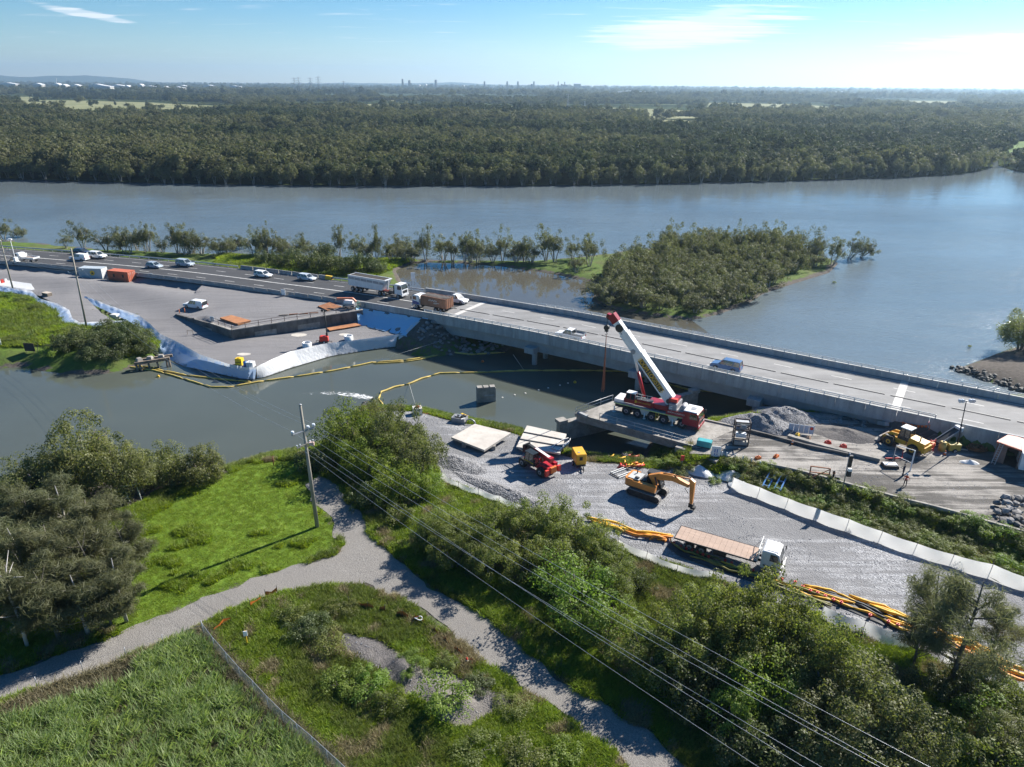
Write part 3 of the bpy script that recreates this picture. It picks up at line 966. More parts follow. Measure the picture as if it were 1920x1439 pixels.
belt(2400, 5200, 24, 1.2, 2.6, [0, 1, 6, 7, 8], gap=(0.0018, 0.48, 3.4))
belt(5200, 11500, 60, 1.6, 3.6, [0, 1, 6, 7, 8], gap=(0.0009, 0.45, 3.0))
P_ = np.concatenate(pts)
scatter('far_forest', P_, np.stack([np.zeros(len(P_)), np.zeros(len(P_)), rng.random(len(P_)) * 6.28], 1), np.concatenate(scl), np.concatenate(idx), wood_crowns, 'dense dark mangrove and she oak forest filling the land beyond the river')
N_FOREST = len(P_)
# the front row of mangroves along the far bank: trees one can tell apart
def trunk_mesh(name, seed, h, r, nst, spread, tips=None, lean=0.25, root=0.0):
 g = random.Random(seed)
 b = MB()
 for k in range(nst):
  a = 2 * PI * (k + g.random() * 0.6) / max(nst, 1)
  x0, y0 = math.cos(a) * spread * 0.12, math.sin(a) * spread * 0.12
  pts_, rr = [], []
  for t in (-0.06, 0.0, 0.25, 0.5, 0.78, 1.0):
   e = spread * lean * max(t, 0) ** 1.4
   pts_.append((x0 + math.cos(a) * e + g.uniform(-.1, .1), y0 + math.sin(a) * e + g.uniform(-.1, .1), h * t))
   rr.append(r * (1.15 - 0.75 * max(t, 0)) * (1 + (root if t <= 0 else 0)))
  b.tube(pts_, rr, 6)
  top = Vector(pts_[3])
  for q in range(3):
   a2 = a + g.uniform(-1.3, 1.3)
   e = top + Vector((math.cos(a2) * spread * 0.5, math.sin(a2) * spread * 0.5, h * g.uniform(0.3, 0.6)))
   b.tube([top, top.lerp(e, 0.5) + Vector((0, 0, g.uniform(-.2, .3))), e], [r * 0.5, r * 0.36, r * 0.14], 5)
 return b.mesh(name)
front = []
for k in range(5):
 cm, _ = crown_mesh('crown', 120 + k, 3.4, 4.4, 44, 1.1, 46, 0.58, zc=5.4, fill=0.35, low=0.55)
 tm = trunk_mesh('trunk', 130 + k, 6.6, 0.10, 5, 3.0, lean=0.5)
 t = thing('mangrove_tree', 'grey green mangrove with bare pale stems in the front row along the far bank', 'tree', (0, 0, -50), 0, 'mangroves along the far bank')
 link('crown', cm, M_MANG, t)
 link('trunk', tm, M_WOOD if k % 2 else M_PALE, t)
 front.append(t)
L_ = 0.0
sh = [Vector(p) for p in SH1]
used_front = set()
cnt = 0
for a, b in zip(sh[:-1], sh[1:]):
 d = (b - a)
 if b.x < -330 or a.x > 420:
  continue
 nrm = Vector((-d.y, d.x)).normalized()
 k = int(d.length / 5.2)
 for i in range(k):
  p = a.lerp(b, (i + random.random()) / k) + nrm * random.uniform(0.3, 4.5)
  if abs(p.x) > 0.75 * p.y or cnt > 190:
   continue
  src = front[cnt % 5]
  s = random.uniform(0.72, 1.15)
  if cnt < 5:
   src.location = (p.x, p.y, 0.1)
   src.rotation_euler.z = random.random() * 6.28
   src.scale = (s, s, s * random.uniform(0.85, 1.1))
  else:
   dup(src, (p.x, p.y, 0.1), random.random() * 6.28, scale=(s, s, s * random.uniform(0.85, 1.1)))
  cnt += 1
# hills on the horizon
def hills():
 nx, ny = 220, 14
 az = np.linspace(-0.80, 0.80, nx)
 rr = np.linspace(10600, 13400, ny)
 A, Rr = np.meshgrid(az, rr)
 px = 960 + FPX * np.tan(A) * 1.0
 hp = np.interp(px, [-400, -150, 0, 60, 130, 180, 230, 290, 340, 420, 520, 600, 680, 760, 850, 930, 1010, 1080, 1150, 1400, 1560, 1640, 1720, 2300], [150, 175, 190, 165, 135, 155, 150, 120, 60, 35, 30, 70, 85, 70, 95, 65, 55, 20, 0, 0, 10, 38, 8, 0])
 prof = np.sin(np.clip((Rr - 10600) / 2800, 0, 1) * PI) ** 0.7
 n = 0.75 + 0.5 * fbm(A * 28, Rr * 0.001, 5)
 z = hp * .72 * prof * n - 6
 V = np.stack([np.sin(A) * Rr, np.cos(A) * Rr, z], -1).reshape(-1, 3)
 ii = (np.arange(ny - 1)[:, None] * nx + np.arange(nx - 1)[None]).ravel()
 Q = np.stack([ii, ii + 1, ii + nx + 1, ii + nx], 1)
 o = link('hills', np_mesh('hills', V, Q, None, True), mat('wooded_hills', (0.045, 0.06, 0.03), (0.03, 0.042, 0.022), 0.002, 1.0, spec=0.0))
 tag(o, kind='structure')
hills()
# far works: stacks, blocks, sheds, pylons (each a thing)
M_STACK = mat('stack_concrete', (0.10, 0.095, 0.10), (0.06, 0.06, 0.065), 0.05, 0.9)
M_BLOCK = mat('dark_plant_cladding', (0.05, 0.06, 0.08), (0.03, 0.04, 0.05), 0.05, 0.8)
M_SHEDW = mat('white_shed_roof', (0.72, 0.72, 0.72), (0.6, 0.6, 0.6), 0.05, 0.6)
M_SHEDC = mat('cream_shed_wall', (0.5, 0.47, 0.42), (0.4, 0.38, 0.34), 0.05, 0.7)
M_RUST = mat('reddish_plant', (0.22, 0.13, 0.10), (0.15, 0.1, 0.08), 0.05, 0.8)
DF = 5600.0
def far_at(px, dist):
 d = ray(px, 165)
 t = dist / d[1]
 return Vector((d[0] * t, dist, 0.3))
for px, top, w in ((755.5, 148.5, 11), (768, 151, 14), (817.5, 150, 14), (908.5, 153, 10), (951, 153, 10), (971, 153, 10), (1001, 153, 10), (997, 158, 12), (1046.5, 153, 6), (1058.5, 154, 6), (1053, 158, 10), (810.5, 157.5, 16)):
 b = far_at(px, DF)
 h_ = hgt(b, px, top)
 t = thing('chimney_stack', 'tall slim industrial stack in the works on the horizon', 'chimney', b, 0, 'stacks of the far industrial works')
 MB().cyl((0, 0, 0), (0, 0, h_), w * 0.85, w * 0.6, 10).build('shaft', M_STACK, t)
 MB().cyl((0, 0, h_ * 0.93), (0, 0, h_ + 0.5), w * 0.42, w * 0.42, 10).build('collar', M_BLOCK, t)
def far_block(name, label, cat, px0, px1, top, m, m2, dist=DF, depth=60, group=None, pitch=False):
 a, b = far_at(px0, dist), far_at(px1, dist)
 h_ = hgt(a, px0, top)
 w = (b - a).length
 t = thing(name, label, cat, (a + b) / 2, 0, group)
 MB().box((0, 0, h_ * 0.44), (w, depth, h_ * 0.88)).build('wall', m, t)
 q = MB()
 if pitch:
  q.side([(-w * 0.52, h_ * 0.86), (w * 0.52, h_ * 0.86), (w * 0.52, h_ * 0.9), (0, h_ * 1.05), (-w * 0.52, h_ * 0.9)], -depth * 0.52, depth * 0.52)
 else:
  q.box((0, 0, h_ * 0.94), (w * 1.03, depth * 1.03, h_ * 0.12))
 q.build('roof', m2, t)
 return t
far_block('power_house', 'dark square boiler house standing beside the works on the horizon', 'building', 1076, 1088, 157.5, M_BLOCK, M_BLOCK)
far_block('power_house', 'low dark annexe beside the square boiler house on the horizon', 'building', 1089, 1097, 162, M_BLOCK, M_BLOCK)
far_block('process_block', 'dark process tower among thin stacks left of the boiler house', 'building', 1044, 1052, 161, M_BLOCK, M_BLOCK)
far_block('process_block', 'stepped dark process tower nearest the boiler house', 'building', 1054, 1063, 159, M_BLOCK, M_BLOCK)
far_block('storage_dome_shed', 'white rounded store of the far works catching the sun', 'building', 1012, 1024, 160.5, M_SHEDW, M_SHEDW, pitch=True)
far_block('long_shed', 'very long low red brown mill shed on the horizon', 'building', 772, 900, 165.5, M_RUST, M_BLOCK, depth=120)
far_block('long_shed', 'very long low grey mill shed right of the red brown one', 'building', 905, 1040, 166.5, M_BLOCK, M_BLOCK, depth=120)
for px0, px1, top in ((772, 790, 163), (784, 788, 159), (797, 800, 158), (866, 871, 160), (918, 926, 162), (938, 946, 161)):
 far_block('works_shed', 'pale block rising from the long mill sheds on the horizon', 'building', px0, px1, top, M_SHEDC, M_SHEDW, group='pale blocks of the far works')
sheds = [(104, 116, 157, 3300), (118, 128, 159, 3200), (136, 152, 159, 3300), (170, 198, 158.5, 3000), (175, 210, 160.5, 2900), (206, 236, 159.5, 3100), (236, 246, 161, 3000), (262, 270, 158.5, 3400), (268, 296, 161.5, 3200), (306, 316, 163, 3000), (322, 346, 163.5, 2950), (334, 352, 160.5, 3500), (66, 82, 157, 3400), (2, 34, 156, 3400), (384, 402, 160, 3900), (428, 452, 161.5, 3600), (1160, 1210, 170.5, 3300), (1212, 1238, 173, 3000), (1268, 1276, 176, 2900), (1482, 1508, 175, 3200), (1560, 1600, 172, 4000)]
for k, (px0, px1, top, ds) in enumerate(sheds):
 far_block('factory_shed', 'white roofed factory shed among trees near the horizon', 'building', px0, px1, top, M_SHEDC, M_SHEDW, ds, 30, 'white sheds near the horizon', True)
t = thing('tower_crane', 'thin white crane jib rising over sheds at left horizon', 'crane', far_at(106, 3300))
h_ = hgt(far_at(106, 3300), 106, 152)
MB().bar((0, 0, 0), (2, 0, h_ * 0.6), 1.2).build('mast', M_SHEDW, t)
MB().bar((2, 0, h_ * 0.55), (9, 0, h_ * 1.25), 1.0).build('jib', M_SHEDW, t)
M_GALV = mat('galvanised_steel', (0.42, 0.43, 0.44), (0.32, 0.33, 0.34), 2.0, 0.5, 0.6)
def pylon(px, top, dist, arms=3):
 b = far_at(px, dist)
 h_ = hgt(b, px, top)
 t = thing('lattice_pylon', 'steel lattice power pylon rising above the far forest', 'pylon', b, 0.3, 'lattice pylons over the far forest')
 w = h_ * 0.09
 q = MB()
 th = max(0.25, dist * 0.00016)
 for sx in (-1, 1):
  for sy in (-1, 1):
   q.bar((sx * w, sy * w, 0), (sx * w * 0.12, sy * w * 0.12, h_), th)
 n = 7
 for i in range(n):
  z0, z1 = h_ * i / n, h_ * (i + 1) / n
  w0, w1 = w * (1 - 0.88 * i / n), w * (1 - 0.88 * (i + 1) / n)
  for sy in (-1, 1):
   q.bar((-w0, sy * w0, z0), (w1, sy * w1, z1), th * 0.7)
   q.bar((w0, sy * w0, z0), (-w1, sy * w1, z1), th * 0.7)
 q.build('tower', M_GALV, t)
 for k in range(arms):
  z = h_ * (0.70 + 0.12 * k)
  MB().bar((-h_ * 0.16, 0, z), (h_ * 0.16, 0, z), th).bar((-h_ * 0.16, 0, z), (0, 0, z + h_ * 0.05), th * 0.7).bar((h_ * 0.16, 0, z), (0, 0, z + h_ * 0.05), th * 0.7).build('crossarm', M_GALV, t)
for px, top, ds in ((553, 146, 2900), (561, 145, 2950), (583, 146, 3000), (598, 143.5, 2900), (645, 152, 3600), (1066, 176, 1500), (1098, 190, 1550), (1424, 168, 1400), (1646, 166, 3000)):
 pylon(px, top, ds)
# air: one even box of haze
bm_ = MB().box((0, 6900, 158), (26800, 14700, 324))
hz = bm_.build('haze', [])
hm, hnt, hout = _nt('air')
pv = nd(hnt, 'ShaderNodeVolumePrincipled')
pv.inputs['Color'].default_value = (0.55, 0.78, 1.0, 1)
pv.inputs['Density'].default_value = 0.000095
pv.inputs['Anisotropy'].default_value = 0.5
hnt.links.new(pv.outputs[0], hout.inputs['Volume'])
hz.data.materials.append(hm)
tag(hz, 'thin pale haze filling the air over the whole valley', None, None, 'stuff')
# ------------------------------------------------------------------ highway, bridges, walls, sheeting, booms
def loft(name, s0, s1, offs, m, step=2.0, dz=0.0, parent=None, kind=None, thick=0.0):
 n = max(2, int((s1 - s0) / step) + 1)
 b = MB()
 rows = [[RP(s_, o, dz) for o in offs] for s_ in np.linspace(s0, s1, n)]
 k = len(offs)
 vs_ = [p for r_ in rows for p in r_]
 fs = [(i * k + j, (i + 1) * k + j, (i + 1) * k + j + 1, i * k + j + 1) for i in range(n - 1) for j in range(k - 1)]
 b.add(vs_, fs)
 if thick:
  b.add([p - Vector((0, 0, thick)) for p in vs_], [tuple(reversed(f)) for f in fs])
 o = b.build(name, m, parent, fix=False)
 if o.data.polygons[0].normal.z < 0 and not thick:
  o.data.flip_normals()
 return tag(o, kind=kind)
def road_mat(name, c, c2, ang):
 m, nt, out = _nt(name)
 pos = nd(nt, 'ShaderNodeNewGeometry').outputs['Position']
 mp = nd(nt, 'ShaderNodeMapping')
 mp.inputs['Rotation'].default_value = (0, 0, -ang)
 mp.inputs['Scale'].default_value = (0.03, 0.55, 1)
 nt.links.new(pos, mp.inputs[0])
 tn = nd(nt, 'ShaderNodeTexNoise')
 tn.inputs['Scale'].default_value = 1.0
 tn.inputs['Detail'].default_value = 5
 nt.links.new(mp.outputs[0], tn.inputs['Vector'])
 col_ = ramp(nt, tn.outputs[0], [(0.3, c2), (0.7, c)])
 col_ = mix(nt, mrange(nt, noise_tex(nt, pos, 0.25, 8, 0.72), 0.4, 0.75, 0, 0.45), col_, tuple(x * 1.3 for x in c))
 p = nd(nt, 'ShaderNodeBsdfPrincipled')
 nt.links.new(col_, p.inputs['Base Color'])
 p.inputs['Roughness'].default_value = 0.82
 p.inputs['Specular IOR Level'].default_value = 0.3
 bn = nd(nt, 'ShaderNodeBump')
 bn.inputs['Strength'].default_value = 0.5
 bn.inputs['Distance'].default_value = 0.01
 nt.links.new(noise_tex(nt, pos, 40, 3, 0.6), bn.inputs['Height'])
 nt.links.new(bn.outputs[0], p.inputs['Normal'])
 nt.links.new(p.outputs[0], out.inputs[0])
 return m
M_ASPH = road_mat('dark_asphalt', (0.060, 0.060, 0.062), (0.046, 0.046, 0.048), R(-24))
M_DECK = road_mat('grey_deck_seal', (0.25, 0.246, 0.242), (0.165, 0.162, 0.159), R(-32))
M_LINE = mat('road_paint', (0.62, 0.61, 0.58), (0.42, 0.41, 0.39), 1.2, 0.7, world_pos=True)
M_CONC = mat('grey_concrete', (0.41, 0.41, 0.405), (0.27, 0.27, 0.265), 1.1, 0.8, bump=0.25, bs=14, world_pos=True, dirt=0.4, dirt_c=(0.16, 0.15, 0.135), stretch=(1, 1, .16), rand=.07)
M_CONC2 = mat('weathered_concrete', (0.36, 0.335, 0.30), (0.20, 0.185, 0.165), 0.9, 0.9, bump=0.5, bs=6, world_pos=True, dirt=0.5, dirt_c=(0.07, 0.062, 0.05))
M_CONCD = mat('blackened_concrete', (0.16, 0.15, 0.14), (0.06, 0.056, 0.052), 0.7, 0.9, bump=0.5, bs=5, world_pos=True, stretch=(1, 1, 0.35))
M_WHITE = mat('white_paint', (0.80, 0.80, 0.79), (0.66, 0.66, 0.65), 1.2, 0.35, dirt=0.15)
M_STEELW = mat('white_rail_paint', (0.78, 0.77, 0.73), (0.62, 0.61, 0.57), 3, 0.5)
M_BLACK = mat('black_rubber', (0.022, 0.022, 0.023), (0.03, 0.03, 0.03), 6, 0.8, bump=0.3, bs=30)
M_DARK = mat('dark_steel', (0.06, 0.06, 0.065), (0.035, 0.035, 0.037), 4, 0.55, 0.4)
M_RUSTY = mat('rust', (0.30, 0.125, 0.05), (0.16, 0.065, 0.032), 1.4, 0.9, bump=0.3, bs=9)
M_YEL = mat('yellow_plastic', (0.72, 0.47, 0.035), (0.58, 0.35, 0.03), 1.1, 0.5, dirt=0.35)
M_ORG = mat('orange_plastic', (0.75, 0.20, 0.035), (0.60, 0.14, 0.03), 1.5, 0.55, dirt=0.2)
M_RED = mat('red_paint', (0.46, 0.022, 0.028), (0.34, 0.018, 0.022), 1.2, 0.32, dirt=0.15)
M_REDF = mat('red_plastic', (0.62, 0.05, 0.03), (0.5, 0.04, 0.03), 2, 0.5)
M_TIMB = mat('weathered_timber', (0.26, 0.21, 0.16), (0.13, 0.105, 0.08), 2.0, 0.9, bump=0.4, bs=8, stretch=(1, 1, 0.3))
M_GLASS = mat('dark_glass', (0.018, 0.024, 0.028), (0.03, 0.038, 0.042), 2, 0.06, spec=0.9)
M_STONE = mat('broken_rock', (0.27, 0.26, 0.25), (0.12, 0.115, 0.11), 1.6, 0.9, bump=0.5, bs=5, rand=0.25)
M_STONED = mat('dark_wet_rock', (0.13, 0.12, 0.105), (0.05, 0.048, 0.044), 1.6, 0.7, bump=0.5, bs=5, rand=0.3)
S_L = 0.0
S_BAR = S(-34.0)
loft('road', S_L, S_AB0, np.linspace(-0.3, ROADW + 0.3, 6), M_ASPH, 3.0, 0.0, kind='structure')
S_R1 = S_END
loft('bridge_approach_road', S_AB1, S_R1, np.linspace(0, ROADW, 6), M_DECK, 3.0, 0.0, kind='structure')
bridge = thing('highway_bridge', 'long grey concrete highway bridge with white rails crossing the creek', 'bridge', (0, 0, 0))
loft('deck', S_AB0, S_AB1, np.linspace(0, ROADW, 6), M_DECK, 2.5, 0.0, bridge, thick=0.28)
# painted lines: each stroke a piece of the road it lies on
road_t = bpy.data.objects['road']
appr_t = bpy.data.objects['bridge_approach_road']
def stroke(s0, s1, off, w, name='lane_line', m=None, dz=0.012):
 mid = (s0 + s1) / 2
 par = road_t if mid < S_AB0 else (bridge if mid < S_AB1 else appr_t)
 loft(name, s0, s1, [off - w / 2, off + w / 2], m or M_LINE, 3.0, dz, par)
for a, b in ((60, S_AB0), (S_AB0 + 0.4, S_AB1), (S_AB1, S_R1)):
 for off in (0.75, ROADW - 0.75):
  stroke(a, b, off, 0.16, 'edge_line')
s_ = 70.0
while s_ < S_R1 - 4:
 for off in (4.05, ROADW - 4.05):
  stroke(s_, s_ + 3.0, off, 0.17)
 s_ += 9.0
M_TAR = mat('black_median_kerb', (0.04, 0.04, 0.04), (0.03, 0.03, 0.03), 3, 0.8)
s_ = 60.0
while s_ < S_R1 - 8:
 if s_ < S_AB0 - 8:
  stroke(s_, s_ + 8.0, ROADW / 2, 0.34, 'centre_line')
 else:
  par = bridge if s_ < S_AB1 - 8 else appr_t
  b = MB()
  p, q = RP(s_, ROADW / 2), RP(s_ + 7.2, ROADW / 2)
  b.bar(p + Vector((0, 0, 0.03)), q + Vector((0, 0, 0.03)), 0.26, 0.07)
  b.build('median_kerb', M_TAR, par)
  stroke(s_, s_ + 7.2, ROADW / 2 + 0.3, 0.10, 'centre_line')
 s_ += 8.0
# expansion joints with pale nosing
for s_ in (S_AB0 + 3.0, S_AB1 + 0.3):
 loft('expansion_joint', s_ - 0.55, s_ + 0.55, [0.2, ROADW - 0.2], mat('pale_nosing', (0.55, 0.53, 0.50), (0.45, 0.43, 0.40), 1, 0.8), 0.5, 0.02, bridge if s_ < S_AB1 else appr_t)
def panel(s0, s1, off, lo, hi, th, m, parent, name, cap=0.0):
 """One precast panel standing along the road between s0 and s1."""
 b = MB()
 n = 2
 for a, c in zip(np.linspace(s0, s1, n)[:-1], np.linspace(s0, s1, n)[1:]):
  p0, p1 = RP(a, off), RP(c, off)
  q0, q1 = RP(a, off + th), RP(c, off + th)
  up = Vector((0, 0, 1))
  v = [p0 + up * lo, p1 + up * lo, q1 + up * lo, q0 + up * lo, p0 + up * hi, p1 + up * hi, q1 + up * (hi + cap), q0 + up * (hi + cap)]
  b.add(v, [(0, 3, 2, 1), (4, 5, 6, 7), (0, 1, 5, 4), (1, 2, 6, 5), (2, 3, 7, 6), (3, 0, 4, 7)])
 return b.build(name, m, parent)
s_ = S_BAR
while s_ < S_R1 - 4:
 e = min(s_ + 4.0, S_R1)
 on = S_AB0 - 1 < s_ < S_AB1 + 1
 panel(s_ + 0.02, e - 0.02, -0.32, -0.95 if on else -1.0, 1.0, 0.32, M_CONC, bridge, 'parapet_panel')
 s_ += 4.0
s_far0 = S(-27.0)
s_ = s_far0
while s_ < S_R1 - 4:
 panel(s_ + 0.02, s_ + 3.98, ROADW, -0.95, 1.0, 0.32, M_CONC, bridge, 'parapet_panel')
 s_ += 4.0
# retaining panels under the right approach and the left wing
s_ = S_AB1
while s_ < S_R1 - 4:
 panel(s_ + 0.02, s_ + 3.98, -0.26, -2.4, -1.0, 0.26, M_CONC, bridge, 'retaining_panel')
 s_ += 4.0
panel(S_AB0 - 8, S_AB0 - 0.1, -0.26, -2.6, -1.0, 0.26, M_CONC, bridge, 'wing_wall')
M_GIRD = mat('girder_concrete', (0.33, 0.33, 0.32), (0.25, 0.25, 0.24), 0.5, 0.85, world_pos=True)
for k in range(6):
 off = 1.0 + k * (ROADW - 2.0) / 5
 b = MB()
 for a, c in zip(np.linspace(S_AB0, S_AB1, 6)[:-1], np.linspace(S_AB0, S_AB1, 6)[1:]):
  b.bar(RP(a, off, -1.6), RP(c, off, -1.6), 1.4, 2.6)
 b.build('girder', M_GIRD, bridge)
for s_ in (S_AB0, S_AB1):
 a, b_ = RP(s_, -0.3, 0), RP(s_, ROADW + 0.3, 0)
 a.z = b_.z = float(zr_np(X(s_))) - 2.9
 MB().bar(a, b_, 1.2, 3.2).build('abutment', M_CONC, bridge)
for px in (1000, 1192, 1412):
 p = G(px, 655 if px < 1100 else (688 if px < 1300 else 740), 3.6)
 s_ = S(p.x)
 zz = float(zr_np(X(s_)))
 a, b_ = RP(s_, -1.5, 0), RP(s_, ROADW + 1.2, 0)
 a.z = b_.z = zz - 2.4
 hs = MB().bar(a, b_, 2.0, 1.1).build('headstock', M_CONC, bridge)
 for off in (0.6, 4.6, 8.6, 12.6):
  p = RP(s_, off)
  MB().cyl((p.x, p.y, -1.5), (p.x, p.y, zz - 2.3), 0.5, n=12).build('pier_column', M_CONC, hs)
# two-rail white balustrade on both parapets
for off, sa, sb in ((-0.16, S(-17.5), S(57.5)), (ROADW + 0.16, S(-3.0), S(77.0))):
 n = int((sb - sa) / 2.0)
 for h_ in (0.22, 0.46):
  b = MB()
  b.tube([RP(s_, off, 1.0 + h_) for s_ in np.linspace(sa, sb, n + 1)], 0.075, 5)
  b.build('rail', M_STEELW, bridge)
 for s_ in np.linspace(sa, sb, n + 1):
  p = RP(s_, off, 1.0)
  MB().box(p + Vector((0, 0, 0.25)), (0.13, 0.13, 0.5), rz=RH(s_)).build('rail_post', M_STEELW, bridge)
# concrete safety barriers beside the left part of the road
JP = [(-0.30, 0), (0.30, 0), (0.30, 0.10), (0.13, 0.34), (0.09, 0.92), (-0.09, 0.92), (-0.13, 0.34), (-0.30, 0.10)]
M_BARR = mat('barrier_concrete', (0.33, 0.325, 0.315), (0.22, 0.215, 0.21), 0.8, 0.85, bump=0.2, world_pos=True, dirt=0.4)
_jb = MB()
_jb.add([(sx * 1.95, y, z) for sx in (-1, 1) for y, z in JP], [tuple(range(8)), tuple(reversed(range(8, 16)))] + [(i, (i + 1) % 8, 8 + (i + 1) % 8, 8 + i) for i in range(8)])
jersey_me = _jb.mesh('barrier_block')
def barrier(label, s0, s1, off, group=None):
 t = thing('concrete_barrier', label, 'barrier', (0, 0, 0), 0, group)
 s_ = s0
 while s_ < s1:
  p = RP(s_ + 2, off)
  link('barrier_block', jersey_me, M_BARR, t, p + Vector((0, 0, -0.02)), RH(s_ + 2) + random.uniform(-.01, .01))
  s_ += 4.0
 return t
def s_far(px, py):
 z = 4.0
 for _ in range(6):
  p = G(px, py, z)
  z = float(zr_np(p.x)) + 0.5
 return S(p.x + 4)
barrier('long row of grey concrete barrier blocks between gravel platform and highway', S(-150), S_BAR, -0.35)
barrier('short row of grey concrete barrier blocks on the far highway shoulder', s_far(402, 487), s_far(530, 508), ROADW + 0.25)
def guardrail(label, s0, s1, off):
 t = thing('guardrail', label, 'guardrail', (0, 0, 0))
 b = MB()
 ss = np.linspace(s0, s1, max(3, int((s1 - s0) / 3)))
 for z in (0.42, 0.58):
  b.tube([RP(s_, off, z + 0.05) for s_ in ss], 0.085, 6)
 b.build('rail', mat('pale_galvanised', (0.62, 0.63, 0.63), (0.5, 0.51, 0.52), 2, 0.4, 0.3), t)
 for s_ in ss:
  p = RP(s_, off + 0.14)
  MB().box(p + Vector((0, 0, 0.3)), (0.12, 0.12, 0.75)).build('post', M_GALV, t)
guardrail('pale steel guardrail along the far highway shoulder at upper left', S(-165), s_far(398, 486), ROADW + 0.2)
guardrail('pale steel guardrail on the far shoulder between yellow end block and the bridge', s_far(548, 509), s_far0 - 0.5, ROADW + 0.2)
p = RP(s_far(533, 507) + 2.6, ROADW + 0.25)
t = thing('barrier_end_block', 'yellow crash cushion at the end of the short barrier row', 'crash cushion', p, RH(S(-50)))
MB().box((0, 0, 0.45), (2.0, 0.7, 0.9), top=0.9).build('block', M_YEL, t)
MB().box((1.03, 0, 0.5), (0.06, 0.6, 0.6)).build('face', M_BLACK, t)
# ------------------------------------------------------------------ old bridge with the crane on it
ZD = 3.85
o_nl, o_nr, o_fr, o_fl = G(1078, 777, ZD), G(1302, 839, ZD), G(1385, 803, ZD), G(1152, 751, ZD)
ob = thing('old_bridge', 'old weathered concrete bridge stub carrying the red mobile crane', 'bridge', (0, 0, 0))
b = MB()
b.prism([o_nl.to_2d()[:], o_nr.to_2d()[:], o_fr.to_2d()[:], o_fl.to_2d()[:]], ZD - 0.35, ZD + 0.02)
b.build('deck', M_CONC2, ob)
dx = (o_nr - o_nl).normalized()
dy = (o_fl - o_nl).normalized()
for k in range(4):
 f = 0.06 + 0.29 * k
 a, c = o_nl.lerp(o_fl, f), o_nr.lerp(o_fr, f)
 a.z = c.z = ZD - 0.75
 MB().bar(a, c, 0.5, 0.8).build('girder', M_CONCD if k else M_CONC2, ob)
pa, pb = G(1047, 793, 2.9), G(1306, 734, 2.9)
a, c = pa.copy(), pb.copy()
a.z = c.z = 0.75
MB().bar(a, c, 1.0, 4.3).build('pier_wall', M_CONC2, ob)
a, c = pa - (pb - pa).normalized() * 0.2, pa + (pb - pa).normalized() * 1.2
a.z = c.z = 3.1
MB().bar(a, c, 1.3, 0.5).build('pier_cap', M_CONC2, ob)
a, c = pb - (pb - pa).normalized() * 1.2, pb + (pb - pa).normalized() * 0.2
a.z = c.z = 3.1
MB().bar(a, c, 1.3, 0.5).build('pier_cap', M_CONC2, ob)
a, c = G(1268, 840, 3.4), G(1345, 868, 3.4)
a.z = c.z = 1.8
MB().bar(a, c, 0.7, 3.8).build('abutment', M_CONC2, ob)
for k, (q0, q1) in enumerate(((o_nl, o_nr), (o_fl, o_fr))):
 a, c = q0.copy(), q1.copy()
 a.z = c.z = ZD + 0.12
 MB().bar(a, c, 0.28, 0.2).build('kerb', M_CONC2, ob)
def railing(par, pts_, h_, gap, rails, m, r=0.035, rp=0.045):
 pts_ = [Vector(p) for p in pts_]
 for f in rails:
  MB().tube([p + Vector((0, 0, h_ * f)) for p in pts_], r, 5).build('rail', m, par)
 for a, c in zip(pts_[:-1], pts_[1:]):
  k = max(1, int((c - a).length / gap))
  for i in range(k + (1 if c is pts_[-1] else 0)):
   p = a.lerp(c, i / k)
   MB().cyl(p + Vector((0, 0, -0.05)), p + Vector((0, 0, h_)), rp, n=5).build('rail_post', m, par)
railing(ob, [o_nl.lerp(o_nr, 0.22) + Vector((0, 0, .2)), o_nl.lerp(o_nr, 0.97) + Vector((0, 0, .2))], 1.0, 2.4, (0.5, 1.0), M_GALV)
railing(ob, [o_nl.lerp(o_fl, 0.02) + Vector((0, 0, .0)), o_nl.lerp(o_fl, 0.95) + Vector((0, 0, .0))], 1.0, 2.0, (0.5, 1.0), M_GALV)
t = thing('broken_kerb_piece', 'pale broken kerb beam lying at the end of the old bridge', 'kerb', G(1084, 776, ZD + 0.03), 0)
MB().bar((0, 0, 0.2), tuple(G(1101, 784, ZD + 0.03) - G(1084, 776, ZD + 0.03) + Vector((0, 0, 0.2))), 0.45, 0.35).build('beam', M_CONC, t)
# kerb along the far side of the old road
kk = [G(x, y, 4.0) for x, y in ((1388, 804), (1440, 817), (1510, 836), (1590, 853), (1680, 873), (1790, 900))]
t = thing('road_kerb', 'dark old kerb running between old road and gravel heap', 'kerb', (0, 0, 0))
for a, c in zip(kk[:3], kk[1:4]):
 MB().bar(a, c, 0.3, 0.5).build('kerb_stone', M_CONCD, t)
t = thing('road_kerb', 'pale concrete edge beam with orange bags beside the stockpile', 'kerb', (0, 0, 0))
for a, c in zip([G(1478, 818, 4.1), G(1530, 833, 4.1), G(1580, 846, 4.1)], [G(1530, 833, 4.1), G(1580, 846, 4.1), G(1650, 862, 4.1)]):
 MB().bar(a, c, 0.7, 0.45).build('beam', M_CONC2, t)
t = thing('road_edge_wall', 'low grey concrete edge wall along the near side of old road', 'wall', (0, 0, 0))
ee = [G(x, y, 3.9) for x, y in ((1440, 873), (1484, 882), (1527, 893), (1580, 908), (1635, 923), (1690, 938), (1740, 950), (1790, 963), (1850, 981), (1925, 1002))]
for a, c in zip(ee[:-1], ee[1:]):
 d = (c - a).normalized() * 0.02
 MB().bar(a + d, c - d, 0.3, 0.7).build('wall_block', M_CONC2, t)
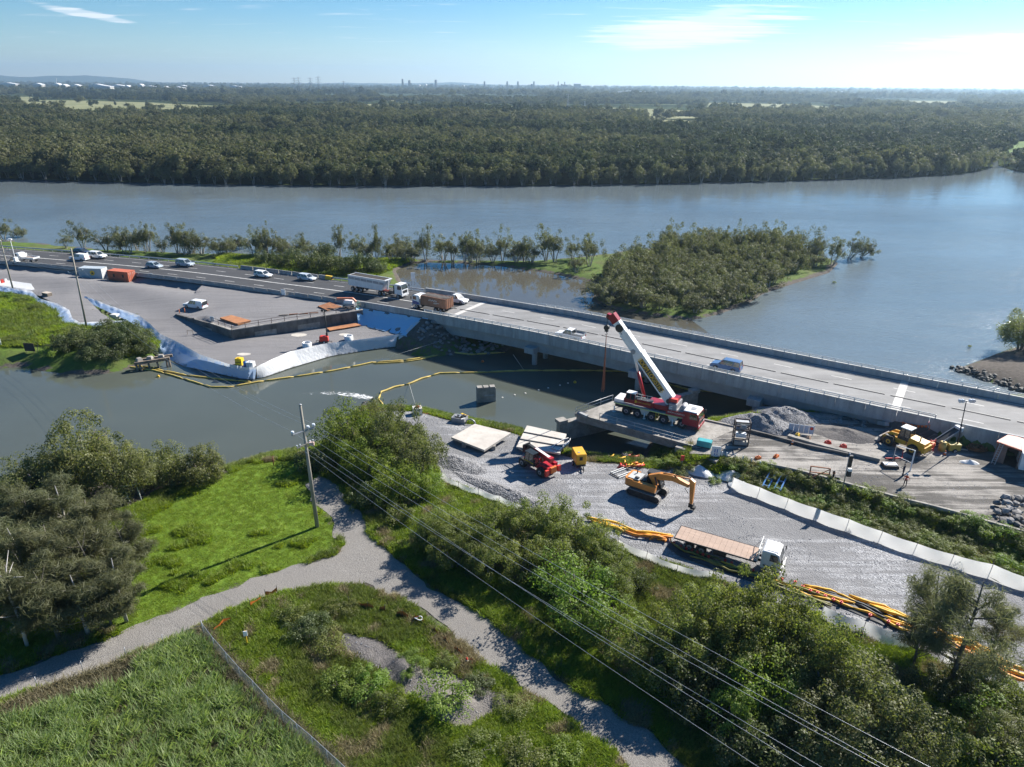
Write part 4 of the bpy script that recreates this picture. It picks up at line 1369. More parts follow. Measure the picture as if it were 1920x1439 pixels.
# lone pier left standing in the creek
p = G(912, 754, 0.0)
t = thing('old_pier', 'stub of old concrete pier standing alone in the creek', 'pier', (p.x, p.y, 0), R(12))
MB().box((0, 0.35, 0.7), (3.1, 0.9, 3.4)).build('shaft', M_CONC2, t)
for x in (-1.05, 0.0, 1.05):
 MB().box((x, 0.35, 2.52), (0.8, 1.0, 0.26)).build('bearing_block', M_CONC2, t)
MB().box((0.4, -0.12, 1.2), (1.6, 0.1, 0.16)).build('ledge', M_CONC, t)
# old abutment wall on the left platform
wall = thing('old_abutment_wall', 'blackened old concrete abutment wall with rusty railing holding raised fill', 'wall', (0, 0, 0))
W3 = [G(*q) for q in ABUT]
inner = Vector(ABUT_XY[2]).lerp(Vector((RP(S(-48)).x, RP(S(-48)).y)), 1)
for i, (a, c) in enumerate(zip(W3[:-1], W3[1:])):
 n = max(1, int((c - a).length / 3.6))
 for k in range(n):
  p, q = a.lerp(c, k / n), a.lerp(c, (k + 1) / n)
  zb = min(zl(p.x - .3, p.y - .8), zl(q.x - .3, q.y - .8)) - 0.4
  d = (q - p).to_2d().normalized()
  out_n = Vector((d.y, -d.x, 0))
  g_ = Vector((d.x, d.y, 0)) * 0.015
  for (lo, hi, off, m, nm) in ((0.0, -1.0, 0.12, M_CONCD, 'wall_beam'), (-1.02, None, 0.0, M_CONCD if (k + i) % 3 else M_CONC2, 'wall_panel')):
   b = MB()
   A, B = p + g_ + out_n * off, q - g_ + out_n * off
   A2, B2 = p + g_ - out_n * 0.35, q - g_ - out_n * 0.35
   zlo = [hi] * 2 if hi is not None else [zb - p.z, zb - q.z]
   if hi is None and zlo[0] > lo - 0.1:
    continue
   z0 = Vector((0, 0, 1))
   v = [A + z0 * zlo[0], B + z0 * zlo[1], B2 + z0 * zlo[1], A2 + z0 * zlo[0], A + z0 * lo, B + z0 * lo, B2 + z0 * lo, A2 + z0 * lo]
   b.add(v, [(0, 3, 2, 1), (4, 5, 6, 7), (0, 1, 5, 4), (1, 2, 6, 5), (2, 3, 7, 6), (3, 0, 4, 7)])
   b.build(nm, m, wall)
for a, c in zip(W3[1:-1], W3[2:]):
 MB().bar(a + Vector((0, .25, .06)), c + Vector((0, .25, .06)), 0.7, 0.12).build('coping', M_CONC2, wall)
railing(wall, [W3[1] + Vector((.2, .3, .1)), W3[2] + Vector((.0, .3, .1)), W3[3] + Vector((0, .3, .1)), W3[4] + Vector((-.4, .3, .1))], 1.05, 2.3, (0.55, 1.0), mat('rusty_rail', (0.14, 0.10, 0.075), (0.08, 0.06, 0.05), 4, 0.8), 0.04, 0.06)
# ------------------------------------------------------------------ plastic sheeting on the banks
def resample(pts_, step):
 pts_ = [Vector(p) for p in pts_]
 out = [pts_[0]]
 for a, c in zip(pts_[:-1], pts_[1:]):
  k = max(1, int((c - a).length / step))
  out += [a.lerp(c, (i + 1) / k) for i in range(k)]
 return out
def resample_n(pts_, n):
 pts_ = [Vector(p) for p in pts_]
 L = [0]
 for a, c in zip(pts_[:-1], pts_[1:]):
  L.append(L[-1] + (c - a).length)
 out = []
 for t_ in np.linspace(0, L[-1], n):
  i = min(max(np.searchsorted(L, t_) - 1, 0), len(pts_) - 2)
  f = (t_ - L[i]) / max(L[i + 1] - L[i], 1e-6)
  out.append(pts_[i].lerp(pts_[i + 1], f))
 return out
def sheet_mat(name, c_top, c_low, rough=0.32):
 m, nt, out = _nt(name)
 pos = nd(nt, 'ShaderNodeNewGeometry').outputs['Position']
 p = nd(nt, 'ShaderNodeBsdfPrincipled')
 at = nd(nt, 'ShaderNodeAttribute', attribute_name='across')
 n = noise_tex(nt, pos, 0.8, 7, 0.7)
 ad = nd(nt, 'ShaderNodeMath', operation='ADD')
 nt.links.new(at.outputs['Fac'], ad.inputs[0])
 nt.links.new(mrange(nt, n, 0.25, 0.75, -0.3, 0.3, False), ad.inputs[1])
 c = mix(nt, mrange(nt, ad.outputs[0], 0.12, 0.3), c_top, c_low)
 c = mix(nt, mrange(nt, noise_tex(nt, pos, 2.2, 8, 0.75), 0.62, 0.7, 0, 0.6), c, c_top)  # flecks of the top colour stand in for sunlit ridges
 c = mix(nt, mrange(nt, ad.outputs[0], 0.93, 1.1, 0, 0.7), c, (0.2, 0.19, 0.17))
 nt.links.new(c, p.inputs['Base Color'])
 p.inputs['Roughness'].default_value = rough
 bn = nd(nt, 'ShaderNodeBump')
 bn.inputs['Strength'].default_value = 0.9
 bn.inputs['Distance'].default_value = 0.12
 nt.links.new(noise_tex(nt, pos, 1.8, 6, 0.6, (1, 1, 0.4)), bn.inputs['Height'])
 nt.links.new(bn.outputs[0], p.inputs['Normal'])
 tr = nd(nt, 'ShaderNodeBsdfTranslucent')
 nt.links.new(c, tr.inputs[0])
 ms = nd(nt, 'ShaderNodeMixShader')
 ms.inputs[0].default_value = 0.3
 nt.links.new(p.outputs[0], ms.inputs[1])
 nt.links.new(tr.outputs[0], ms.inputs[2])
 nt.links.new(ms.outputs[0], out.inputs[0])
 return m
def drape(name, label, cat, top, bot, m, rows=7, step=0.6, wr=0.13, lift=0.1, group=None):
 n = max(8, int(sum((b - a).length for a, b in zip(top[:-1], top[1:])) / step))
 T, B = resample_n(top, n), resample_n(bot, n)
 V, ac = [], []
 for i in range(n):
  for j in range(rows):
   f = j / (rows - 1)
   p = T[i].lerp(B[i], f)
   w = (vnoise(np.array([i * step * 0.9]), np.array([f * 3.0 + 4]))[0] - .5) * 2 + (vnoise(np.array([i * step * 2.3]), np.array([f * 5.0]))[0] - .5)
   zt = zl(p.x, p.y) + 0.05
   p.z = max(p.z + lift + wr * w * math.sin(min(1, f * 1.2 + .1) * PI), zt if j < rows - 1 else p.z)
   V.append(p[:])
   ac.append(f)
 Q = [(i * rows + j, (i + 1) * rows + j, (i + 1) * rows + j + 1, i * rows + j + 1) for i in range(n - 1) for j in range(rows - 1)]
 me = np_mesh(name, V, Q, {'across': ac}, True)
 o = link(name, me, m)
 return tag(o, label, cat, group)
M_SHB = sheet_mat('blue_and_white_sheet', (0.82, 0.84, 0.86), (0.50, 0.65, 0.88))
M_SHW = sheet_mat('white_geotextile', (0.80, 0.80, 0.79), (0.74, 0.75, 0.76), 0.6)
M_SHL = sheet_mat('silver_blue_sheet', (0.78, 0.80, 0.83), (0.42, 0.54, 0.74), 0.35)
top = [G(x, y, 2.25) for x, y in ((158, 556), (212, 576), (260, 592), (282, 609), (300, 627), (332, 642), (375, 666), (425, 683), (462, 690), (481, 690))]
bot = [G(x, y, 0.05) for x, y in ((160, 570), (205, 596), (240, 617), (262, 632), (285, 658), (318, 676), (345, 688), (400, 700), (450, 711), (478, 713))]
bot[0].z, bot[1].z, bot[2].z, bot[3].z, bot[4].z = 1.5, 1.5, 1.4, 1.2, 0.5
bot[0], bot[1], bot[2], bot[3] = G(160, 566, 1.7), G(212, 590, 1.6), G(246, 606, 1.5), G(270, 622, 1.2)
drape('bank_sheeting', 'blue and white plastic sheeting pinned down the long creek bank', 'plastic sheeting', top, bot, M_SHB)
top = [G(x, y, 2.2) for x, y in ((481, 689), (510, 675), (545, 660), (607, 646), (695, 635), (757, 627), (775, 622))]
bot = [G(x, y, 0.04) for x, y in ((482, 711), (497, 708), (545, 691), (620, 669), (695, 657), (760, 649), (792, 641))]
drape('bank_sheeting', 'clean white geotextile sheet along the sunlit creek bank', 'plastic sheeting', top, bot, M_SHW, wr=0.10)
top = [G(x, y, 2.6) for x, y in ((-40, 535), (0, 538), (60, 547), (75, 561), (107, 570), (130, 582), (136, 598), (150, 606), (190, 604), (240, 602))]
bot = [G(x, y, 2.0) for x, y in ((-40, 550), (0, 547), (37, 552), (60, 566), (95, 581), (107, 590), (110, 604), (124, 615), (165, 618), (216, 610))]
drape('bank_sheeting', 'winding silver blue sheeting between grassy bank and gravel platform', 'plastic sheeting', top, bot, M_SHL, rows=6, step=0.5)
M_TARP = sheet_mat('blue_tarpaulin', (0.58, 0.80, 0.95), (0.48, 0.74, 0.94), 0.5)
top = [RP(S(-33), -0.6, -1.0), RP(S(-27.5), -0.6, -1.0), RP(S(-21), -0.6, -0.95), RP(S(-16.5), -0.6, -1.2)]
bot = [G(672, 610, 2.2), G(720, 622, 2.2), G(762, 633, 2.0), G(803, 628, 0.8)]
drape('slope_tarpaulin', 'bright blue tarpaulin spread on the slope below the bridge end', 'tarpaulin', top, bot, M_TARP, rows=9, step=0.6, wr=0.2, lift=0.12)
# ------------------------------------------------------------------ floating booms
M_BOOM = mat('faded_yellow_boom', (0.58, 0.43, 0.10), (0.40, 0.29, 0.07), 1.0, 0.6, dirt=0.5)
def boom(name, label, pts_, r=0.17, seg=5.0, m=None, par_name='boom_section', group=None):
 t = thing(name, label, 'boom', (0, 0, 0), 0, group)
 P = resample([Vector(p) for p in pts_], 0.8)
 k = max(2, int(seg / 0.8))
 for i in range(0, len(P) - 1, k):
  q = P[i:i + k + 1]
  if len(q) < 2:
   continue
  rr = [r * (0.45 if j in (0, len(q) - 1) else 1.0) for j in range(len(q))]
  q = [p + Vector((random.uniform(-.05, .05), random.uniform(-.05, .05), 0)) for p in q]
  MB().tube(q, rr, 6).build(par_name, m or M_BOOM, t)
 return t
def wpts(pp, z=0.1):
 return [G(x, y, z) for x, y in pp]
boom('floating_boom', 'yellow floating boom nearest the left bank, upper of the two strands', wpts([(185, 675), (247, 685), (282, 689), (300, 694), (350, 704), (412, 711), (470, 716)]))
boom('floating_boom', 'long yellow floating boom looping out from left bank to bridge pier', wpts([(185, 680), (246, 689), (290, 695), (320, 703), (362, 716), (395, 726), (430, 726), (485, 716), (570, 704), (632, 694), (697, 680), (757, 676), (800, 670), (840, 660), (885, 665), (947, 661)]))
boom('floating_boom', 'pale doubled boom strand floating near the bridge abutment', wpts([(700, 682), (757, 679), (790, 674), (838, 662)]), 0.13)
boom('floating_boom', 'yellow floating boom curving from tree point across to the crane', wpts([(722, 764), (709, 748), (715, 735), (740, 726), (767, 720), (790, 710), (825, 700), (890, 699), (982, 695), (1115, 695), (1175, 697), (1237, 716), (1287, 730), (1315, 733), (1395, 738)]))
def line(name, label, cat, pts_, r, m, group=None):
 o = MB().tube(pts_, r, 4).build(name, m)
 return tag(o, label, cat, group)
M_ROPE = mat('pale_rope', (0.6, 0.58, 0.52), (0.5, 0.48, 0.43), 5, 0.8)
line('mooring_rope', 'thin pale rope from boom up to the bridge pier', 'rope', [G(982, 694, .1), G(962, 665, 3.0)], 0.03, M_ROPE)
line('mooring_rope', 'thin pale rope from boom to white block on shore', 'rope', [G(767, 719, .1), G(779, 760, 2.9)], 0.025, M_ROPE)
line('mooring_rope', 'thin pale rope from outer boom to the abutment rocks', 'rope', [G(697, 680, .1), G(825, 640, 2.0)], 0.025, M_ROPE)
for k, (x, y, m, lab) in enumerate(((297, 707, M_YEL, 'small yellow buoy floating beside the timber remains'), (905, 679, M_ORG, 'small orange buoy floating near the bridge shadow'), (1078, 718, M_YEL, 'tiny yellow buoy drifting near the old bridge'))):
 t = thing('buoy', lab, 'buoy', G(x, y, 0.0))
 MB().cyl((0, 0, -0.15), (0, 0, 0.12), 0.22, 0.30, 10).cyl((0, 0, 0.12), (0, 0, 0.36), 0.30, 0.10, 10).build('float', m, t)
 MB().cyl((0, 0, 0.35), (0, 0, 0.5), 0.04, n=6).build('eye', M_DARK, t)
for k, (x, y) in enumerate(((942, 746), (965, 741), (985, 738), (1010, 732), (1028, 728), (1050, 723), (1065, 719))):
 t = thing('small_float', 'small pale net float in the row across the creek', 'float', G(x, y, 0.0), 0, 'row of pale floats across the creek')
 MB().cyl((0, 0, -0.08), (0, 0, 0.1), 0.2, 0.13, 8).build('body', M_ROPE, t)
# ------------------------------------------------------------------ rocks
rocks = []
for k in range(6):
 bm = bmesh.new()
 bmesh.ops.create_icosphere(bm, subdivisions=1, radius=0.5)
 for v in bm.verts:
  v.co *= random.uniform(0.72, 1.2)
  v.co.z *= 0.75
 me = bpy.data.meshes.new('stone')
 bm.to_mesh(me)
 bm.free()
 rocks.append(me)
def heap(name, label, cat, spots, m, par=None):
 """A pile: each stone an object under it."""
 t = par or thing(name, label, cat, spots[0][0])
 o0 = t.location
 for p, s in spots:
  me = random.choice(rocks)
  q = bpy.data.objects.new('stone', me)
  if not me.materials:
   me.materials.append(None)
  q.parent = t
  q.location = Vector(p) - o0
  q.rotation_euler = (random.uniform(-.4, .4), random.uniform(-.4, .4), random.random() * 6.28)
  q.scale = (s * random.uniform(.8, 1.3), s * random.uniform(.8, 1.2), s * random.uniform(.7, 1.1))
  COL.objects.link(q)
  q.material_slots[0].link = 'OBJECT'
  q.material_slots[0].material = m
 return t
sp = []
for k in range(115):
 f = random.random()
 c = Vector((G(1792, 692, 0.2))).lerp(G(1925, 736, 0.2), f)
 c += Vector((random.gauss(0.3, 0.5), random.gauss(0.6, 0.7), 0))
 c.z = max(0.05, zl(c.x, c.y)) + random.uniform(-.1, .25)
 sp.append((c, random.uniform(0.5, 1.15)))
heap('rock_spit', 'line of dark wet boulders edging the spit at right', 'rocks', sp, M_STONED)
sp = []
for k in range(190):
 s_ = random.uniform(S_AB0 - 1.0, S_AB0 + 13.5)
 p = RP(s_, random.uniform(-5.0, 7.0))
 p.z = zl(p.x, p.y) + random.uniform(0, .12)
 if p.z > -0.2:
  sp.append((p, random.uniform(0.6, 1.2)))
heap('abutment_riprap', 'grey riprap boulders piled under the left end of the bridge', 'rocks', sp, M_STONE)
sp = []
for k in range(60):
 p = G(random.uniform(1868, 1945), random.uniform(935, 992), 3.9)
 q = G(1915, 962, 3.9)
 d = (p - q).length
 p.z = zl(p.x, p.y) + max(0, 1.5 - d * 0.35) * random.uniform(0.5, 1)
 sp.append((p, random.uniform(0.4, 1.25)))
heap('demolition_rubble', 'heap of broken grey concrete rubble at the right edge of old road', 'rubble', sp, mat('broken_concrete', (0.29, 0.275, 0.26), (0.13, 0.125, 0.12), 1.5, 0.9, bump=0.5, bs=6, rand=0.35))
sp = []
for k in range(40):
 p = G(random.uniform(1556, 1640), random.uniform(778, 806), 3.9)
 p.z = zl(p.x, p.y) + 0.1
 sp.append((p, random.uniform(0.35, 0.9)))
heap('broken_rock_bund', 'low bund of broken pale rock beneath the right end of bridge', 'rocks', sp, M_STONE)
sp = []
for k in range(46):
 c = Vector(G(700, 752, 0.2)).lerp(G(682, 770, 0.3), random.random())
 c += Vector((random.gauss(0, 0.7), random.gauss(0, 0.6), random.uniform(0, .3)))
 sp.append((c, random.uniform(0.3, 0.7)))
heap('outfall_rocks', 'dark rocks at the tree point where white water churns', 'rocks', sp, M_STONED)
def mound(name, label, cat, cx, cy, z, rx, ry, h_, m, rz=0.0, seed=0.0, kind=None):
 n, k = 40, 16
 V, Q = [(0, 0, h_)], []
 for j in range(1, k + 1):
  r = j / k
  for i in range(n):
   a = 2 * PI * i / n
   rr = r * (1 + 0.25 * (fbm(np.array([math.cos(a) * 1.5 + seed]), np.array([math.sin(a) * 1.5 + 3]), 3)[0] - 0.5))
   x, y = math.cos(a) * rr * rx, math.sin(a) * rr * ry
   w = fbm(np.array([x * 1.3 + seed]), np.array([y * 1.3]), 4)[0] - 0.5
   V.append((x, y, h_ * max(0, 1 - r) ** 0.9 * (1 + w * 0.5) + w * 0.25 * (1 - r) - 0.08 * r))
 F3 = [(0, 1 + i, 1 + (i + 1) % n) for i in range(n)]
 F4 = [(1 + (j - 1) * n + i, 1 + j * n + i, 1 + j * n + (i + 1) % n, 1 + (j - 1) * n + (i + 1) % n) for j in range(1, k) for i in range(n)]
 b = MB()
 b.add(V, F3 + F4, 0, True)
 o = b.build(name, m, None, G(cx, cy, z) if cy else None, rz)
 return tag(o, label, cat, None, kind)
M_HEAP = gravel_mat('blue_gravel_heap', (0.10, 0.10, 0.105), (0.34, 0.335, 0.34), (0.22, 0.215, 0.215), 0.2, 6.0, 0.14)
mound('gravel_heap', 'conical heap of grey gravel between old bridge and highway bridge', 'gravel heap', 1425, 800, 3.7, 5.6, 3.2, 2.2, M_HEAP, R(-20), 1.0)
mound('gravel_heap', 'lower gravel heap in the bridge shade behind the sunlit one', 'gravel heap', 1478, 782, 3.6, 5.0, 3.0, 1.6, M_HEAP, R(-30), 5.0)
mound('spoil_heap', 'dark earth stockpile beside the yellow loader', 'earth heap', 1578, 815, 3.75, 5.5, 3.0, 0.9, M_SOIL, R(-25), 9.0)
mound('spoil_heap', 'dark earth pile against the retaining wall by conveyor', 'earth heap', 1772, 808, 3.8, 3.2, 2.2, 1.8, M_SOIL, R(-30), 12.0)
mound('gravel_windrow', 'low ridge of coarse stone beside the concrete plates', 'gravel heap', 858, 868, 2.2, 4.6, 2.0, 0.8, M_HEAP, R(-35), 15.0)
mound('gravel_windrow', 'low ridge of blue stone behind the lower silt fence', 'gravel heap', 955, 925, 2.2, 9.0, 1.3, 0.6, M_HEAP, R(-36), 18.0)
# remains of timber jetty at the left bank
t = thing('timber_jetty_remains', 'ruined dark timber jetty with leaning piles at the left bank', 'jetty', (0, 0, 0))
a, c = G(252, 682, 1.4), G(318, 672, 1.6)
MB().bar(a, c, 0.7, 0.5).build('crossbeam', M_TIMB, t)
MB().bar(a + Vector((0, 1.3, .1)), c + Vector((0, 1.2, .1)), 0.5, 0.45).build('crossbeam', M_TIMB, t)
for f in (0.03, 0.12, 0.38, 0.62, 0.9, 0.97):
 p = a.lerp(c, f)
 MB().cyl((p.x + random.uniform(-.4, .4), p.y + random.uniform(-.3, .3), -1.2), (p.x, p.y, 1.5), 0.2, 0.17, 8).build('pile', M_TIMB, t)
for f in (0.1, 0.4, 0.72):
 p = a.lerp(c, f) + Vector((0, .6, .5))
 MB().box(p, (1.0, 0.9, 0.5), rz=random.random(), top=0.7).build('stone_cap', M_CONC2, t)
# ------------------------------------------------------------------ vehicles and machines (+x forward, origin on the ground)
def paint(name, c, rough=0.28):
 return mat(name, c, tuple(x * 0.85 for x in c), 0.9, rough, dirt=0.18, dirt_c=(0.25, 0.22, 0.19))
M_PW = paint('white_car_paint', (0.78, 0.78, 0.78))
M_PS = paint('silver_blue_paint', (0.36, 0.42, 0.48))
M_PDB = paint('dark_blue_paint', (0.03, 0.05, 0.10))
M_PB = paint('blue_car_paint', (0.09, 0.17, 0.32))
M_LAMP = mat('lamp_glass', (0.75, 0.75, 0.72), (0.6, 0.6, 0.6), 8, 0.1)
M_TAIL = mat('tail_lamp_red', (0.45, 0.02, 0.02), (0.35, 0.02, 0.02), 8, 0.2)
M_RIM = mat('wheel_rim_grey', (0.42, 0.42, 0.43), (0.3, 0.3, 0.31), 5, 0.4, 0.5)
M_RIMR = mat('wheel_rim_dusty', (0.42, 0.30, 0.28), (0.30, 0.2, 0.19), 5, 0.6)
M_GREY = mat('grey_paint', (0.33, 0.33, 0.34), (0.25, 0.25, 0.26), 2, 0.5)
M_TRIM = mat('black_trim', (0.03, 0.03, 0.032), (0.02, 0.02, 0.02), 5, 0.5)
_wheel_cache = {}
def wheel_me(r, w, rim):
 k = (r, w, rim.name)
 if k not in _wheel_cache:
  b = MB()
  b.cyl((0, -w / 2, 0), (0, -w / 2 + 0.05, 0), r * 0.9, r, 16, 0)
  b.cyl((0, -w / 2 + 0.05, 0), (0, w / 2 - 0.05, 0), r, r, 16, 0, caps=False)
  b.cyl((0, w / 2 - 0.05, 0), (0, w / 2, 0), r, r * 0.9, 16, 0)
  for sy in (-1, 1):
   b.cyl((0, sy * (w / 2 - 0.02), 0), (0, sy * (w / 2 + 0.012), 0), r * (.62 if r < .6 else .48), r * (.56 if r < .6 else .42), 12, 1)
   b.cyl((0, sy * (w / 2), 0), (0, sy * (w / 2 + 0.03), 0), r * 0.22, r * 0.18, 8, 0)
  me = b.mesh('wheel')
  me.materials.append(M_BLACK)
  me.materials.append(rim)
  _wheel_cache[k] = me
 return _wheel_cache[k]
def wheels(par, spots, r, w, rim=None):
 me = wheel_me(r, w, rim or M_RIM)
 for x, y in spots:
  o = bpy.data.objects.new('wheel', me)
  o.parent = par
  o.location = (x, y, r)
  COL.objects.link(o)
def frust(b, x0, x1, w0, z0, X0, X1, w1, z1, m=0):
 return b.add([(x0, -w0 / 2, z0), (x1, -w0 / 2, z0), (x1, w0 / 2, z0), (x0, w0 / 2, z0), (X0, -w1 / 2, z1), (X1, -w1 / 2, z1), (X1, w1 / 2, z1), (X0, w1 / 2, z1)],
     [(3, 2, 1, 0), (4, 5, 6, 7), (0, 1, 5, 4), (1, 2, 6, 5), (2, 3, 7, 6), (3, 0, 4, 7)], m)
def place(rear, front, z=None):
 a = G(*rear, z) if z is not None else GZ(*rear)
 c = G(*front, z) if z is not None else GZ(*front)
 d = c - a
 mid = (a + c) / 2
 if z is None:
  mid.z = zl(mid.x, mid.y) + 0.04
 return mid, math.atan2(d.y, d.x)
def on_road(px, py, ahead):
 z = 4.0
 for _ in range(8):
  p = G(px, py, z)
  z = float(zr_np(p.x))
 s_ = S(p.x)
 for _ in range(6):                       # settle on the station whose normal holds the point
  q = RP(s_, 0)
  tx, ty = near_t(X(s_))
  s_ += (p.x - q.x) * float(tx) + (p.y - q.y) * float(ty)
 q = RP(s_, 0)
 tx, ty = near_t(X(s_))
 off = -(p.x - q.x) * float(ty) + (p.y - q.y) * float(tx)
 return RP(s_, off, 0.01), RH(s_) + (0 if ahead else PI), s_, off
DIM = {'hatch': (4.3, 1.78, 1.48), 'wagon': (4.75, 1.8, 1.5), 'suv': (4.85, 1.9, 1.82), 'ute': (5.3, 1.88, 1.8), 'canopy': (5.3, 1.88, 1.82), 'tray': (5.4, 1.9, 1.82)}
def car(name, label, kind, m, loc, rz, group=None):
 L, W, Ht = DIM[kind]
 t = thing(name, label, 'car' if kind in ('hatch', 'wagon', 'suv') else 'ute', loc, rz, group)
 wr = 0.36 if kind in ('suv', 'ute', 'canopy', 'tray') else 0.32
 zb, zd = wr * 0.75, Ht * 0.58
 fx_, rx_ = L * 0.31, -L * 0.29
 def arch(cx):
  return [(cx + math.cos(a) * (wr + .07), wr + math.sin(a) * (wr + .05)) for a in np.linspace(0.15, PI - 0.15, 6)]
 hood = Ht * 0.54
 prof = [(-L / 2, zb + .05), (-L / 2 - .02, zd * .7), (-L / 2 + .05, zd)]
 if kind in ('ute', 'tray'):
  prof += [(-L * 0.14, zd)]
 prof += [(L * 0.20, zd), (L * 0.26, hood + .04), (L / 2 - .22, hood - .08), (L / 2, hood - .28), (L / 2 + .02, zb + .08)]
 prof += [(fx_ + wr + .08, zb)] + arch(fx_) + [(fx_ - wr - .08, zb - .03), (rx_ + wr + .08, zb - .03)] + arch(rx_) + [(rx_ - wr - .08, zb)]
 MB().side(prof, -W / 2, W / 2, 0, 0.09).build('body', m, t)
 # cabin: glass, roof and pillars
 if kind in ('ute', 'tray'):
  x0, x1, X0, X1 = -L * 0.13, L * 0.235, -L * 0.10, L * 0.10
 elif kind == 'hatch':
  x0, x1, X0, X1 = -L * 0.47, L * 0.25, -L * 0.36, L * 0.06
 elif kind == 'wagon':
  x0, x1, X0, X1 = -L * 0.48, L * 0.24, -L * 0.42, L * 0.07
 else:
  x0, x1, X0, X1 = -L * 0.485, L * 0.235, -L * 0.455, L * 0.09
 W0, W1 = W * 0.93, W * 0.77
 g = MB()
 frust(g, x0, x1, W0, zd - .02, X0, X1, W1, Ht - .05)
 g.build('windows', M_GLASS, t)
 r = MB()
 frust(r, X0 - .03, X1 + .05, W1 + .05, Ht - .07, X0 + .04, X1 - .08, W1 - .10, Ht)
 n = 3 if kind in ('ute', 'tray', 'hatch') else 4
 for i in range(n):
  f = i / (n - 1)
  for sy in (-1, 1):
   r.bar((x0 + (x1 - x0) * f, sy * (W0 / 2 + .005), zd - .03), (X0 + (X1 - X0) * f, sy * (W1 / 2 + .012), Ht - .05), 0.10, 0.05)
 if kind == 'canopy':
  frust(r, -L * .485, -L * .16, W0 + .02, zd, -L * .46, -L * .17, W1 + .06, Ht - .02)
 r.build('roof', m, t)
 if kind == 'tray':
  b = MB()
  b.box((-L * 0.325, 0, zd + .02), (L * 0.36, W + .04, 0.08))
  for sy in (-1, 1):
   b.box((-L * 0.325, sy * (W / 2), zd + .2), (L * 0.36, 0.05, 0.3))
  b.box((-L * 0.505, 0, zd + .2), (0.05, W, 0.3))
  b.bar((-L * .14, -W * .45, zd), (-L * .14, -W * .45, Ht), .06).bar((-L * .14, W * .45, zd), (-L * .14, W * .45, Ht), .06).bar((-L * .14, -W * .45, Ht), (-L * .14, W * .45, Ht), .06)
  b.build('tray', M_GALV, t)
 elif kind == 'ute':
  MB().box((-L * .33, 0, zd + .015), (L * .33, W * .86, .03)).build('tonneau_cover', M_TRIM, t)
 wheels(t, [(fx_, W / 2 - .1), (fx_, -W / 2 + .1), (rx_, W / 2 - .1), (rx_, -W / 2 + .1)], wr, 0.22)
 for sy in (-1, 1):
  MB().box((L / 2 - .06, sy * W * .36, hood - .2), (.14, .38, .16)).build('headlight', M_LAMP, t)
  MB().box((-L / 2 + .01, sy * W * .41, zd - .18), (.08, .2, .3)).build('tail_light', M_TAIL, t)
  MB().box((x1 - .25, sy * (W / 2 + .06), zd + .08), (.14, .16, .14)).build('mirror', m, t)
 MB().box((L / 2 + .02, 0, zb + .16), (.12, W * .8, .2)).build('bumper', M_TRIM if kind != 'hatch' else m, t)
 MB().box((L / 2 + .09, 0, zb + .17), (.02, .36, .12)).build('number_plate', M_WHITE, t)
 return t
def road_car(name, label, kind, m, px, py, ahead, group='vehicles on the highway'):
 loc, rz, _, off = on_road(px, py, ahead)
 return car(name, label, kind, m, loc, rz, group)
road_car('parked_ute', 'white ute heading left beside the grey shipping container', 'canopy', M_PW, 150, 488, False)
road_car('car', 'dark blue sedan farthest left in the far lane behind white ute', 'wagon', M_PDB, 155, 476, True)
road_car('car', 'white four wheel drive close behind the white ute near the left pole', 'suv', M_PW, 184, 484, True)
road_car('car', 'silver hatchback above the orange container on the highway', 'hatch', M_PS, 290, 502, True)
road_car('car', 'silver blue four wheel drive leading the silver hatchback', 'suv', M_PS, 348, 499, True)
road_car('car', 'white wagon driving beside the short far barrier row', 'wagon', M_PW, 494, 519, True)
road_car('car', 'pale silver wagon just behind the tipper semitrailer', 'wagon', paint('pale_silver_paint', (0.5, 0.54, 0.58)), 576, 524, True)
road_car('ute', 'white ute passing behind the brown skip bin truck', 'ute', M_PW, 856, 566, True)
road_car('ute', 'white tray ute alone on the bridge heading left', 'tray', M_PW, 1069, 635, False)
road_car('car', 'blue boxy four wheel drive on the bridge right of the crane', 'suv', M_PB, 1361, 693, False)
loc, rz = place((386, 580), (349, 576))
pk = car('ute', 'white canopy ute parked alone on the gravel platform', 'canopy', M_PW, loc, rz)
MB().box((-2.69, 0, 1.35), (0.05, 1.4, 0.75)).build('dark_rear_opening', M_TRIM, pk)  # black panel stands in for the shade inside the open rear
for x, y in ((337, 589), (347, 587)):
 t = thing('marker_bollard', 'orange bollard standing by the parked white ute', 'bollard', GZ(x, y), 0, 'orange bollards by the parked ute')
 MB().cyl((0, 0, 0), (0, 0, 1.05), 0.09, 0.06, 8).build('post', M_ORG, t)
 MB().cyl((0, 0, 0), (0, 0, 0.08), 0.22, 0.2, 8).build('base', M_BLACK, t)
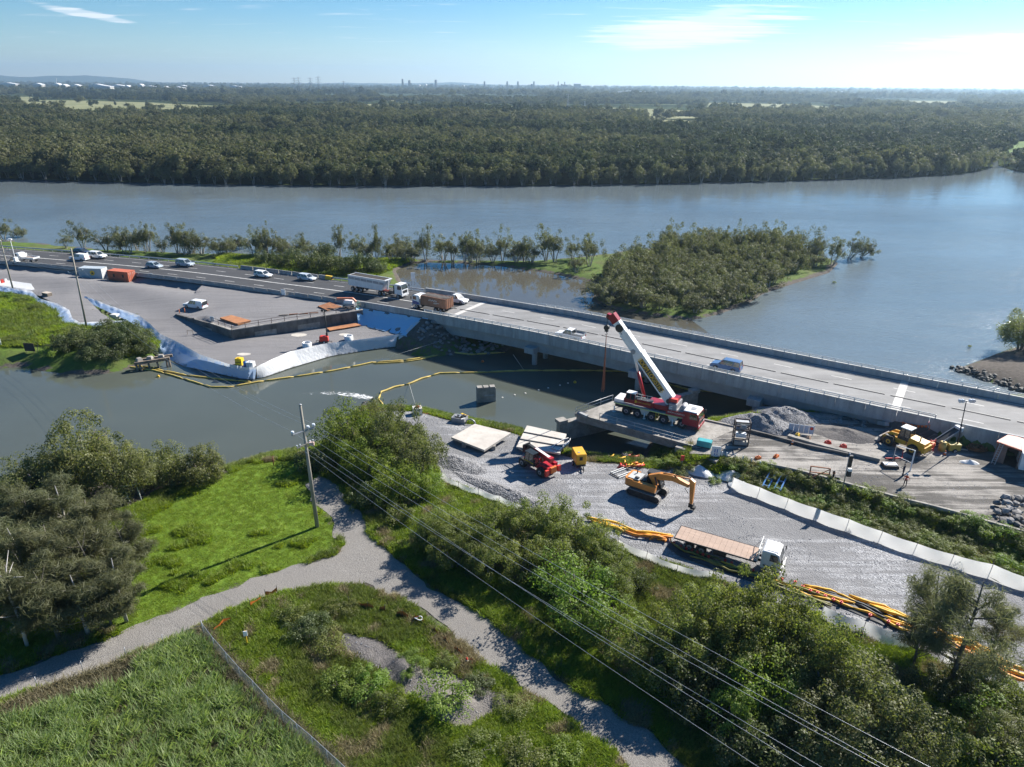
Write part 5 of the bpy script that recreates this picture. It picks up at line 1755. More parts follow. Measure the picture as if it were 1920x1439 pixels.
def cab(t, x0, L, W, z0, Ht, m, slope=0.16, sleeper=False, visor=True):
 """Forward-control truck cab from x0 to x0+L."""
 x1 = x0 + L
 prof = [(x0, z0), (x0, z0 + Ht - .12), (x0 + .14, z0 + Ht), (x1 - slope - .35, z0 + Ht), (x1 - slope, z0 + Ht - .14), (x1, z0 + Ht * .48), (x1 + .03, z0 + .1), (x1 - .06, z0)]
 c = MB().side(prof, -W / 2, W / 2, 0, 0.07).build('cab', m, t)
 zs = z0 + Ht * .50
 f = lambda z: x1 - slope * (z - zs) / (z0 + Ht - .16 - zs) + .012
 za, zb = zs + .05, z0 + Ht - .24
 MB().add([(f(za), -W * .44, za), (f(za), W * .44, za), (f(zb), W * .41, zb), (f(zb), -W * .41, zb), (f(za) - .03, -W * .44, za), (f(za) - .03, W * .44, za), (f(zb) - .03, W * .41, zb), (f(zb) - .03, -W * .41, zb)],
    [(0, 1, 2, 3), (7, 6, 5, 4), (0, 4, 5, 1), (1, 5, 6, 2), (2, 6, 7, 3), (3, 7, 4, 0)]).build('windscreen', M_GLASS, t)
 for sy in (-1, 1):
  y = sy * (W / 2 + .006)
  p = [(x1 - L * .58, zs + .02), (x1 - .2, zs + .02), (x1 - slope - .16, zb), (x1 - L * .56, zb)]
  MB().side(p, y - .015, y + .015).build('side_window', M_GLASS, t)
  MB().bar((x1 - .1, sy * W / 2, zb - .1), (x1 + .05, sy * (W / 2 + .24), zb - .1), .04).box((x1 + .05, sy * (W / 2 + .25), zb - .35), (.1, .2, .55)).build('mirror', M_TRIM, t)
  MB().box((x1 + .0, sy * W * .38, z0 + .22), (.12, .36, .18)).build('headlight', M_LAMP, t)
 MB().box((x1 + .035, 0, z0 + Ht * .28), (.05, W * .6, Ht * .26)).build('grille', M_TRIM, t)
 MB().box((x1 + .02, 0, z0 - .1), (.2, W, .32)).build('bumper', m, t)
 if visor:
  MB().box((x1 - slope * .8, 0, z0 + Ht - .1), (.25, W * .9, .05)).build('sun_visor', M_TRIM, t)
 return c
# flatbed truck on the yard
zt = 2.26
a, c = G(1265, 1008, zt + 1.25), G(1415, 1052, zt + 1.25)
dv = (c - a).normalized()
nv = Vector((-dv.y, dv.x, 0))
LB, WB = 8.5, 2.5
org = a + nv * (WB / 2)
fb = thing('flatbed_truck', 'white cab flatbed truck with long brown steel tray parked on the gravel', 'truck', (org.x, org.y, zt), math.atan2(dv.y, dv.x))
M_TRAY = mat('worn_brown_deck', (0.42, 0.30, 0.23), (0.33, 0.235, 0.18), 1.1, 0.75, dirt=0.35, stretch=(0.4, 2.0, 1))
for k in range(15):
 x = 0.15 + k * LB / 15
 MB().box((x + LB / 30 - .12, 0, 1.22), (LB / 15 - .018, WB, .06)).build('deck_plank', M_TRAY, fb)
b = MB()
for sy in (-1, 1):
 b.box((LB / 2, sy * (WB / 2 + .035), 1.19), (LB, .07, .16))
 b.box((LB / 2 + .9, sy * .42, .95), (LB + 1.4, .12, .26))
b.box((-.03, 0, 1.16), (.1, WB, .2))
for k in range(6):
 b.box((.5 + k * 1.4, 0, 1.1), (.12, WB, .12))
b.build('chassis', M_DARK, fb)
b = MB()
xh = LB + .05
for y in (-WB / 2 + .05, -.5, .5, WB / 2 - .05):
 b.bar((xh, y, 1.2), (xh, y, 2.75), .08)
for z in (1.5, 2.0, 2.75):
 b.bar((xh, -WB / 2, z), (xh, WB / 2, z), .08)
b.bar((xh, -WB / 2 + .05, 2.5), (xh - .75, -WB / 2 + .05, 1.25), .07).bar((xh, WB / 2 - .05, 2.5), (xh - .75, WB / 2 - .05, 1.25), .07)
b.build('headboard', M_STEELW, fb)
cab(fb, LB + .35, 1.95, 2.3, 0.62, 2.05, M_PW, 0.28, visor=False)
MB().box((LB + 1.3, 0, 2.69), (1.2, 1.9, .06), top=.9).build('roof_panel', M_PW, fb)
wheels(fb, [(LB + 1.25, 1.0), (LB + 1.25, -1.0), (1.6, .95), (1.6, -.95), (2.9, .95), (2.9, -.95)], .5, .42)
MB().box((LB + 1.25, 1.12, 1.02), (1.25, .2, .1)).box((LB + 1.25, -1.12, 1.02), (1.25, .2, .1)).build('mudguard', M_TRIM, fb)
b = MB()
for y in (-.8, 0, .8):
 b.bar((LB + 2.5, y, .5), (LB + 2.56, y, 1.2), .07)
for z in (.6, 1.2):
 b.bar((LB + 2.52, -1.0, z), (LB + 2.52, 1.0, z), .08)
b.build('bull_bar', M_STEELW, fb)
MB().box((4.8, -1.0, .85), (1.3, .5, .55)).box((4.6, 1.0, .85), (1.0, .5, .5)).build('fuel_tank', M_DARK, fb)
# articulated tipper on the highway
loc, rz, s_, off = on_road(716, 551, True)
sm_ = thing('tipper_semitrailer', 'white prime mover pulling a tall white tipper trailer towards the bridge', 'truck', loc, rz, 'vehicles on the highway')
M_TUB = mat('white_tipper_paint', (0.76, 0.76, 0.76), (0.6, 0.6, 0.6), 0.7, 0.4, dirt=0.25)
cab(sm_, 4.5, 2.0, 2.4, 0.95, 2.25, M_PW, 0.2)
MB().box((4.3, 0, 1.9), (.35, 2.1, 1.7)).build('cab_back', M_TRIM, sm_)
MB().box((2.6, .42, .85), (6.2, .12, .28)).box((2.6, -.42, .85), (6.2, .12, .28)).build('chassis', M_DARK, sm_)
wheels(sm_, [(5.4, .98), (5.4, -.98), (1.6, .95), (1.6, -.95), (.3, .95), (.3, -.95)], .5, .45)
wheels(sm_, [(x, y) for x in (-5.0, -6.25, -7.5) for y in (.95, -.95)], .5, .45)
b = MB()
TL0, TL1, zt0, zt1 = -8.4, 1.9, 1.25, 3.55
b.side([(TL0, zt0), (TL1 - .9, zt0), (TL1, zt1), (TL0, zt1)], -1.24, 1.24)
b.build('tub', M_TUB, sm_)
for sy in (-1, 1):
 MB().side([(TL0 + .1, 2.75), (TL1 - .35, 2.55), (TL1 - .2, 3.1), (TL0 + .1, 3.3)], sy * 1.25 - .012, sy * 1.25 + .012).build('grey_band', M_GREY, sm_)
 for k in range(6):
  MB().box((TL0 + .05 + k * 1.75, sy * 1.26, 2.4), (.09, .07, 2.28)).build('rib', M_TUB, sm_)
 MB().bar((TL0, sy * 1.22, zt1 + .04), (TL1 + .1, sy * 1.22, zt1 + .04), .14).build('top_rail', M_TUB, sm_)
MB().box(((TL0 + TL1) / 2, 0, zt1 + .012), (TL1 - TL0 - .5, 2.2, .03)).build('load', mat('dark_load', (0.05, 0.042, 0.036), (0.03, 0.026, 0.022), 3, 1.0), sm_)
MB().box((TL1 + .1, 0, zt1 + .03), (.35, 2.5, .16)).build('front_lip', M_TUB, sm_)
MB().bar((TL1 - .2, 0, 1.3), (TL1 + .15, 0, 3.4), .28).build('hoist_ram', M_TUB, sm_)
MB().box((-3.0, 0, 1.05), (9.5, 1.0, .24)).build('trailer_frame', mat('dull_red_frame', (0.25, 0.05, 0.04), (0.15, 0.04, 0.035), 2, 0.6), sm_)
MB().box((TL0 - .06, 0, 2.3), (.1, 2.4, 2.1)).build('tailgate', M_TUB, sm_)
MB().cyl((3.5, 1.0, .75), (2.6, 1.0, .75), .3, n=10).build('fuel_tank', M_GALV, sm_)
# skip-bin truck heading left
loc, rz, s_, off = on_road(811, 581, False)
hk = thing('skip_bin_truck', 'truck with white and blue cab carrying a rusty brown skip bin', 'truck', loc, rz, 'vehicles on the highway')
cab(hk, 2.4, 1.9, 2.4, 0.9, 2.0, M_PW, 0.15)
for sy in (-1, 1):
 MB().side([(2.5, 1.0), (4.25, 1.0), (4.2, 1.75), (2.5, 1.55)], sy * 1.205 - .012, sy * 1.205 + .012).build('blue_stripe', mat('blue_livery', (0.05, 0.08, 0.25), (0.04, 0.06, 0.2), 2, 0.4), hk)
MB().box((-.8, .42, .9), (7.2, .14, .3)).box((-.8, -.42, .9), (7.2, .14, .3)).build('chassis', M_DARK, hk)
wheels(hk, [(3.2, .98), (3.2, -.98), (-1.6, .95), (-1.6, -.95), (-2.9, .95), (-2.9, -.95)], .5, .45)
M_BIN = mat('rusty_brown_bin', (0.36, 0.17, 0.095), (0.24, 0.115, 0.07), 1.0, 0.75, dirt=0.3)
MB().side([(-4.4, 1.15), (1.9, 1.15), (2.05, 3.05), (-4.4, 3.05)], -1.2, 1.2, 0, .03).build('bin', M_BIN, hk)
for sy in (-1, 1):
 for x in (-4.35, -3.1, 1.95):
  MB().box((x, sy * 1.22, 2.1), (.1, .08, 1.9)).build('rib', M_BIN, hk)
 MB().bar((-4.4, sy * 1.2, 3.08), (2.05, sy * 1.2, 3.08), .12).build('rim', M_BIN, hk)
for y in (-.9, -.3, .3, .9):
 MB().box((-4.43, y, 2.1), (.08, .1, 1.9)).build('door_rib', M_BIN, hk)
V_, Q_ = [], []
for i in range(19):
 for j in range(7):
  x, y = -4.4 + 6.4 * i / 18, -1.25 + 2.5 * j / 6
  drop = -0.25 if j in (0, 6) else 0
  V_.append((x, y, 3.16 + drop * random.uniform(.4, 1.6) + random.uniform(-.06, .09)))
Q_ = [(i * 7 + j, (i + 1) * 7 + j, (i + 1) * 7 + j + 1, i * 7 + j + 1) for i in range(18) for j in range(6)]
link('load_cover', np_mesh('load_cover', V_, Q_, None, True), mat('dark_cover_net', (0.10, 0.085, 0.075), (0.06, 0.05, 0.045), 3, 0.9), hk)
def text(name, s, size, m, par, loc, rot, sx=1.0):
 cu = bpy.data.curves.new(name, 'FONT')
 cu.body = s
 cu.size = size
 cu.align_x = 'CENTER'
 cu.align_y = 'CENTER'
 cu.extrude = 0.004
 o = bpy.data.objects.new(name, cu)
 COL.objects.link(o)
 bpy.context.view_layer.update()
 me = bpy.data.meshes.new_from_object(o)
 bpy.data.objects.remove(o)
 me.materials.clear()
 me.materials.append(m)
 q = bpy.data.objects.new(name, me)
 q.parent = par
 q.location = loc
 q.rotation_euler = rot
 q.scale = (sx, 1, 1)
 COL.objects.link(q)
 return q
M_LETW = mat('white_lettering', (0.7, 0.68, 0.64), (0.6, 0.58, 0.55), 3, 0.6)
M_LETY = mat('yellow_lettering', (0.80, 0.50, 0.03), (0.7, 0.42, 0.03), 3, 0.5)
b = MB()
for k in range(7):
 b.box((-1.9 + k * .3, 1.216, 2.35 + (.12 if k % 2 else 0)), (.16, .012, .26))
b.box((-2.0, 1.216, 2.0), (1.3, .012, .09)).box((-1.6, 1.216, 1.82), (.8, .012, .07))
b.build('faded_marking', M_LETW, hk)
# small white tray truck at the far left
loc, rz, s_, off = on_road(52, 491, False)
tt = thing('tray_truck', 'small white tray truck at the far left of the highway', 'truck', loc, rz, 'vehicles on the highway')
cab(tt, 1.3, 1.6, 2.0, 0.6, 1.75, M_PW, 0.2, visor=False)
MB().box((-.9, 0, .85), (4.4, 1.0, .2)).build('chassis', M_DARK, tt)
b = MB().box((-1.2, 0, 1.05), (4.0, 2.1, .1))
for sy in (-1, 1):
 b.box((-1.2, sy * 1.05, 1.28), (4.0, .06, .38))
b.box((-3.2, 0, 1.28), (.06, 2.1, .38)).box((.82, 0, 1.6), (.08, 2.1, 1.1))
b.build('tray', M_TUB, tt)
MB().box((-1.2, 0, 1.14), (3.8, 1.95, .08)).build('load', mat('tan_load', (0.45, 0.36, 0.30), (0.3, 0.25, 0.2), 3, 0.9), tt)
wheels(tt, [(2.0, .85), (2.0, -.85), (-2.0, .85), (-2.0, -.85)], .4, .3)
# ------------------------------------------------------------------ excavator
a, c = GZ(1178, 927), GZ(1234, 946)
dv = Vector(((c - a).x, (c - a).y, 0)).normalized()
nv = Vector((-dv.y, dv.x, 0))
mid = (a + c) / 2 + nv * 1.15
ex = thing('excavator', 'orange tracked excavator with arched boom lowered to the gravel', 'excavator', (mid.x, mid.y, zl(mid.x, mid.y) + .06), math.atan2(dv.y, dv.x))
M_EXO = mat('orange_excavator_paint', (0.66, 0.27, 0.055), (0.50, 0.19, 0.04), 1.0, 0.4, dirt=0.3)
M_TRACKS = mat('dusty_track_steel', (0.30, 0.28, 0.26), (0.16, 0.15, 0.14), 3, 0.7, bump=0.4, bs=12)
TLn, TR = 4.3, 0.46
def track_path(n=44):
 out = []
 per = 2 * (TLn - 2 * TR) + 2 * PI * TR
 for i in range(n):
  s = per * i / n
  st = TLn - 2 * TR
  if s < st:
   out.append((-st / 2 + s, 2 * TR, 0))
  elif s < st + PI * TR:
   an = (s - st) / TR
   out.append((st / 2 + math.sin(an) * TR, TR + math.cos(an) * TR, an))
  elif s < 2 * st + PI * TR:
   out.append((st / 2 - (s - st - PI * TR), 0, PI))
  else:
   an = (s - 2 * st - PI * TR) / TR + PI
   out.append((-st / 2 + math.sin(an) * TR, TR + math.cos(an) * TR, an))
 return out, per / n
tp, pit = track_path()
_pad = MB().box((0, 0, 0), (pit * .9, .62, .06)).mesh('track_pad')
_pad.materials.append(M_TRACKS)
for sy in (-1, 1):
 tk = MB().side([(x, z) for x, z, _ in [(p[0] * .96, TR + (p[1] - TR) * .9, 0) for p in tp[::2]]], sy * 1.15 - .24, sy * 1.15 + .24).build('track_frame', M_DARK, ex)
 for x, z, an in tp:
  o = bpy.data.objects.new('track_pad', _pad)
  o.parent = tk
  o.location = (x, sy * 1.15, z)
  o.rotation_euler = (0, an, 0)
  COL.objects.link(o)
MB().box((0, 0, .62), (2.2, 1.9, .5)).cyl((0, 0, .8), (0, 0, 1.1), .7, n=16).build('undercarriage', M_DARK, ex)
MB().prism([(-2.6, -1.0), (-2.2, -1.25), (1.55, -1.25), (1.55, 1.25), (-2.2, 1.25), (-2.6, 1.0)], 1.1, 1.24).build('house_base', M_DARK, ex)
MB().box((-.35, -.95, 1.62), (3.5, .58, .76)).box((.9, -.95, 1.5), (.9, .55, .5)).build('right_side_panel', M_EXO, ex)
MB().prism([(-2.65, -.9), (-2.4, -1.24), (-1.5, -1.24), (-1.5, 1.24), (-2.4, 1.24), (-2.65, .9)], 1.24, 2.1, inset=.97).build('counterweight', M_EXO, ex)
MB().box((-.9, .0, 1.68), (1.5, 1.3, .85)).build('engine_housing', M_DARK, ex)
MB().box((-1.55, -.1, 2.13), (1.5, 1.7, .1)).build('engine_cover', mat('pale_dusty_cover', (0.50, 0.50, 0.48), (0.36, 0.36, 0.35), 3, 0.6), ex)
MB().box((-1.2, -.6, 2.24), (.5, .3, .16)).cyl((-1.7, .5, 2.1), (-1.7, .5, 2.6), .08, n=8).build('exhaust', M_DARK, ex)
cb = MB()
frust(cb, -.35, 1.6, .98, 1.25, -.2, 1.15, .9, 2.85)
cbo = cb.build('cab', M_GLASS, ex)
cbo.location.y = .72
b = MB()
for sx, SX in ((-.35, -.2), (.55, .5), (1.6, 1.15)):
 for sy in (-1, 1):
  b.bar((sx, .72 + sy * .5, 1.25), (SX, .72 + sy * .46, 2.87), .09)
b.box((.62, .72, 1.5), (1.9, 1.02, .5))
b.build('cab_frame', M_TRIM, ex)
MB().box((.5, .72, 2.93), (1.75, 1.1, .1), top=.96).build('cab_roof', M_TRIM, ex)
# boom in the plane of the machine, through the points where the photo shows it
Minv = Matrix.Rotation(-ex.rotation_euler[2], 4, 'Z') @ Matrix.Translation(-ex.location)
pl = ex.location + nv * -0.1
def bp(px, py):
 q = Minv @ along(pl, dv, px, py)
 return (q.x, q.z)
foot = (1.15, 1.75)
k0, k1, k2, tip, st_top, st_end = bp(1222, 893), bp(1239, 893), bp(1262, 896), bp(1293, 911), bp(1299, 904), bp(1296, 946)
def arm(name, path, wid, hts, m, par, y=-.1):
 b = MB()
 n = len(path)
 rows = []
 for i, (x, z) in enumerate(path):
  a_ = Vector(path[max(i - 1, 0)])
  c_ = Vector(path[min(i + 1, n - 1)])
  d_ = (c_ - a_).normalized()
  nn = Vector((-d_.y, d_.x)) * hts[i] / 2
  rows.append([(x - nn.x, y - wid / 2, z - nn.y), (x - nn.x, y + wid / 2, z - nn.y), (x + nn.x, y + wid / 2, z + nn.y), (x + nn.x, y - wid / 2, z + nn.y)])
 vs_ = [p for r_ in rows for p in r_]
 fs = [(3, 2, 1, 0), tuple(range(4 * n - 4, 4 * n))]
 fs += [(4 * i + j, 4 * i + (j + 1) % 4, 4 * i + 4 + (j + 1) % 4, 4 * i + 4 + j) for i in range(n - 1) for j in range(4)]
 b.add(vs_, fs)
 return b.build(name, m, par)
arm('boom', [foot, k0, k1, k2, tip], .5, [.5, .75, .85, .7, .38], M_EXO, ex)
arm('stick', [(st_top[0] - .35, st_top[1] + .25), st_top, ((st_top[0] + st_end[0]) / 2, (st_top[1] + st_end[1]) / 2), (st_end[0], st_end[1] + .1)], .38, [.35, .62, .48, .3], M_EXO, ex)
for sy in (-.42, .22):
 MB().cyl((1.45, sy, 1.45), ((k0[0] + k1[0]) / 2, sy, (k0[1] + k1[1]) / 2), .09, n=8).build('boom_cylinder', M_DARK, ex)
MB().cyl((k1[0] + .3, -.1, k1[1] + .5), (st_top[0] - .3, -.1, st_top[1] + .3), .08, n=8).build('stick_cylinder', M_EXO, ex)
MB().tube([(st_top[0] - .3, -.35, st_top[1] - .5), (st_top[0] - .75, -.35, st_top[1] - 1.0), (st_top[0] - .3, -.35, st_top[1] - 1.5)], .05, 5).build('hose', M_BLACK, ex)
MB().box((st_end[0], -.1, st_end[1] - .12), (.55, .45, .5)).box((st_end[0] + .25, -.1, st_end[1] - .35), (.5, .5, .3)).build('quick_hitch', M_TRIM, ex)
# ------------------------------------------------------------------ telehandler
loc, rz = place((1030, 893), (985, 868))
th = thing('telehandler', 'red telehandler with raised boom beside the concrete plates', 'telehandler', loc, rz)
M_DKGREEN = mat('dark_cab', (0.03, 0.033, 0.03), (0.02, 0.022, 0.02), 3, 0.3)
MB().side([(-2.9, .75), (-2.9, 1.5), (-1.2, 1.6), (-.8, 1.15), (2.4, 1.0), (2.6, .7)], -.75, .75).build('body', M_RED, th)
MB().side([(-2.6, 1.0), (-2.6, 1.75), (-.4, 1.7), (.2, 1.3), (.2, 1.0)], -1.15, -.55, 0, .06).build('engine_hood', M_RED, th)
MB().box((-2.95, 0, 1.2), (.3, .9, .8)).build('rear_counterweight', M_ORG, th)
for sy in (-1, 1):
 MB().box((-2.9, sy * 1.05, 1.05), (.3, .5, .8)).build('rear_panel', M_REDF, th)
b = MB()
frust(b, -.6, 1.3, .95, 1.1, -.4, .95, .85, 2.6)
q = b.build('cab', M_GLASS, th)
q.location.y = .72
b = MB()
for sx, SX in ((-.6, -.4), (.4, .3), (1.3, .95)):
 for sy in (-1, 1):
  b.bar((sx, .72 + sy * .48, 1.1), (SX, .72 + sy * .43, 2.62), .08)
b.box((.3, .72, 2.66), (1.55, .98, .09)).box((.3, .72, 1.2), (1.9, 1.0, .35))
b.build('cab_frame', M_DKGREEN, th)
MB().box((.3, .72, 1.42), (1.7, 1.02, .08)).build('hi_vis_stripe', M_YEL, th)
wheels(th, [(1.7, .95), (1.7, -.95), (-1.7, .95), (-1.7, -.95)], .66, .5, M_GREY)
Minv = Matrix.Rotation(-rz, 4, 'Z') @ Matrix.Translation(-loc)
dvt = Vector((math.cos(rz), math.sin(rz), 0))
def tp_(px, py):
 q = Minv @ along(loc, dvt, px, py)
 return Vector((q.x, 0, q.z))
bt = tp_(990, 836)
br = Vector((-2.5, 0, 2.2))
MB().bar(br + Vector((0, -.2, 0)), br.lerp(bt, .72) + Vector((0, -.2, 0)), .5, .55).build('boom', M_RED, th)
MB().bar(br + Vector((.1, -.2, .29)), br.lerp(bt, .70) + Vector((0, -.2, .29)), .4, .03).build('boom_top_strip', mat('white_strip', (0.7, 0.66, 0.64), (0.6, 0.56, 0.55), 3, 0.5), th)
MB().bar(br.lerp(bt, .70) + Vector((0, -.2, 0)), bt + Vector((0, -.2, 0)), .36, .4).build('inner_boom', M_TRIM, th)
hd = bt + Vector((.5, -.2, -.5))
b = MB().box(hd, (.18, 1.2, 1.1))
for y in (-.45, .45):
 b.bar(hd + Vector((.0, y, -.5)), hd + Vector((1.25, y, -.5)), .12, .06)
b.bar(bt + Vector((0, -.2, 0)), hd, .3)
b.build('fork_carriage', M_TRIM, th)
MB().bar((-.9, -.2, 1.0), tuple(br.lerp(bt, .45) + Vector((0, -.2, -.2))), .16).build('lift_cylinder', M_DARK, th)
MB().box((-2.1, -.2, 2.3), (.8, .7, .5)).build('boom_pivot', M_RED, th)
# generator on a trailer
g0, g1 = G(1087, 872, 2.9), G(1078, 856, 2.9)
gd = (g1 - g0).to_2d().normalized()
gp = GZ(1085, 872)
gn = thing('generator_trailer', 'orange yellow towable generator box on two wheels', 'generator', gp, math.atan2(gd.y, gd.x))
M_GENY = mat('orange_yellow_paint', (0.76, 0.40, 0.03), (0.66, 0.33, 0.025), 1.5, 0.4, dirt=0.15)
MB().side([(-1.1, .62), (-1.1, 2.0), (-1.0, 2.1), (1.1, 2.1), (1.2, 2.0), (1.2, .62)], -.68, .68, 0, .05).build('housing', M_GENY, gn)
MB().box((-1.12, .05, 1.5), (.04, .42, .5)).build('control_panel', M_TRIM, gn)
MB().box((.2, -.69, 1.2), (1.2, .03, .6)).box((-.5, .2, 2.12), (.25, .25, .08)).build('louvre_panel', M_GREY, gn)
wheels(gn, [(0, .8), (0, -.8)], .34, .2, M_WHITE)
MB().bar((-1.1, -.3, .5), (-2.4, 0, .45), .1).bar((-1.1, .3, .5), (-2.4, 0, .45), .1).bar((-2.2, 0, .1), (-2.2, 0, .9), .08).build('drawbar', M_DARK, gn)
MB().box((0, 0, .52), (2.4, 1.2, .2)).build('frame', M_DARK, gn)
# ------------------------------------------------------------------ mobile crane
zc = 3.9
a, c = G(1173.4, 779, zc), G(1277.6, 804, zc)
dv = (c - a).normalized()
nv = Vector((-dv.y, dv.x, 0))
CW = 2.75
org = a + nv * (CW / 2 - .1)
span = (c - a).length
cr = thing('mobile_crane', 'red five axle mobile crane with raised white boom on the old bridge', 'crane', (org.x, org.y, zc), math.atan2(dv.y, dv.x))
M_CRED = mat('shaded_red_crane_paint', (0.30, 0.018, 0.028), (0.23, 0.015, 0.022), 1.2, 0.3, dirt=0.15)  # red darkened to hold the shade lying on the crane
M_LIME = mat('lime_reflective_line', (0.62, 0.68, 0.22), (0.5, 0.55, 0.2), 4, 0.4)
xs_ = [0, span * .207, span * .463, span * .673, span]
wheels(cr, [(x, y) for x in xs_ for y in (CW / 2 - .3, -CW / 2 + .3)], .68, .5, M_RIMR)
XF = span + 2.3
XR = -1.9
MB().box(((XF - 2.3 + XR) / 2, 0, 1.25), (XF - 2.3 - XR, CW - .9, .7)).build('chassis', M_DARK, cr)
MB().box(((XF - 2.2 + XR) / 2, 0, 1.66), (XF - 2.2 - XR, CW, .14)).build('deck_plate', M_GREY, cr)
for sy in (-1, 1):
 MB().box(((XF - 2.4 + XR) / 2, sy * (CW / 2 + .02), 1.62), (XF - 2.4 - XR, .06, .12)).build('reflective_line', M_LIME, cr)
 MB().box((span * .885, sy * (CW / 2 - .25), 2.05), (2.9, .5, .75)).build('side_locker', M_CRED, cr)
 for x in (span * .335, span * .835):
  MB().side([(x - .75, 1.55), (x + .75, 1.55), (x + .35, .75), (x - .35, .75)], sy * (CW / 2 - .05) - .06, sy * (CW / 2 - .05) + .06).build('outrigger_box', mat('cream_outrigger', (0.55, 0.52, 0.44), (0.42, 0.4, 0.34), 2, 0.6) if sy < 0 and x < 5 else bpy.data.materials['cream_outrigger'], cr)
 for x in (XR + .1, span * .34, span * .84):
  MB().cyl((x, sy * (CW / 2 + .05), .25), (x, sy * (CW / 2 + .05), 1.1), .09, n=8).cyl((x, sy * (CW / 2 + .05), .2), (x, sy * (CW / 2 + .05), .28), .22, n=10).build('outrigger_leg', M_STEELW, cr)
cab(cr, XF - 2.35, 2.35, CW, 0.72, 2.0, M_CRED, 0.22, visor=False)
MB().prism([(XF - 2.3, -CW * .46), (XF - .35, -CW * .46), (XF - .35, CW * .46), (XF - 2.3, CW * .46)], 2.71, 2.82, inset=.95).build('white_cab_roof', M_WHITE, cr)
MB().box((XF - 1.2, 0, 2.84), (.7, .9, .05)).build('roof_hatch', M_GREY, cr)
MB().box((XF - 3.0, 0, 2.1), (1.2, CW - .5, .8)).build('engine_cover', M_GREY, cr)
MB().cyl((XF - 2.65, -.85, 2.75), (XF - 2.65, .85, 2.75), .38, n=14).build('air_cleaner', M_GREY, cr)
MB().box((-1.2, .1, 1.95), (1.6, CW - .4, .45)).build('rear_tarpaulin', M_SHW, cr)
b = MB()
for z in (.5, .85, 1.2):
 b.bar((span * .565 - .2, -CW / 2 - .06, z), (span * .565 + .2, -CW / 2 - .06, z), .05)
for x in (-.2, .2):
 b.bar((span * .565 + x, -CW / 2 - .06, .35), (span * .565 + x, -CW / 2 - .06, 1.6), .05)
b.build('ladder', M_YEL, cr)
text('door_lettering', 'BOOM LOGISTICS', .30, M_LETW, cr, (span * .885, -CW / 2 - .012, 2.12), (PI / 2, 0, 0))
# upper works: turned to face backwards over the rear axles
xt = span * .56
MB().cyl((xt, 0, 1.75), (xt, 0, 2.0), .95, n=18).build('slew_ring', M_DARK, cr)
MB().box((xt - .1, 0, 2.35), (3.2, 2.1, .7)).build('turntable', M_CRED, cr)
MB().box((xt - 2.2, -.95, 2.4), (2.6, .55, .95)).build('side_housing', M_CRED, cr)
text('housing_lettering', 'BOOM LOGISTICS', .27, M_LETY, cr, (xt - 2.2, -1.24, 2.45), (PI / 2, 0, 0))
MB().box((xt - 2.2, -.95, 2.92), (2.7, .8, .06)).build('walkway', M_DARK, cr)
b = MB()
for x in (-3.4, -2.5, -1.6, -.9):
 b.bar((xt + x, -1.28, 2.95), (xt + x, -1.28, 3.75), .04)
for z in (3.35, 3.75):
 b.bar((xt - 3.4, -1.28, z), (xt - .9, -1.28, z), .04)
b.build('handrail', M_STEELW, cr)
b = MB()
frust(b, xt - 5.05, xt - 3.5, .95, 2.15, xt - 4.7, xt - 3.5, .9, 3.55)
q = b.build('operator_cab', M_GLASS, cr)
q.location.y = -.85
b = MB()
for sx, SX in ((-5.05, -4.7), (-4.2, -4.1), (-3.5, -3.5)):
 for sy in (-1, 1):
  b.bar((xt + sx, -.85 + sy * .48, 2.15), (xt + SX, -.85 + sy * .45, 3.57), .09)
b.box((xt - 4.3, -.85, 2.35), (1.6, 1.0, .6))
b.build('cab_frame', M_CRED, cr)
MB().box((xt - 4.1, -.85, 3.61), (1.35, 1.0, .09)).build('operator_cab_roof', M_WHITE, cr)
MB().cyl((xt - 3.4, -1.242, 2.5), (xt - 3.4, -1.262, 2.5), .24, n=12).build('round_emblem', M_LETY, cr)
MB().box((xt + 2.1, 0, 2.6), (1.1, 2.5, 1.5)).build('counterweight', M_GREY, cr)
MB().box((xt + 1.9, .1, 3.55), (1.2, 1.7, .7)).build('winch_cover', M_CRED, cr)
MB().box((xt + 2.1, -.7, 3.75), (.9, .6, .5)).build('hydraulic_box', M_REDF, cr)
MB().cyl((xt + 1.2, -.6, 3.3), (xt + 1.2, .6, 3.3), .35, n=14).build('winch_drum', M_DARK, cr)
for k in range(4):
 MB().side([(xt + 1.6, 1.95 + k * .26), (xt + 2.05, 2.15 + k * .26), (xt + 2.05, 2.27 + k * .26), (xt + 1.6, 2.07 + k * .26)], -1.285, -1.265).build('hazard_chevron', M_WHITE, cr)
Minv = Matrix.Rotation(-cr.rotation_euler[2], 4, 'Z') @ Matrix.Translation(-cr.location)
piv = Vector((xt + 1.35, .15, 3.3))
def cp(px, py):
 q = Minv @ along(cr.location + nv * .15, dv, px, py)
 return Vector((q.x, .15, q.z))
tipb = cp(1149, 593)
bd = (tipb - piv).normalized()
bl = (tipb - piv).length
bq = bd.to_track_quat('X', 'Z').to_matrix()
def bsec(name, f0, f1, w, h, m):
 return MB().bar(piv + bd * bl * f0, piv + bd * bl * f1, w, h, m=0).build(name, m, cr)
bsec('boom_base_section', -.02, .55, 1.2, 1.45, M_WHITE)
bsec('boom_second_section', .54, .80, 1.02, 1.25, M_WHITE)
bsec('boom_third_section', .79, .93, .88, 1.05, M_WHITE)
bsec('boom_collar', .535, .555, 1.28, 1.54, M_WHITE)
bsec('boom_collar', .785, .80, 1.1, 1.33, M_WHITE)
side_n = bq @ Vector((0, 1, 0))
up_n = bq @ Vector((0, 0, 1))
dn = -side_n if (Matrix.Rotation(cr.rotation_euler[2], 3, 'Z') @ side_n).y > 0 else side_n
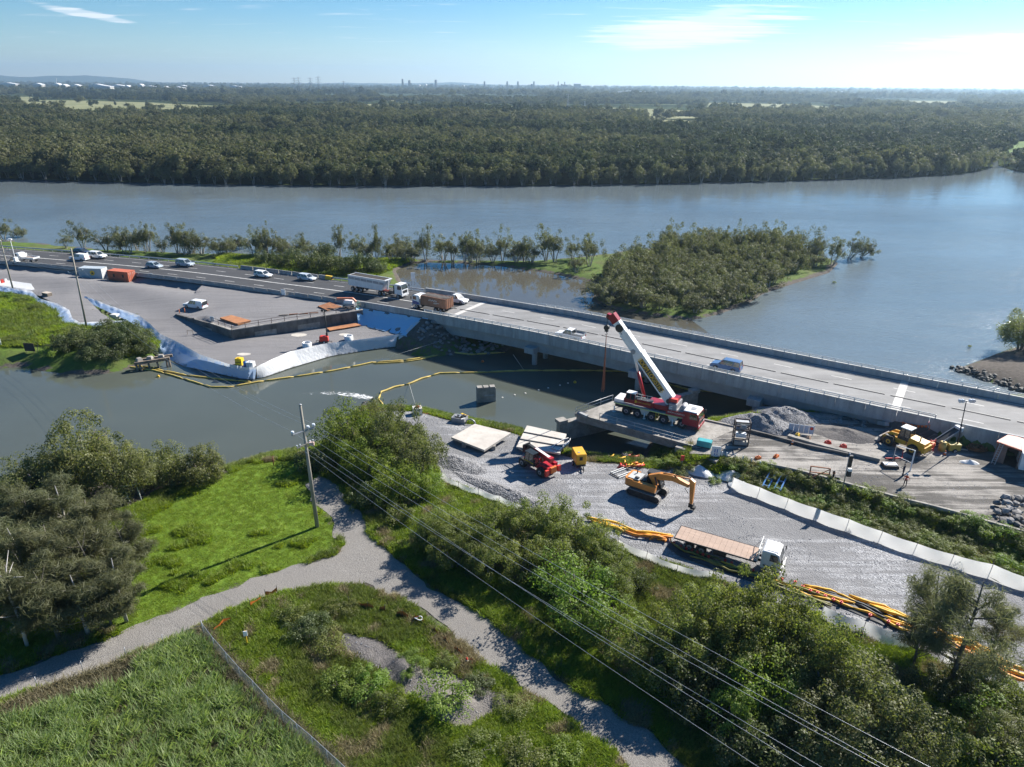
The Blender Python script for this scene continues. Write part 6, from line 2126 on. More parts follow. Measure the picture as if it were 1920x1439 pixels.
# lettering on the camera side of the boom, read towards the foot
xax = -bd
zax = dn
yax = zax.cross(xax)
LM = Matrix((xax, yax, zax)).transposed()
lt = text('boom_lettering', 'BOOM LOGISTICS', 1.0, M_LETY, cr, piv + bd * bl * .31 + dn * .61 - yax * .1, LM.to_euler(), .72)
MB().add([tuple(piv + bd * bl * f + dn * .606 + yax * (v - .1)) for f, v in ((.125, -.42), (.495, -.42), (.495, .42), (.125, .42))], [(0, 1, 2, 3)]).build('lettering_backing', mat('dark_lettering_back', (0.10, 0.07, 0.03), (0.08, 0.06, 0.03), 4, 0.6), cr, fix=False).scale = (1, 1, 1)  # dark print behind the yellow letters
hdp = piv + bd * bl * .93
MB().bar(hdp, piv + bd * bl * 1.02, .9, 1.1).bar(piv + bd * bl * .98, piv + bd * bl * .98 + Vector((-1.0, 0, .25)), .7, .6).build('boom_head', M_CRED, cr)
for k in (0, 1):
 MB().cyl(piv + bd * bl * .97 + Vector((-.7 * k, -.35, -.3 + .4 * k)), piv + bd * bl * .97 + Vector((-.7 * k, .35, -.3 + .4 * k)), .35, n=14).build('head_sheave', M_DARK, cr)
pd = piv + bd * bl * .865 + dn * .46
MB().cyl(pd, pd + dn * .12, .58, n=18).cyl(pd + dn * .12, pd + dn * .14, .2, n=10).build('hose_reel', M_TRIM, cr)
pd = piv + bd * bl * .60 + dn * .53 - up_n * .3
MB().cyl(pd, pd + dn * .12, .36, n=14).build('hose_reel', M_GREY, cr)
MB().tube([piv + bd * bl * f + dn * .46 - up_n * .25 for f in (.60, .70, .86)], .03, 4).build('hose', M_TRIM, cr)
# luffing ram
rf = Vector((xt - 2.6, .15, 2.9))
rt = piv + bd * bl * .60 - up_n * .6
MB().cyl(rf, rf.lerp(rt, .55), .24, n=12).build('ram_cylinder', M_RED, cr)
MB().cyl(rf.lerp(rt, .55), rt, .15, n=12).build('ram_rod', M_WHITE, cr)
MB().bar(rt, piv + bd * bl * .60, .3, .3).build('ram_lug', M_WHITE, cr)
# hoist rope, hook block and slings
hk_top = piv + bd * bl * .985 + Vector((-.95, 0, .1))
hb = Minv @ along(cr.matrix_basis @ hk_top, Vector((1, 0, 0)), 1138, 617)
hb = Vector((hk_top.x, hk_top.y, hb.z))
for dy_ in (-.12, .12):
 MB().cyl(hk_top + Vector((0, dy_, 0)), hb + Vector((0, dy_, .3)), .025, n=5).build('hoist_rope', M_DARK, cr)
MB().box(hb, (.5, .35, .8), top=.6).cyl(hb + Vector((0, -.25, .2)), hb + Vector((0, .25, .2)), .38, n=14).build('hook_block', M_TRIM, cr)
MB().tube([hb + Vector((0, 0, -.4)), hb + Vector((.12, 0, -.75)), hb + Vector((0, 0, -.95)), hb + Vector((-.14, 0, -.8))], .06, 6).build('hook', M_TRIM, cr)
M_CHAIN = mat('rusty_chain', (0.30, 0.11, 0.06), (0.16, 0.07, 0.05), 6, 0.8)
he = Minv @ along(cr.matrix_basis @ hb, Vector((1, 0, 0)), 1129, 735)
for k in range(4):
 MB().tube([hb + Vector((0, 0, -.9)), hb + Vector((.04 * k - .06, .03 * k, (he.z - hb.z) * .5)), Vector((hb.x + .22 * (k - 1.5) * .6, hb.y + .1 * (k % 2), he.z + .35 * (k % 2)))], .045, 5).build('chain_sling', M_CHAIN, cr)
# ------------------------------------------------------------------ yellow wheel loader
loc, rz = place((1722, 852), (1660, 828))
ld = thing('wheel_loader', 'yellow articulated loader with black cab beside the stockpile', 'loader', loc, rz)
M_LOAD = mat('yellow_loader_paint', (0.70, 0.38, 0.03), (0.58, 0.29, 0.025), 1.2, 0.45, dirt=0.25)
MB().side([(-2.9, .8), (-3.0, 1.9), (-1.0, 2.1), (-.8, .8)], -.85, .85, 0, .08).build('rear_body', M_LOAD, ld)
MB().box((-3.0, 0, 1.1), (.4, 1.9, .8)).build('counterweight', M_LOAD, ld)
MB().side([(-.6, .75), (-.6, 1.5), (1.0, 1.4), (2.0, 1.0), (2.0, .7)], -.6, .6).build('front_frame', M_LOAD, ld)
b = MB()
frust(b, -1.0, .5, 1.3, 1.5, -.85, .3, 1.2, 3.0)
b.build('cab', M_GLASS, ld)
b = MB()
for sx, SX in ((-1.0, -.85), (-.2, -.2), (.5, .3)):
 for sy in (-1, 1):
  b.bar((sx, sy * .66, 1.5), (SX, sy * .6, 3.0), .1)
b.box((-.25, 0, 1.6), (1.6, 1.4, .4))
b.build('cab_frame', M_TRIM, ld)
MB().box((-.28, 0, 3.06), (1.4, 1.4, .12)).build('cab_roof', mat('pale_cab_roof', (0.5, 0.55, 0.56), (0.42, 0.46, 0.47), 3, 0.5), ld)
wheels(ld, [(1.35, .95), (1.35, -.95), (-1.75, .95), (-1.75, -.95)], .72, .55, M_LOAD)
for sy in (-1, 1):
 arm('lift_arm', [(.1, 1.9), (1.4, 1.75), (2.6, .75)], .18, [.3, .42, .3], M_LOAD, ld, sy * .5)
 MB().cyl((.2, sy * .35, 1.1), (1.5, sy * .35, 1.5), .09, n=8).build('lift_ram', M_DARK, ld)
 MB().box((1.35, sy * .98, 1.5), (1.1, .5, .08)).build('mudguard', M_TRIM, ld)
MB().side([(2.5, .95), (2.45, .3), (2.7, .1), (3.6, .08), (2.75, .35), (2.65, 1.05)], -1.25, 1.25).build('bucket', M_TRACKS, ld)
MB().cyl((-2.2, .4, 2.0), (-2.2, .4, 2.6), .08, n=8).build('exhaust', M_DARK, ld)
# shipping containers
def container(label, px_rear, px_front, m, m_door, sign=None, L=6.06, loc=None, rz=None):
 if loc is None:
  loc, rz = place(px_rear, px_front)
 t = thing('shipping_container', label, 'container', loc, rz)
 W, Hc = 2.44, 2.59
 MB().box((0, 0, .09), (L, W, .18)).build('floor_frame', m, t)
 MB().box((0, 0, Hc - .05), (L, W, .1)).build('roof', m, t)
 MB().box((0, 0, Hc / 2), (L - .12, W - .12, Hc - .22)).build('inner_wall', m, t)
 b = MB()
 n = 20
 for sy in (-1, 1):
  for k in range(n):
   x = -L / 2 + .2 + (L - .4) * (k + .5) / n
   b.box((x, sy * (W / 2 - .045), Hc / 2), ((L - .4) / n * .52, .05, Hc - .3))
 b.build('corrugation', m, t)['kind'] = 'stuff'
 for sx in (-1, 1):
  for sy in (-1, 1):
   MB().box((sx * (L / 2 - .07), sy * (W / 2 - .07), Hc / 2), (.15, .15, Hc + .01)).build('corner_post', m, t)
 for sy in (-1, 1):
  d = MB().box((L / 2 - .02, sy * .57, Hc / 2), (.06, 1.08, Hc - .3)).build('door', m_door, t)
  for q in (-.25, .25):
   MB().cyl((.03 + L / 2, sy * .57 + q, .25), (.03 + L / 2, sy * .57 + q, Hc - .25), .025, n=6).build('lock_rod', M_GALV, d)
 return t
M_CG = mat('grey_container_paint', (0.42, 0.47, 0.50), (0.34, 0.38, 0.41), 0.8, 0.55, dirt=0.2)
M_CO = mat('orange_red_container_paint', (0.55, 0.15, 0.075), (0.42, 0.11, 0.06), 0.8, 0.6, dirt=0.2)
cg = container('grey shipping container with yellow round emblem by the left barrier', (158, 520), (196, 521), M_CG, M_PW)
MB().cyl((.6, -1.225, 1.45), (.6, -1.25, 1.45), .62, n=18).build('yellow_disc', M_YEL, cg)
MB().add([(.6 + .38 * math.cos(a_), -1.256, 1.4 + .42 * math.sin(a_)) for a_ in (PI / 2, PI * 7 / 6, PI * 11 / 6)], [(0, 1, 2)]).build('black_mark', M_TRIM, cg, fix=False)
co = container('orange red shipping container beside the grey one', (211, 525), (250, 528), M_CO, M_CO)
for x in (-1.2, 1.5):
 MB().box((x, -1.235, 1.5), (.5, .02, .7)).build('dark_placard', M_TRIM, co)
# open red container and white cabin by the retaining wall
p0, p1 = G(1862, 862, 3.9), G(1905, 878, 3.9)
rzc = math.atan2((p1 - p0).y, (p1 - p0).x)
cpos = (p0 + p1) / 2 + Vector((-math.sin(rzc), math.cos(rzc), 0)) * 1.6
rc = thing('open_red_store', 'pink red open fronted container store with ladder leaning on it', 'container', (cpos.x, cpos.y, 3.86), rzc)
M_PINK = mat('faded_red_roof', (0.62, 0.26, 0.20), (0.5, 0.2, 0.16), 1.2, 0.6, dirt=0.15)
M_BROWN = mat('brown_side', (0.28, 0.17, 0.13), (0.2, 0.12, 0.1), 1.2, 0.7)
Wc = (p1 - p0).length
MB().box((0, 0, 2.66), (Wc + .3, 3.6, .12)).build('roof', M_PINK, rc)
MB().bar((-Wc / 2 - .1, -1.84, 2.6), (Wc / 2 + .1, -1.84, 2.6), .12, .2).build('roof_lip', M_CO, rc)
MB().box((-Wc / 2, 0, 1.3), (.1, 3.4, 2.6)).build('side_wall', M_BROWN, rc)
MB().box((Wc / 2, 0, 1.3), (.1, 3.4, 2.6)).build('side_wall', M_BROWN, rc)
MB().box((0, 1.65, 1.3), (Wc, .1, 2.6)).build('back_wall', M_BROWN, rc)
MB().box((-Wc * .25, -1.68, 1.3), (Wc * .4, .08, 2.6)).build('door', M_BROWN, rc)
MB().box((0, 0, .06), (Wc, 3.4, .1)).build('floor', M_DARK, rc)
lad = thing('ladder', 'aluminium ladder leaning on the open red store', 'ladder', (cpos.x, cpos.y, 3.86), rzc)
for x in (-.2, .2):
 MB().bar((-Wc * .3 + x, -2.9, .02), (-Wc * .3 + x, -1.92, 2.75), .06).build('stile', M_GALV, lad)
for k in range(9):
 f = (k + .6) / 9.5
 MB().bar((-Wc * .3 - .2, -2.9 + .98 * f, .02 + 2.73 * f), (-Wc * .3 + .2, -2.9 + .98 * f, .02 + 2.73 * f), .04).build('rung', M_GALV, lad)
p = G(1913, 884, 3.9)
t = thing('site_cabin', 'white box trailer at the right edge beside the red store', 'cabin', (p.x + 1.2, p.y + .6, 3.86), R(60))
MB().box((0, 0, 1.6), (3.4, 2.2, 2.2)).build('body', M_PW, t)
MB().box((0, 0, 2.73), (3.5, 2.3, .08)).build('roof', M_PW, t)
MB().box((-1.71, 0, 1.4), (.04, .8, 1.6)).build('door', M_GREY, t)
MB().bar((-1.7, 0, .4), (-3.0, 0, .35), .1).build('drawbar', M_DARK, t)
wheels(t, [(0, 1.0), (0, -1.0)], .33, .2)
# ------------------------------------------------------------------ trees, shrubs, grass
M_BRIGHT = leafmat('bright_tree_leaves', (0.085, 0.125, 0.016), (0.195, 0.225, 0.036), 0.5, 0.12, 0.03)
M_MANG2 = leafmat('near_mangrove_leaves', (0.082, 0.100, 0.032), (0.195, 0.205, 0.084), 0.48, 0.14, 0.05)
M_SHRUB = leafmat('coast_shrub_leaves', (0.090, 0.118, 0.026), (0.205, 0.225, 0.064), 0.5, 0.16, 0.04)
M_LIME = leafmat('lime_leaves', (0.115, 0.180, 0.024), (0.20, 0.27, 0.048), 0.48, 0.12, 0.05)
M_OAK = leafmat('she_oak_needles', (0.090, 0.098, 0.046), (0.165, 0.172, 0.090), 0.45, 0.12, 0.02, (1.5, 1.5, 0.9))
M_DARKG = leafmat('dark_shrub_leaves', (0.045, 0.064, 0.020), (0.105, 0.128, 0.042), 0.36, 0.16, 0.06)
KINDS = {}
def tree_kind(key, mat_, bark, variants, rx, rz, ncl, clr, n_per, leaf, zc, th, tr, nst, lean=0.45, fill=0.3, lop=0.35, **kw):
 out = []
 for k in range(variants):
  sd = abs(hash(key)) % 1000 if False else sum(ord(ch) for ch in key) * 7 + k * 31
  cm, _ = crown_mesh('crown', sd, rx, rz, ncl, clr, n_per, leaf, zc=zc, fill=fill, lop=lop, **kw)
  cm.materials.append(mat_)
  tm = trunk_mesh('trunk', sd + 5, th, tr, nst, rx, lean=lean)
  tm.materials.append(bark)
  out.append((cm, tm))
 KINDS[key] = (out, rx, zc + rz)
# unit plants: crown radius rx, top at zc + rz
tree_kind('mangrove', M_MANG2, M_WOOD, 4, 4.0, 3.6, 100, 0.95, 140, 0.24, 3.4, 5.0, 0.20, 4, up=0.6, low=0.6)
tree_kind('bushy', M_MANG2, M_WOOD, 2, 2.6, 2.6, 80, 0.7, 130, 0.22, 2.0, 2.6, 0.12, 4, up=0.5, low=0.8, lop=0.2)
tree_kind('bright', M_BRIGHT, M_WOOD, 2, 4.0, 3.8, 80, 0.95, 150, 0.24, 3.2, 5.0, 0.18, 3, up=0.6, fill=0.25, low=0.6)
tree_kind('broad', M_SHRUB, M_WOOD, 5, 4.0, 3.4, 84, 0.82, 190, 0.22, 3.3, 5.0, 0.18, 4, up=0.6, low=0.5, lop=0.5)
tree_kind('lime', M_LIME, M_WOOD, 2, 4.0, 3.2, 60, 0.9, 120, 0.26, 3.0, 4.4, 0.14, 4, up=0.8)
tree_kind('strip', M_MANG, M_PALE, 7, 3.4, 3.7, 44, 0.82, 84, 0.30, 3.9, 5.4, 0.15, 4, lean=0.6, fill=0.45, up=0.5, lop=0.7, low=0.5)
tree_kind('island', M_MANG, M_PALE, 6, 3.4, 3.2, 52, 0.85, 100, 0.30, 3.0, 4.4, 0.14, 4, up=0.55, low=0.6, lop=0.6)
tree_kind('shrub', M_SHRUB, M_WOOD, 4, 1.4, 1.15, 26, 0.46, 80, 0.15, 0.75, 1.0, 0.05, 4, up=0.7)
tree_kind('limeshrub', M_LIME, M_WOOD, 3, 1.4, 1.2, 26, 0.46, 80, 0.16, 0.7, 1.0, 0.05, 4, up=0.8)
tree_kind('darkshrub', M_DARKG, M_WOOD, 3, 2.8, 2.0, 50, 0.75, 100, 0.24, 1.3, 2.0, 0.10, 4, up=0.6)
def she_oak(seed, h=9.0, spread=2.6, dens=1.0):
 g = random.Random(seed)
 b = MB()
 b.tube([(0, 0, -.3), (0.1, 0, h * .3), (g.uniform(-.3, .3), g.uniform(-.3, .3), h * .65), (g.uniform(-.4, .4), g.uniform(-.4, .4), h)], [.19, .16, .10, .03], 6)
 cen, rad = [], []
 for k in range(22):
  z0 = h * g.uniform(0.22, 0.85)
  a = g.random() * 2 * PI
  L = spread * (1.1 - 0.55 * z0 / h) * g.uniform(.7, 1.2)
  p = Vector((0.05, 0, z0))
  e = p + Vector((math.cos(a) * L, math.sin(a) * L, L * g.uniform(.5, .95)))
  m_ = p.lerp(e, .5) + Vector((0, 0, -.1 * L))
  b.tube([p, m_, e], [.065, .045, .015], 5)
  for f in (.45, .65, .85, 1.0, 1.12):
   cen.append(p.lerp(e, f) + Vector((g.uniform(-.3, .3), g.uniform(-.3, .3), g.uniform(-.1, .3))))
   rad.append(.8 * g.uniform(.6, 1.35))
  for q in range(2):
   e2 = m_ + Vector((math.cos(a + g.uniform(-1, 1)) * L * .45, math.sin(a + g.uniform(-1, 1)) * L * .45, L * .5))
   b.tube([m_, e2], [.03, .01], 4)
   cen.append(e2)
   rad.append(.55)
 V, F, T = leaf_quads(cen, rad, int(105 * dens), 0.62, seed, up=0.2, hang=-0.3, thin=0.07, shell=0.1)
 cm = np_mesh('crown', V, F, {'tint': T})
 cm.materials.append(M_OAK)
 tm = b.mesh('trunk')
 tm.materials.append(M_WOOD if seed % 2 else M_PALE)
 return cm, tm
KINDS['sheoak'] = ([she_oak(s) for s in (11, 12, 15)], 2.8, 9.6)
KINDS['sheoak_thin'] = ([she_oak(s, dens=0.5) for s in (21, 23)], 2.8, 9.6)
_count = {}
def plant(name, label, kind, loc, r, h_, cat='tree', group=None, tilt=None, var=None):
 vs_, rx, top = KINDS[kind]
 k = _count.get(kind, 0)
 _count[kind] = k + 1
 cm, tm = vs_[(k if var is None else var) % len(vs_)]
 t = thing(name, label, cat, loc, random.random() * 6.28, group, tilt)
 t.scale = (r / rx, r / rx, h_ / top)
 link('crown', cm, cm.materials[0], t)
 link('trunk', tm, tm.materials[0], t)
 return t
def pp(px, py, dz=0.0):
 p = GZ(px, py)
 p.z = zl(p.x, p.y) - 0.05 + dz
 return p
def tp(px, py, h_):
 """Foot of a plant whose top shows at px,py."""
 q = G(px, py, 2.2 + h_ * 0.93)
 return Vector((q.x, q.y, zl(q.x, q.y) - 0.05))
# left foreground: mangroves on the water's edge
for px, py, r, h_, lab in ((75, 850, 3.9, 6.6, 'wide grey green mangrove at the water edge, left half of the dome'), (135, 800, 4.3, 8.6, 'tallest domed mangrove standing at the left water edge'), (205, 832, 3.5, 7.2, 'rounded mangrove on the right flank of the left dome'), (28, 888, 3.0, 4.8, 'low mangrove crown cut by the left picture edge'), (246, 862, 2.3, 5.0, 'small dark mangrove between the dome and the twin bushes')):
 p = tp(px, py, h_)
 p.z = max(p.z, 0.1)
 plant('mangrove_tree', lab, 'mangrove', p, r, h_)
plant('mangrove_bush', 'dense round dark bush on the shore, left one of a pair', 'bushy', tp(298, 836, 5.0), 2.5, 5.0, 'bush')
plant('mangrove_bush', 'dense round dark bush on the shore, right one of a pair', 'bushy', tp(372, 843, 4.5), 2.5, 4.5, 'bush')
oaks = [(38, 918, 2.9, 7.5), (105, 912, 3.1, 7.5), (165, 935, 2.8, 7.2), (222, 985, 2.4, 6.6), (20, 990, 3.0, 8.2), (88, 985, 3.1, 8.4), (150, 1005, 3.0, 8.2), (208, 1050, 2.6, 7.4), (5, 1065, 3.2, 8.4), (72, 1070, 3.0, 8.0), (135, 1080, 2.9, 7.0), (190, 1105, 2.0, 4.6)]
for px, py, r, h_ in oaks:
 plant('she_oak', 'wispy grey green she oak in the thicket at left foreground', 'sheoak', tp(px, py, h_), r, h_, group='she oaks in the left foreground thicket')
# bare pale branches in the thicket
t = thing('dead_tree', 'bare silvery dead tree among the she oaks at left', 'tree', pp(52, 1215))
b = MB()
b.tube([(0, 0, -.2), (.1, 0, 3.5), (-.3, .1, 6.5), (-.7, .2, 9.0)], [.16, .13, .08, .02], 6)
for k in range(9):
 z0 = random.uniform(3, 7.5)
 a = random.uniform(0, 6.28)
 L = random.uniform(1.2, 2.6)
 b.tube([(0, 0, z0), (math.cos(a) * L * .5, math.sin(a) * L * .5, z0 + L * .35), (math.cos(a) * L, math.sin(a) * L, z0 + L * random.uniform(.4, 1.0))], [.06, .04, .012], 5)
b.build('trunk', mat('silver_dead_wood', (0.48, 0.45, 0.42), (0.34, 0.32, 0.3), 4, 0.8), t)
# trees round the pole at mid left
plant('bright_tree', 'rounded bright yellow green tree just right of the power pole', 'bright', tp(652, 766, 7.2), 4.1, 7.2, var=0)
plant('bright_tree', 'low bright green tree under the rounded one by the pole', 'bright', tp(690, 822, 5.6), 3.2, 5.6, var=1)
plant('mangrove_tree', 'olive mangrove on the point beside the gravel tip', 'mangrove', tp(742, 772, 7.6), 3.1, 7.6, var=1)
plant('mangrove_tree', 'olive mangrove spreading over the gravel edge', 'mangrove', tp(778, 818, 6.4), 2.9, 6.4, var=2)
plant('mangrove_tree', 'thin topped mangrove nearest the outfall rocks', 'mangrove', tp(706, 756, 6.4), 2.3, 6.4, var=3)
plant('bright_tree', 'leafy green tree in front of the olive mangroves', 'bright', tp(742, 868, 5.2), 3.0, 5.2, var=0)
plant('bright_tree', 'bright green bush at foot of the gravel edge trees', 'lime', tp(800, 888, 3.0), 1.9, 3.0, 'bush')
plant('coast_bush', 'dark bush in shade behind the pole', 'darkshrub', tp(590, 846, 2.8), 2.0, 2.8, 'bush')
plant('coast_bush', 'dark bush beside the shaded branch of the track', 'darkshrub', tp(690, 915, 2.4), 1.9, 2.4, 'bush')
plant('coast_bush', 'grey green bush where the track meets the shrub belt', 'shrub', tp(752, 950, 2.0), 1.7, 2.0, 'bush')
# the shrub belt between track and yard
belt_ = [(828, 965, 2.6, 4.4), (888, 968, 2.8, 4.6), (952, 958, 3.0, 5.0), (1010, 952, 3.0, 5.2), (1062, 962, 2.9, 5.0), (1108, 990, 2.7, 4.8), (1142, 1028, 2.4, 4.4), (850, 1010, 2.4, 3.8), (915, 1012, 2.7, 4.2), (985, 1012, 2.8, 4.4), (1050, 1020, 2.7, 4.4), (800, 985, 2.0, 3.2)]
for px, py, r, h_ in belt_:
 plant('coast_tree', 'dense olive crown in the shrub belt between track and gravel yard', 'broad', tp(px, py, h_), r, h_, group='olive crowns in the shrub belt')
plant('lime_tree', 'pale lime green tree in front of the shrub belt', 'lime', tp(1082, 1072, 5.6), 3.7, 5.6)
plant('lime_tree', 'yellowish green tree beside the pale lime tree', 'lime', tp(1142, 1140, 4.4), 2.7, 4.4)
plant('coast_tree', 'grey green tree rising behind the pale lime tree', 'broad', tp(1150, 1072, 4.2), 2.4, 4.2)
# the big wood at lower right
for px, py, r, h_, k, lab in (
  (1296, 1152, 2.8, 6.0, 'broad', 'olive tree at the left end of the lower right wood'),
  (1350, 1112, 3.3, 7.0, 'broad', 'large olive tree nearest the flatbed truck'),
  (1412, 1112, 3.3, 7.4, 'broad', 'large dark olive tree below the truck cab'),
  (1472, 1136, 3.3, 7.4, 'broad', 'olive tree on the right shoulder of the wood'),
  (1534, 1180, 3.2, 7.0, 'broad', 'broad olive tree at the right flank of the lower wood'),
  (1580, 1232, 2.9, 6.4, 'mangrove', 'grey olive tree low on the right flank of wood'),
  (1238, 1190, 3.0, 5.2, 'broad', 'dark olive tree over the near left edge of the wood'),
  (1320, 1172, 3.3, 6.0, 'broad', 'tall olive crown in the middle left of the lower wood'),
  (1395, 1168, 3.3, 6.0, 'broad', 'olive crown at the centre of the lower wood'),
  (1500, 1200, 3.3, 5.8, 'broad', 'olive crown behind the lime green tree'),
  (1645, 1290, 3.7, 6.0, 'mangrove', 'grey green tree at the right end of the lower wood'),
  (1565, 1300, 3.2, 5.2, 'mangrove', 'grey green crown in front of the lime tree'),
  (1712, 1325, 2.8, 5.2, 'mangrove', 'low grey crown right of the right end tree'),
  (1640, 1350, 3.2, 4.6, 'mangrove', 'grey crown at the bottom edge of wood'),
  (1440, 1244, 3.0, 5.2, 'lime', 'vivid lime green tree in the lower wood'),
  (1385, 1290, 2.2, 3.8, 'lime', 'small lime tree with yellow tips beside the power lines'),
  (1300, 1262, 2.6, 4.0, 'darkshrub', 'dark bush on the shaded verge under the wood'),
  (1490, 1370, 2.6, 3.4, 'darkshrub', 'dark bush below the power lines at bottom'),
  (1210, 1215, 1.9, 2.6, 'shrub', 'small olive bush by the track under the wood'),
  (1395, 1370, 2.0, 2.2, 'darkshrub', 'dark low bush beside the sunny end of track')):
 plant('coast_tree' if r > 2.9 else 'coast_bush', lab, k, tp(px, py, h_), r, h_, 'tree' if r > 2.9 else 'bush')
for px, py, r, h_, lab in ((1780, 1288, 3.5, 11.6, 'tall open she oak at lower right with visible trunk'), (1728, 1222, 2.6, 9.0, 'thin she oak left of the tall open one'), (1855, 1232, 2.0, 6.4, 'slender leaning she oak right of the tall open one'), (1712, 1252, 1.9, 5.2, 'young she oak at the foot of the thin pair')):
 plant('she_oak', lab, 'sheoak_thin', pp(px, py), r, h_, var=None)
for px, py, r, h_, k in ((1790, 1300, 1.7, 2.2, 'darkshrub'), (1850, 1290, 1.6, 1.8, 'shrub'), (1835, 1345, 1.7, 1.9, 'limeshrub'), (1890, 1335, 1.6, 2.0, 'shrub'), (1735, 1290, 1.5, 1.7, 'darkshrub'), (1900, 1410, 2.0, 2.6, 'mangrove'), (1840, 1430, 2.2, 2.4, 'shrub'), (1200, 1105, 1.2, 2.0, 'darkshrub'), (1180, 1085, .9, 1.3, 'darkshrub')):
 plant('coast_bush', 'scrubby bush in the rough ground at lower right corner', k, pp(px, py), r, h_, 'bush', 'scrubby bushes in the lower right corner')
# strip of mangroves between highway and river, with stems
def strip_row(spots, label, group, kind='strip'):
 for px, py, r, h_ in spots:
  plant('mangrove_tree', label, kind, pp(px, py), r, h_, group=group)
sp = []
x = 200
while x < 1130:
 yb = float(np.interp(x, [200, 420, 560, 700, 860, 1000, 1130], [474, 481, 486, 491, 493, 494, 488]))
 big = random.random()
 sp.append((x, yb - random.uniform(0, 6), 1.9 + 1.7 * random.random(), 4.2 + 5.6 * big ** 1.6))
 x += random.choice([5, 8, 11, 14, 20, 30]) * random.uniform(.8, 1.2)
strip_row(sp, 'open crowned mangrove in the row between highway and river', 'mangroves in the row along the river')
strip_row([(8, 452, 3.0, 6.5), (40, 452, 2.4, 5.5), (125, 466, 2.0, 4.5), (157, 468, 3.0, 8.0), (1105, 500, 3.0, 8.0), (1080, 512, 2.4, 5.0)], 'lone mangrove standing apart at the river side of highway', 'lone mangroves by the highway')
for px, py, r, h_ in ((500, 495, 2.6, 3.6), (530, 500, 2.2, 3.0), (558, 503, 3.0, 4.6), (590, 507, 3.0, 4.8), (620, 508, 2.6, 4.0), (648, 512, 2.4, 3.4), (678, 510, 3.2, 5.0), (705, 512, 2.4, 3.2), (610, 494, 3.0, 5.0)):
 plant('coast_bush', 'rounded dark green bush on the grassy strip behind highway', 'darkshrub', pp(px, py), r, h_, 'bush', 'rounded bushes behind the highway')
# island of mangroves
isl = GL([(1118, 560), (1150, 530), (1180, 500), (1215, 485), (1260, 474), (1350, 466), (1430, 470), (1500, 482), (1545, 496), (1530, 508), (1475, 528), (1420, 548), (1385, 566), (1330, 584), (1285, 594), (1225, 586), (1160, 574)])
ia = np.array(isl)
n = 0
placed = []
for _ in range(4000):
 x, y = random.uniform(ia[:, 0].min(), ia[:, 0].max()), random.uniform(ia[:, 1].min(), ia[:, 1].max())
 if sdf(np.array([x]), np.array([y]), isl)[0] < -1.6 or any((x - a) ** 2 + (y - c) ** 2 < 2.55 ** 2 for a, c in placed):
  continue
 placed.append((x, y))
 f = min(1, max(0, (y - ia[:, 1].min()) / (ia[:, 1].max() - ia[:, 1].min())))
 r = random.uniform(2.4, 3.4)
 plant('mangrove_tree', 'dense mangrove crown on the island behind the bridge', 'island', (x, y, max(zl(x, y), 0) - .1), r, random.uniform(3.2, 5.6) + 4.2 * f * random.random(), group='mangroves on the island behind the bridge')
 if len(placed) > 124:
  break
for px, py, r, h_, tl, lab in ((1560, 497, 3.0, 7.5, .15, 'tall open mangrove near the tip of the island'), (1590, 496, 3.0, 7.5, .5, 'mangrove leaning out over the water at island tip'), (1612, 492, 2.6, 6.0, .75, 'farthest leaning mangrove nearly lying over the water'), (1530, 488, 2.6, 8.0, .1, 'slim mangrove standing behind the island tip')):
 p = pp(px, py)
 p.z = max(p.z, 0)
 t = plant('mangrove_tree', lab, 'strip', p, r, h_, tilt=(0, tl))
 t.rotation_euler = (0, tl, random.uniform(-.3, .3))
plant('mangrove_tree', 'dark mangrove at the right picture edge beside the rock spit', 'mangrove', pp(1915, 655), 4.2, 7.6)
plant('mangrove_tree', 'dark mangrove cut by right edge, behind the spit one', 'mangrove', pp(1950, 640), 4.2, 7.0)
plant('mangrove_bush', 'tiny mangrove sprig standing alone in the river', 'shrub', (G(1818, 652, 0)), .35, .5, 'bush')
plant('mangrove_bush', 'small mangrove sprig off the island in open water', 'shrub', (G(1564, 532, 0)), .4, .7, 'bush')
for px, py, lab in ((1700, 420, 'nearest'),):
 pass
# far right bank beyond the creek mouth
for px, py, r, h_ in ((1885, 312, 5, 8), (1905, 318, 5, 6), (1925, 320, 5, 7), (1860, 306, 5, 9), (1900, 262, 7, 12), (1930, 262, 7, 11)):
 p = G(px, py, 0.4)
 plant('mangrove_tree', 'mangrove on the far right bank beside the bright grass', 'strip', p, r, h_, group='mangroves on the far right bank')
# left bank shrubs
for px, py, r, h_, k in ((120, 655, 2.6, 2.6, 'darkshrub'), (155, 650, 3.0, 3.0, 'darkshrub'), (190, 655, 3.0, 3.0, 'darkshrub'), (225, 652, 3.0, 3.4, 'darkshrub'), (262, 648, 2.6, 3.2, 'darkshrub'), (195, 628, 2.2, 2.6, 'darkshrub'), (240, 630, 2.4, 3.0, 'darkshrub'), (140, 634, 2.0, 2.0, 'shrub'), (100, 668, 1.8, 1.8, 'limeshrub'), (276, 662, 1.8, 2.0, 'darkshrub'), (170, 672, 2.4, 2.2, 'darkshrub'), (215, 672, 2.4, 2.4, 'darkshrub')):
 plant('coast_bush', 'dark bush in the thicket on the left creek bank', k, pp(px, py), r, h_, 'bush', 'bushes on the left creek bank')
for px, py, r, h_, k in ((18, 560, 1.5, 1.4, 'limeshrub'), (42, 568, 1.6, 1.5, 'shrub'), (70, 580, 1.4, 1.2, 'shrub'), (12, 590, 1.2, 1.0, 'limeshrub'), (90, 600, 1.2, 1.0, 'limeshrub'), (20, 640, 1.4, 1.2, 'shrub'), (50, 640, 1.2, 1.0, 'limeshrub')):
 plant('grass_bush', 'leafy tussock on the grassy left bank', k, pp(px, py), r, h_, 'bush', 'tussocks on the grassy left bank')
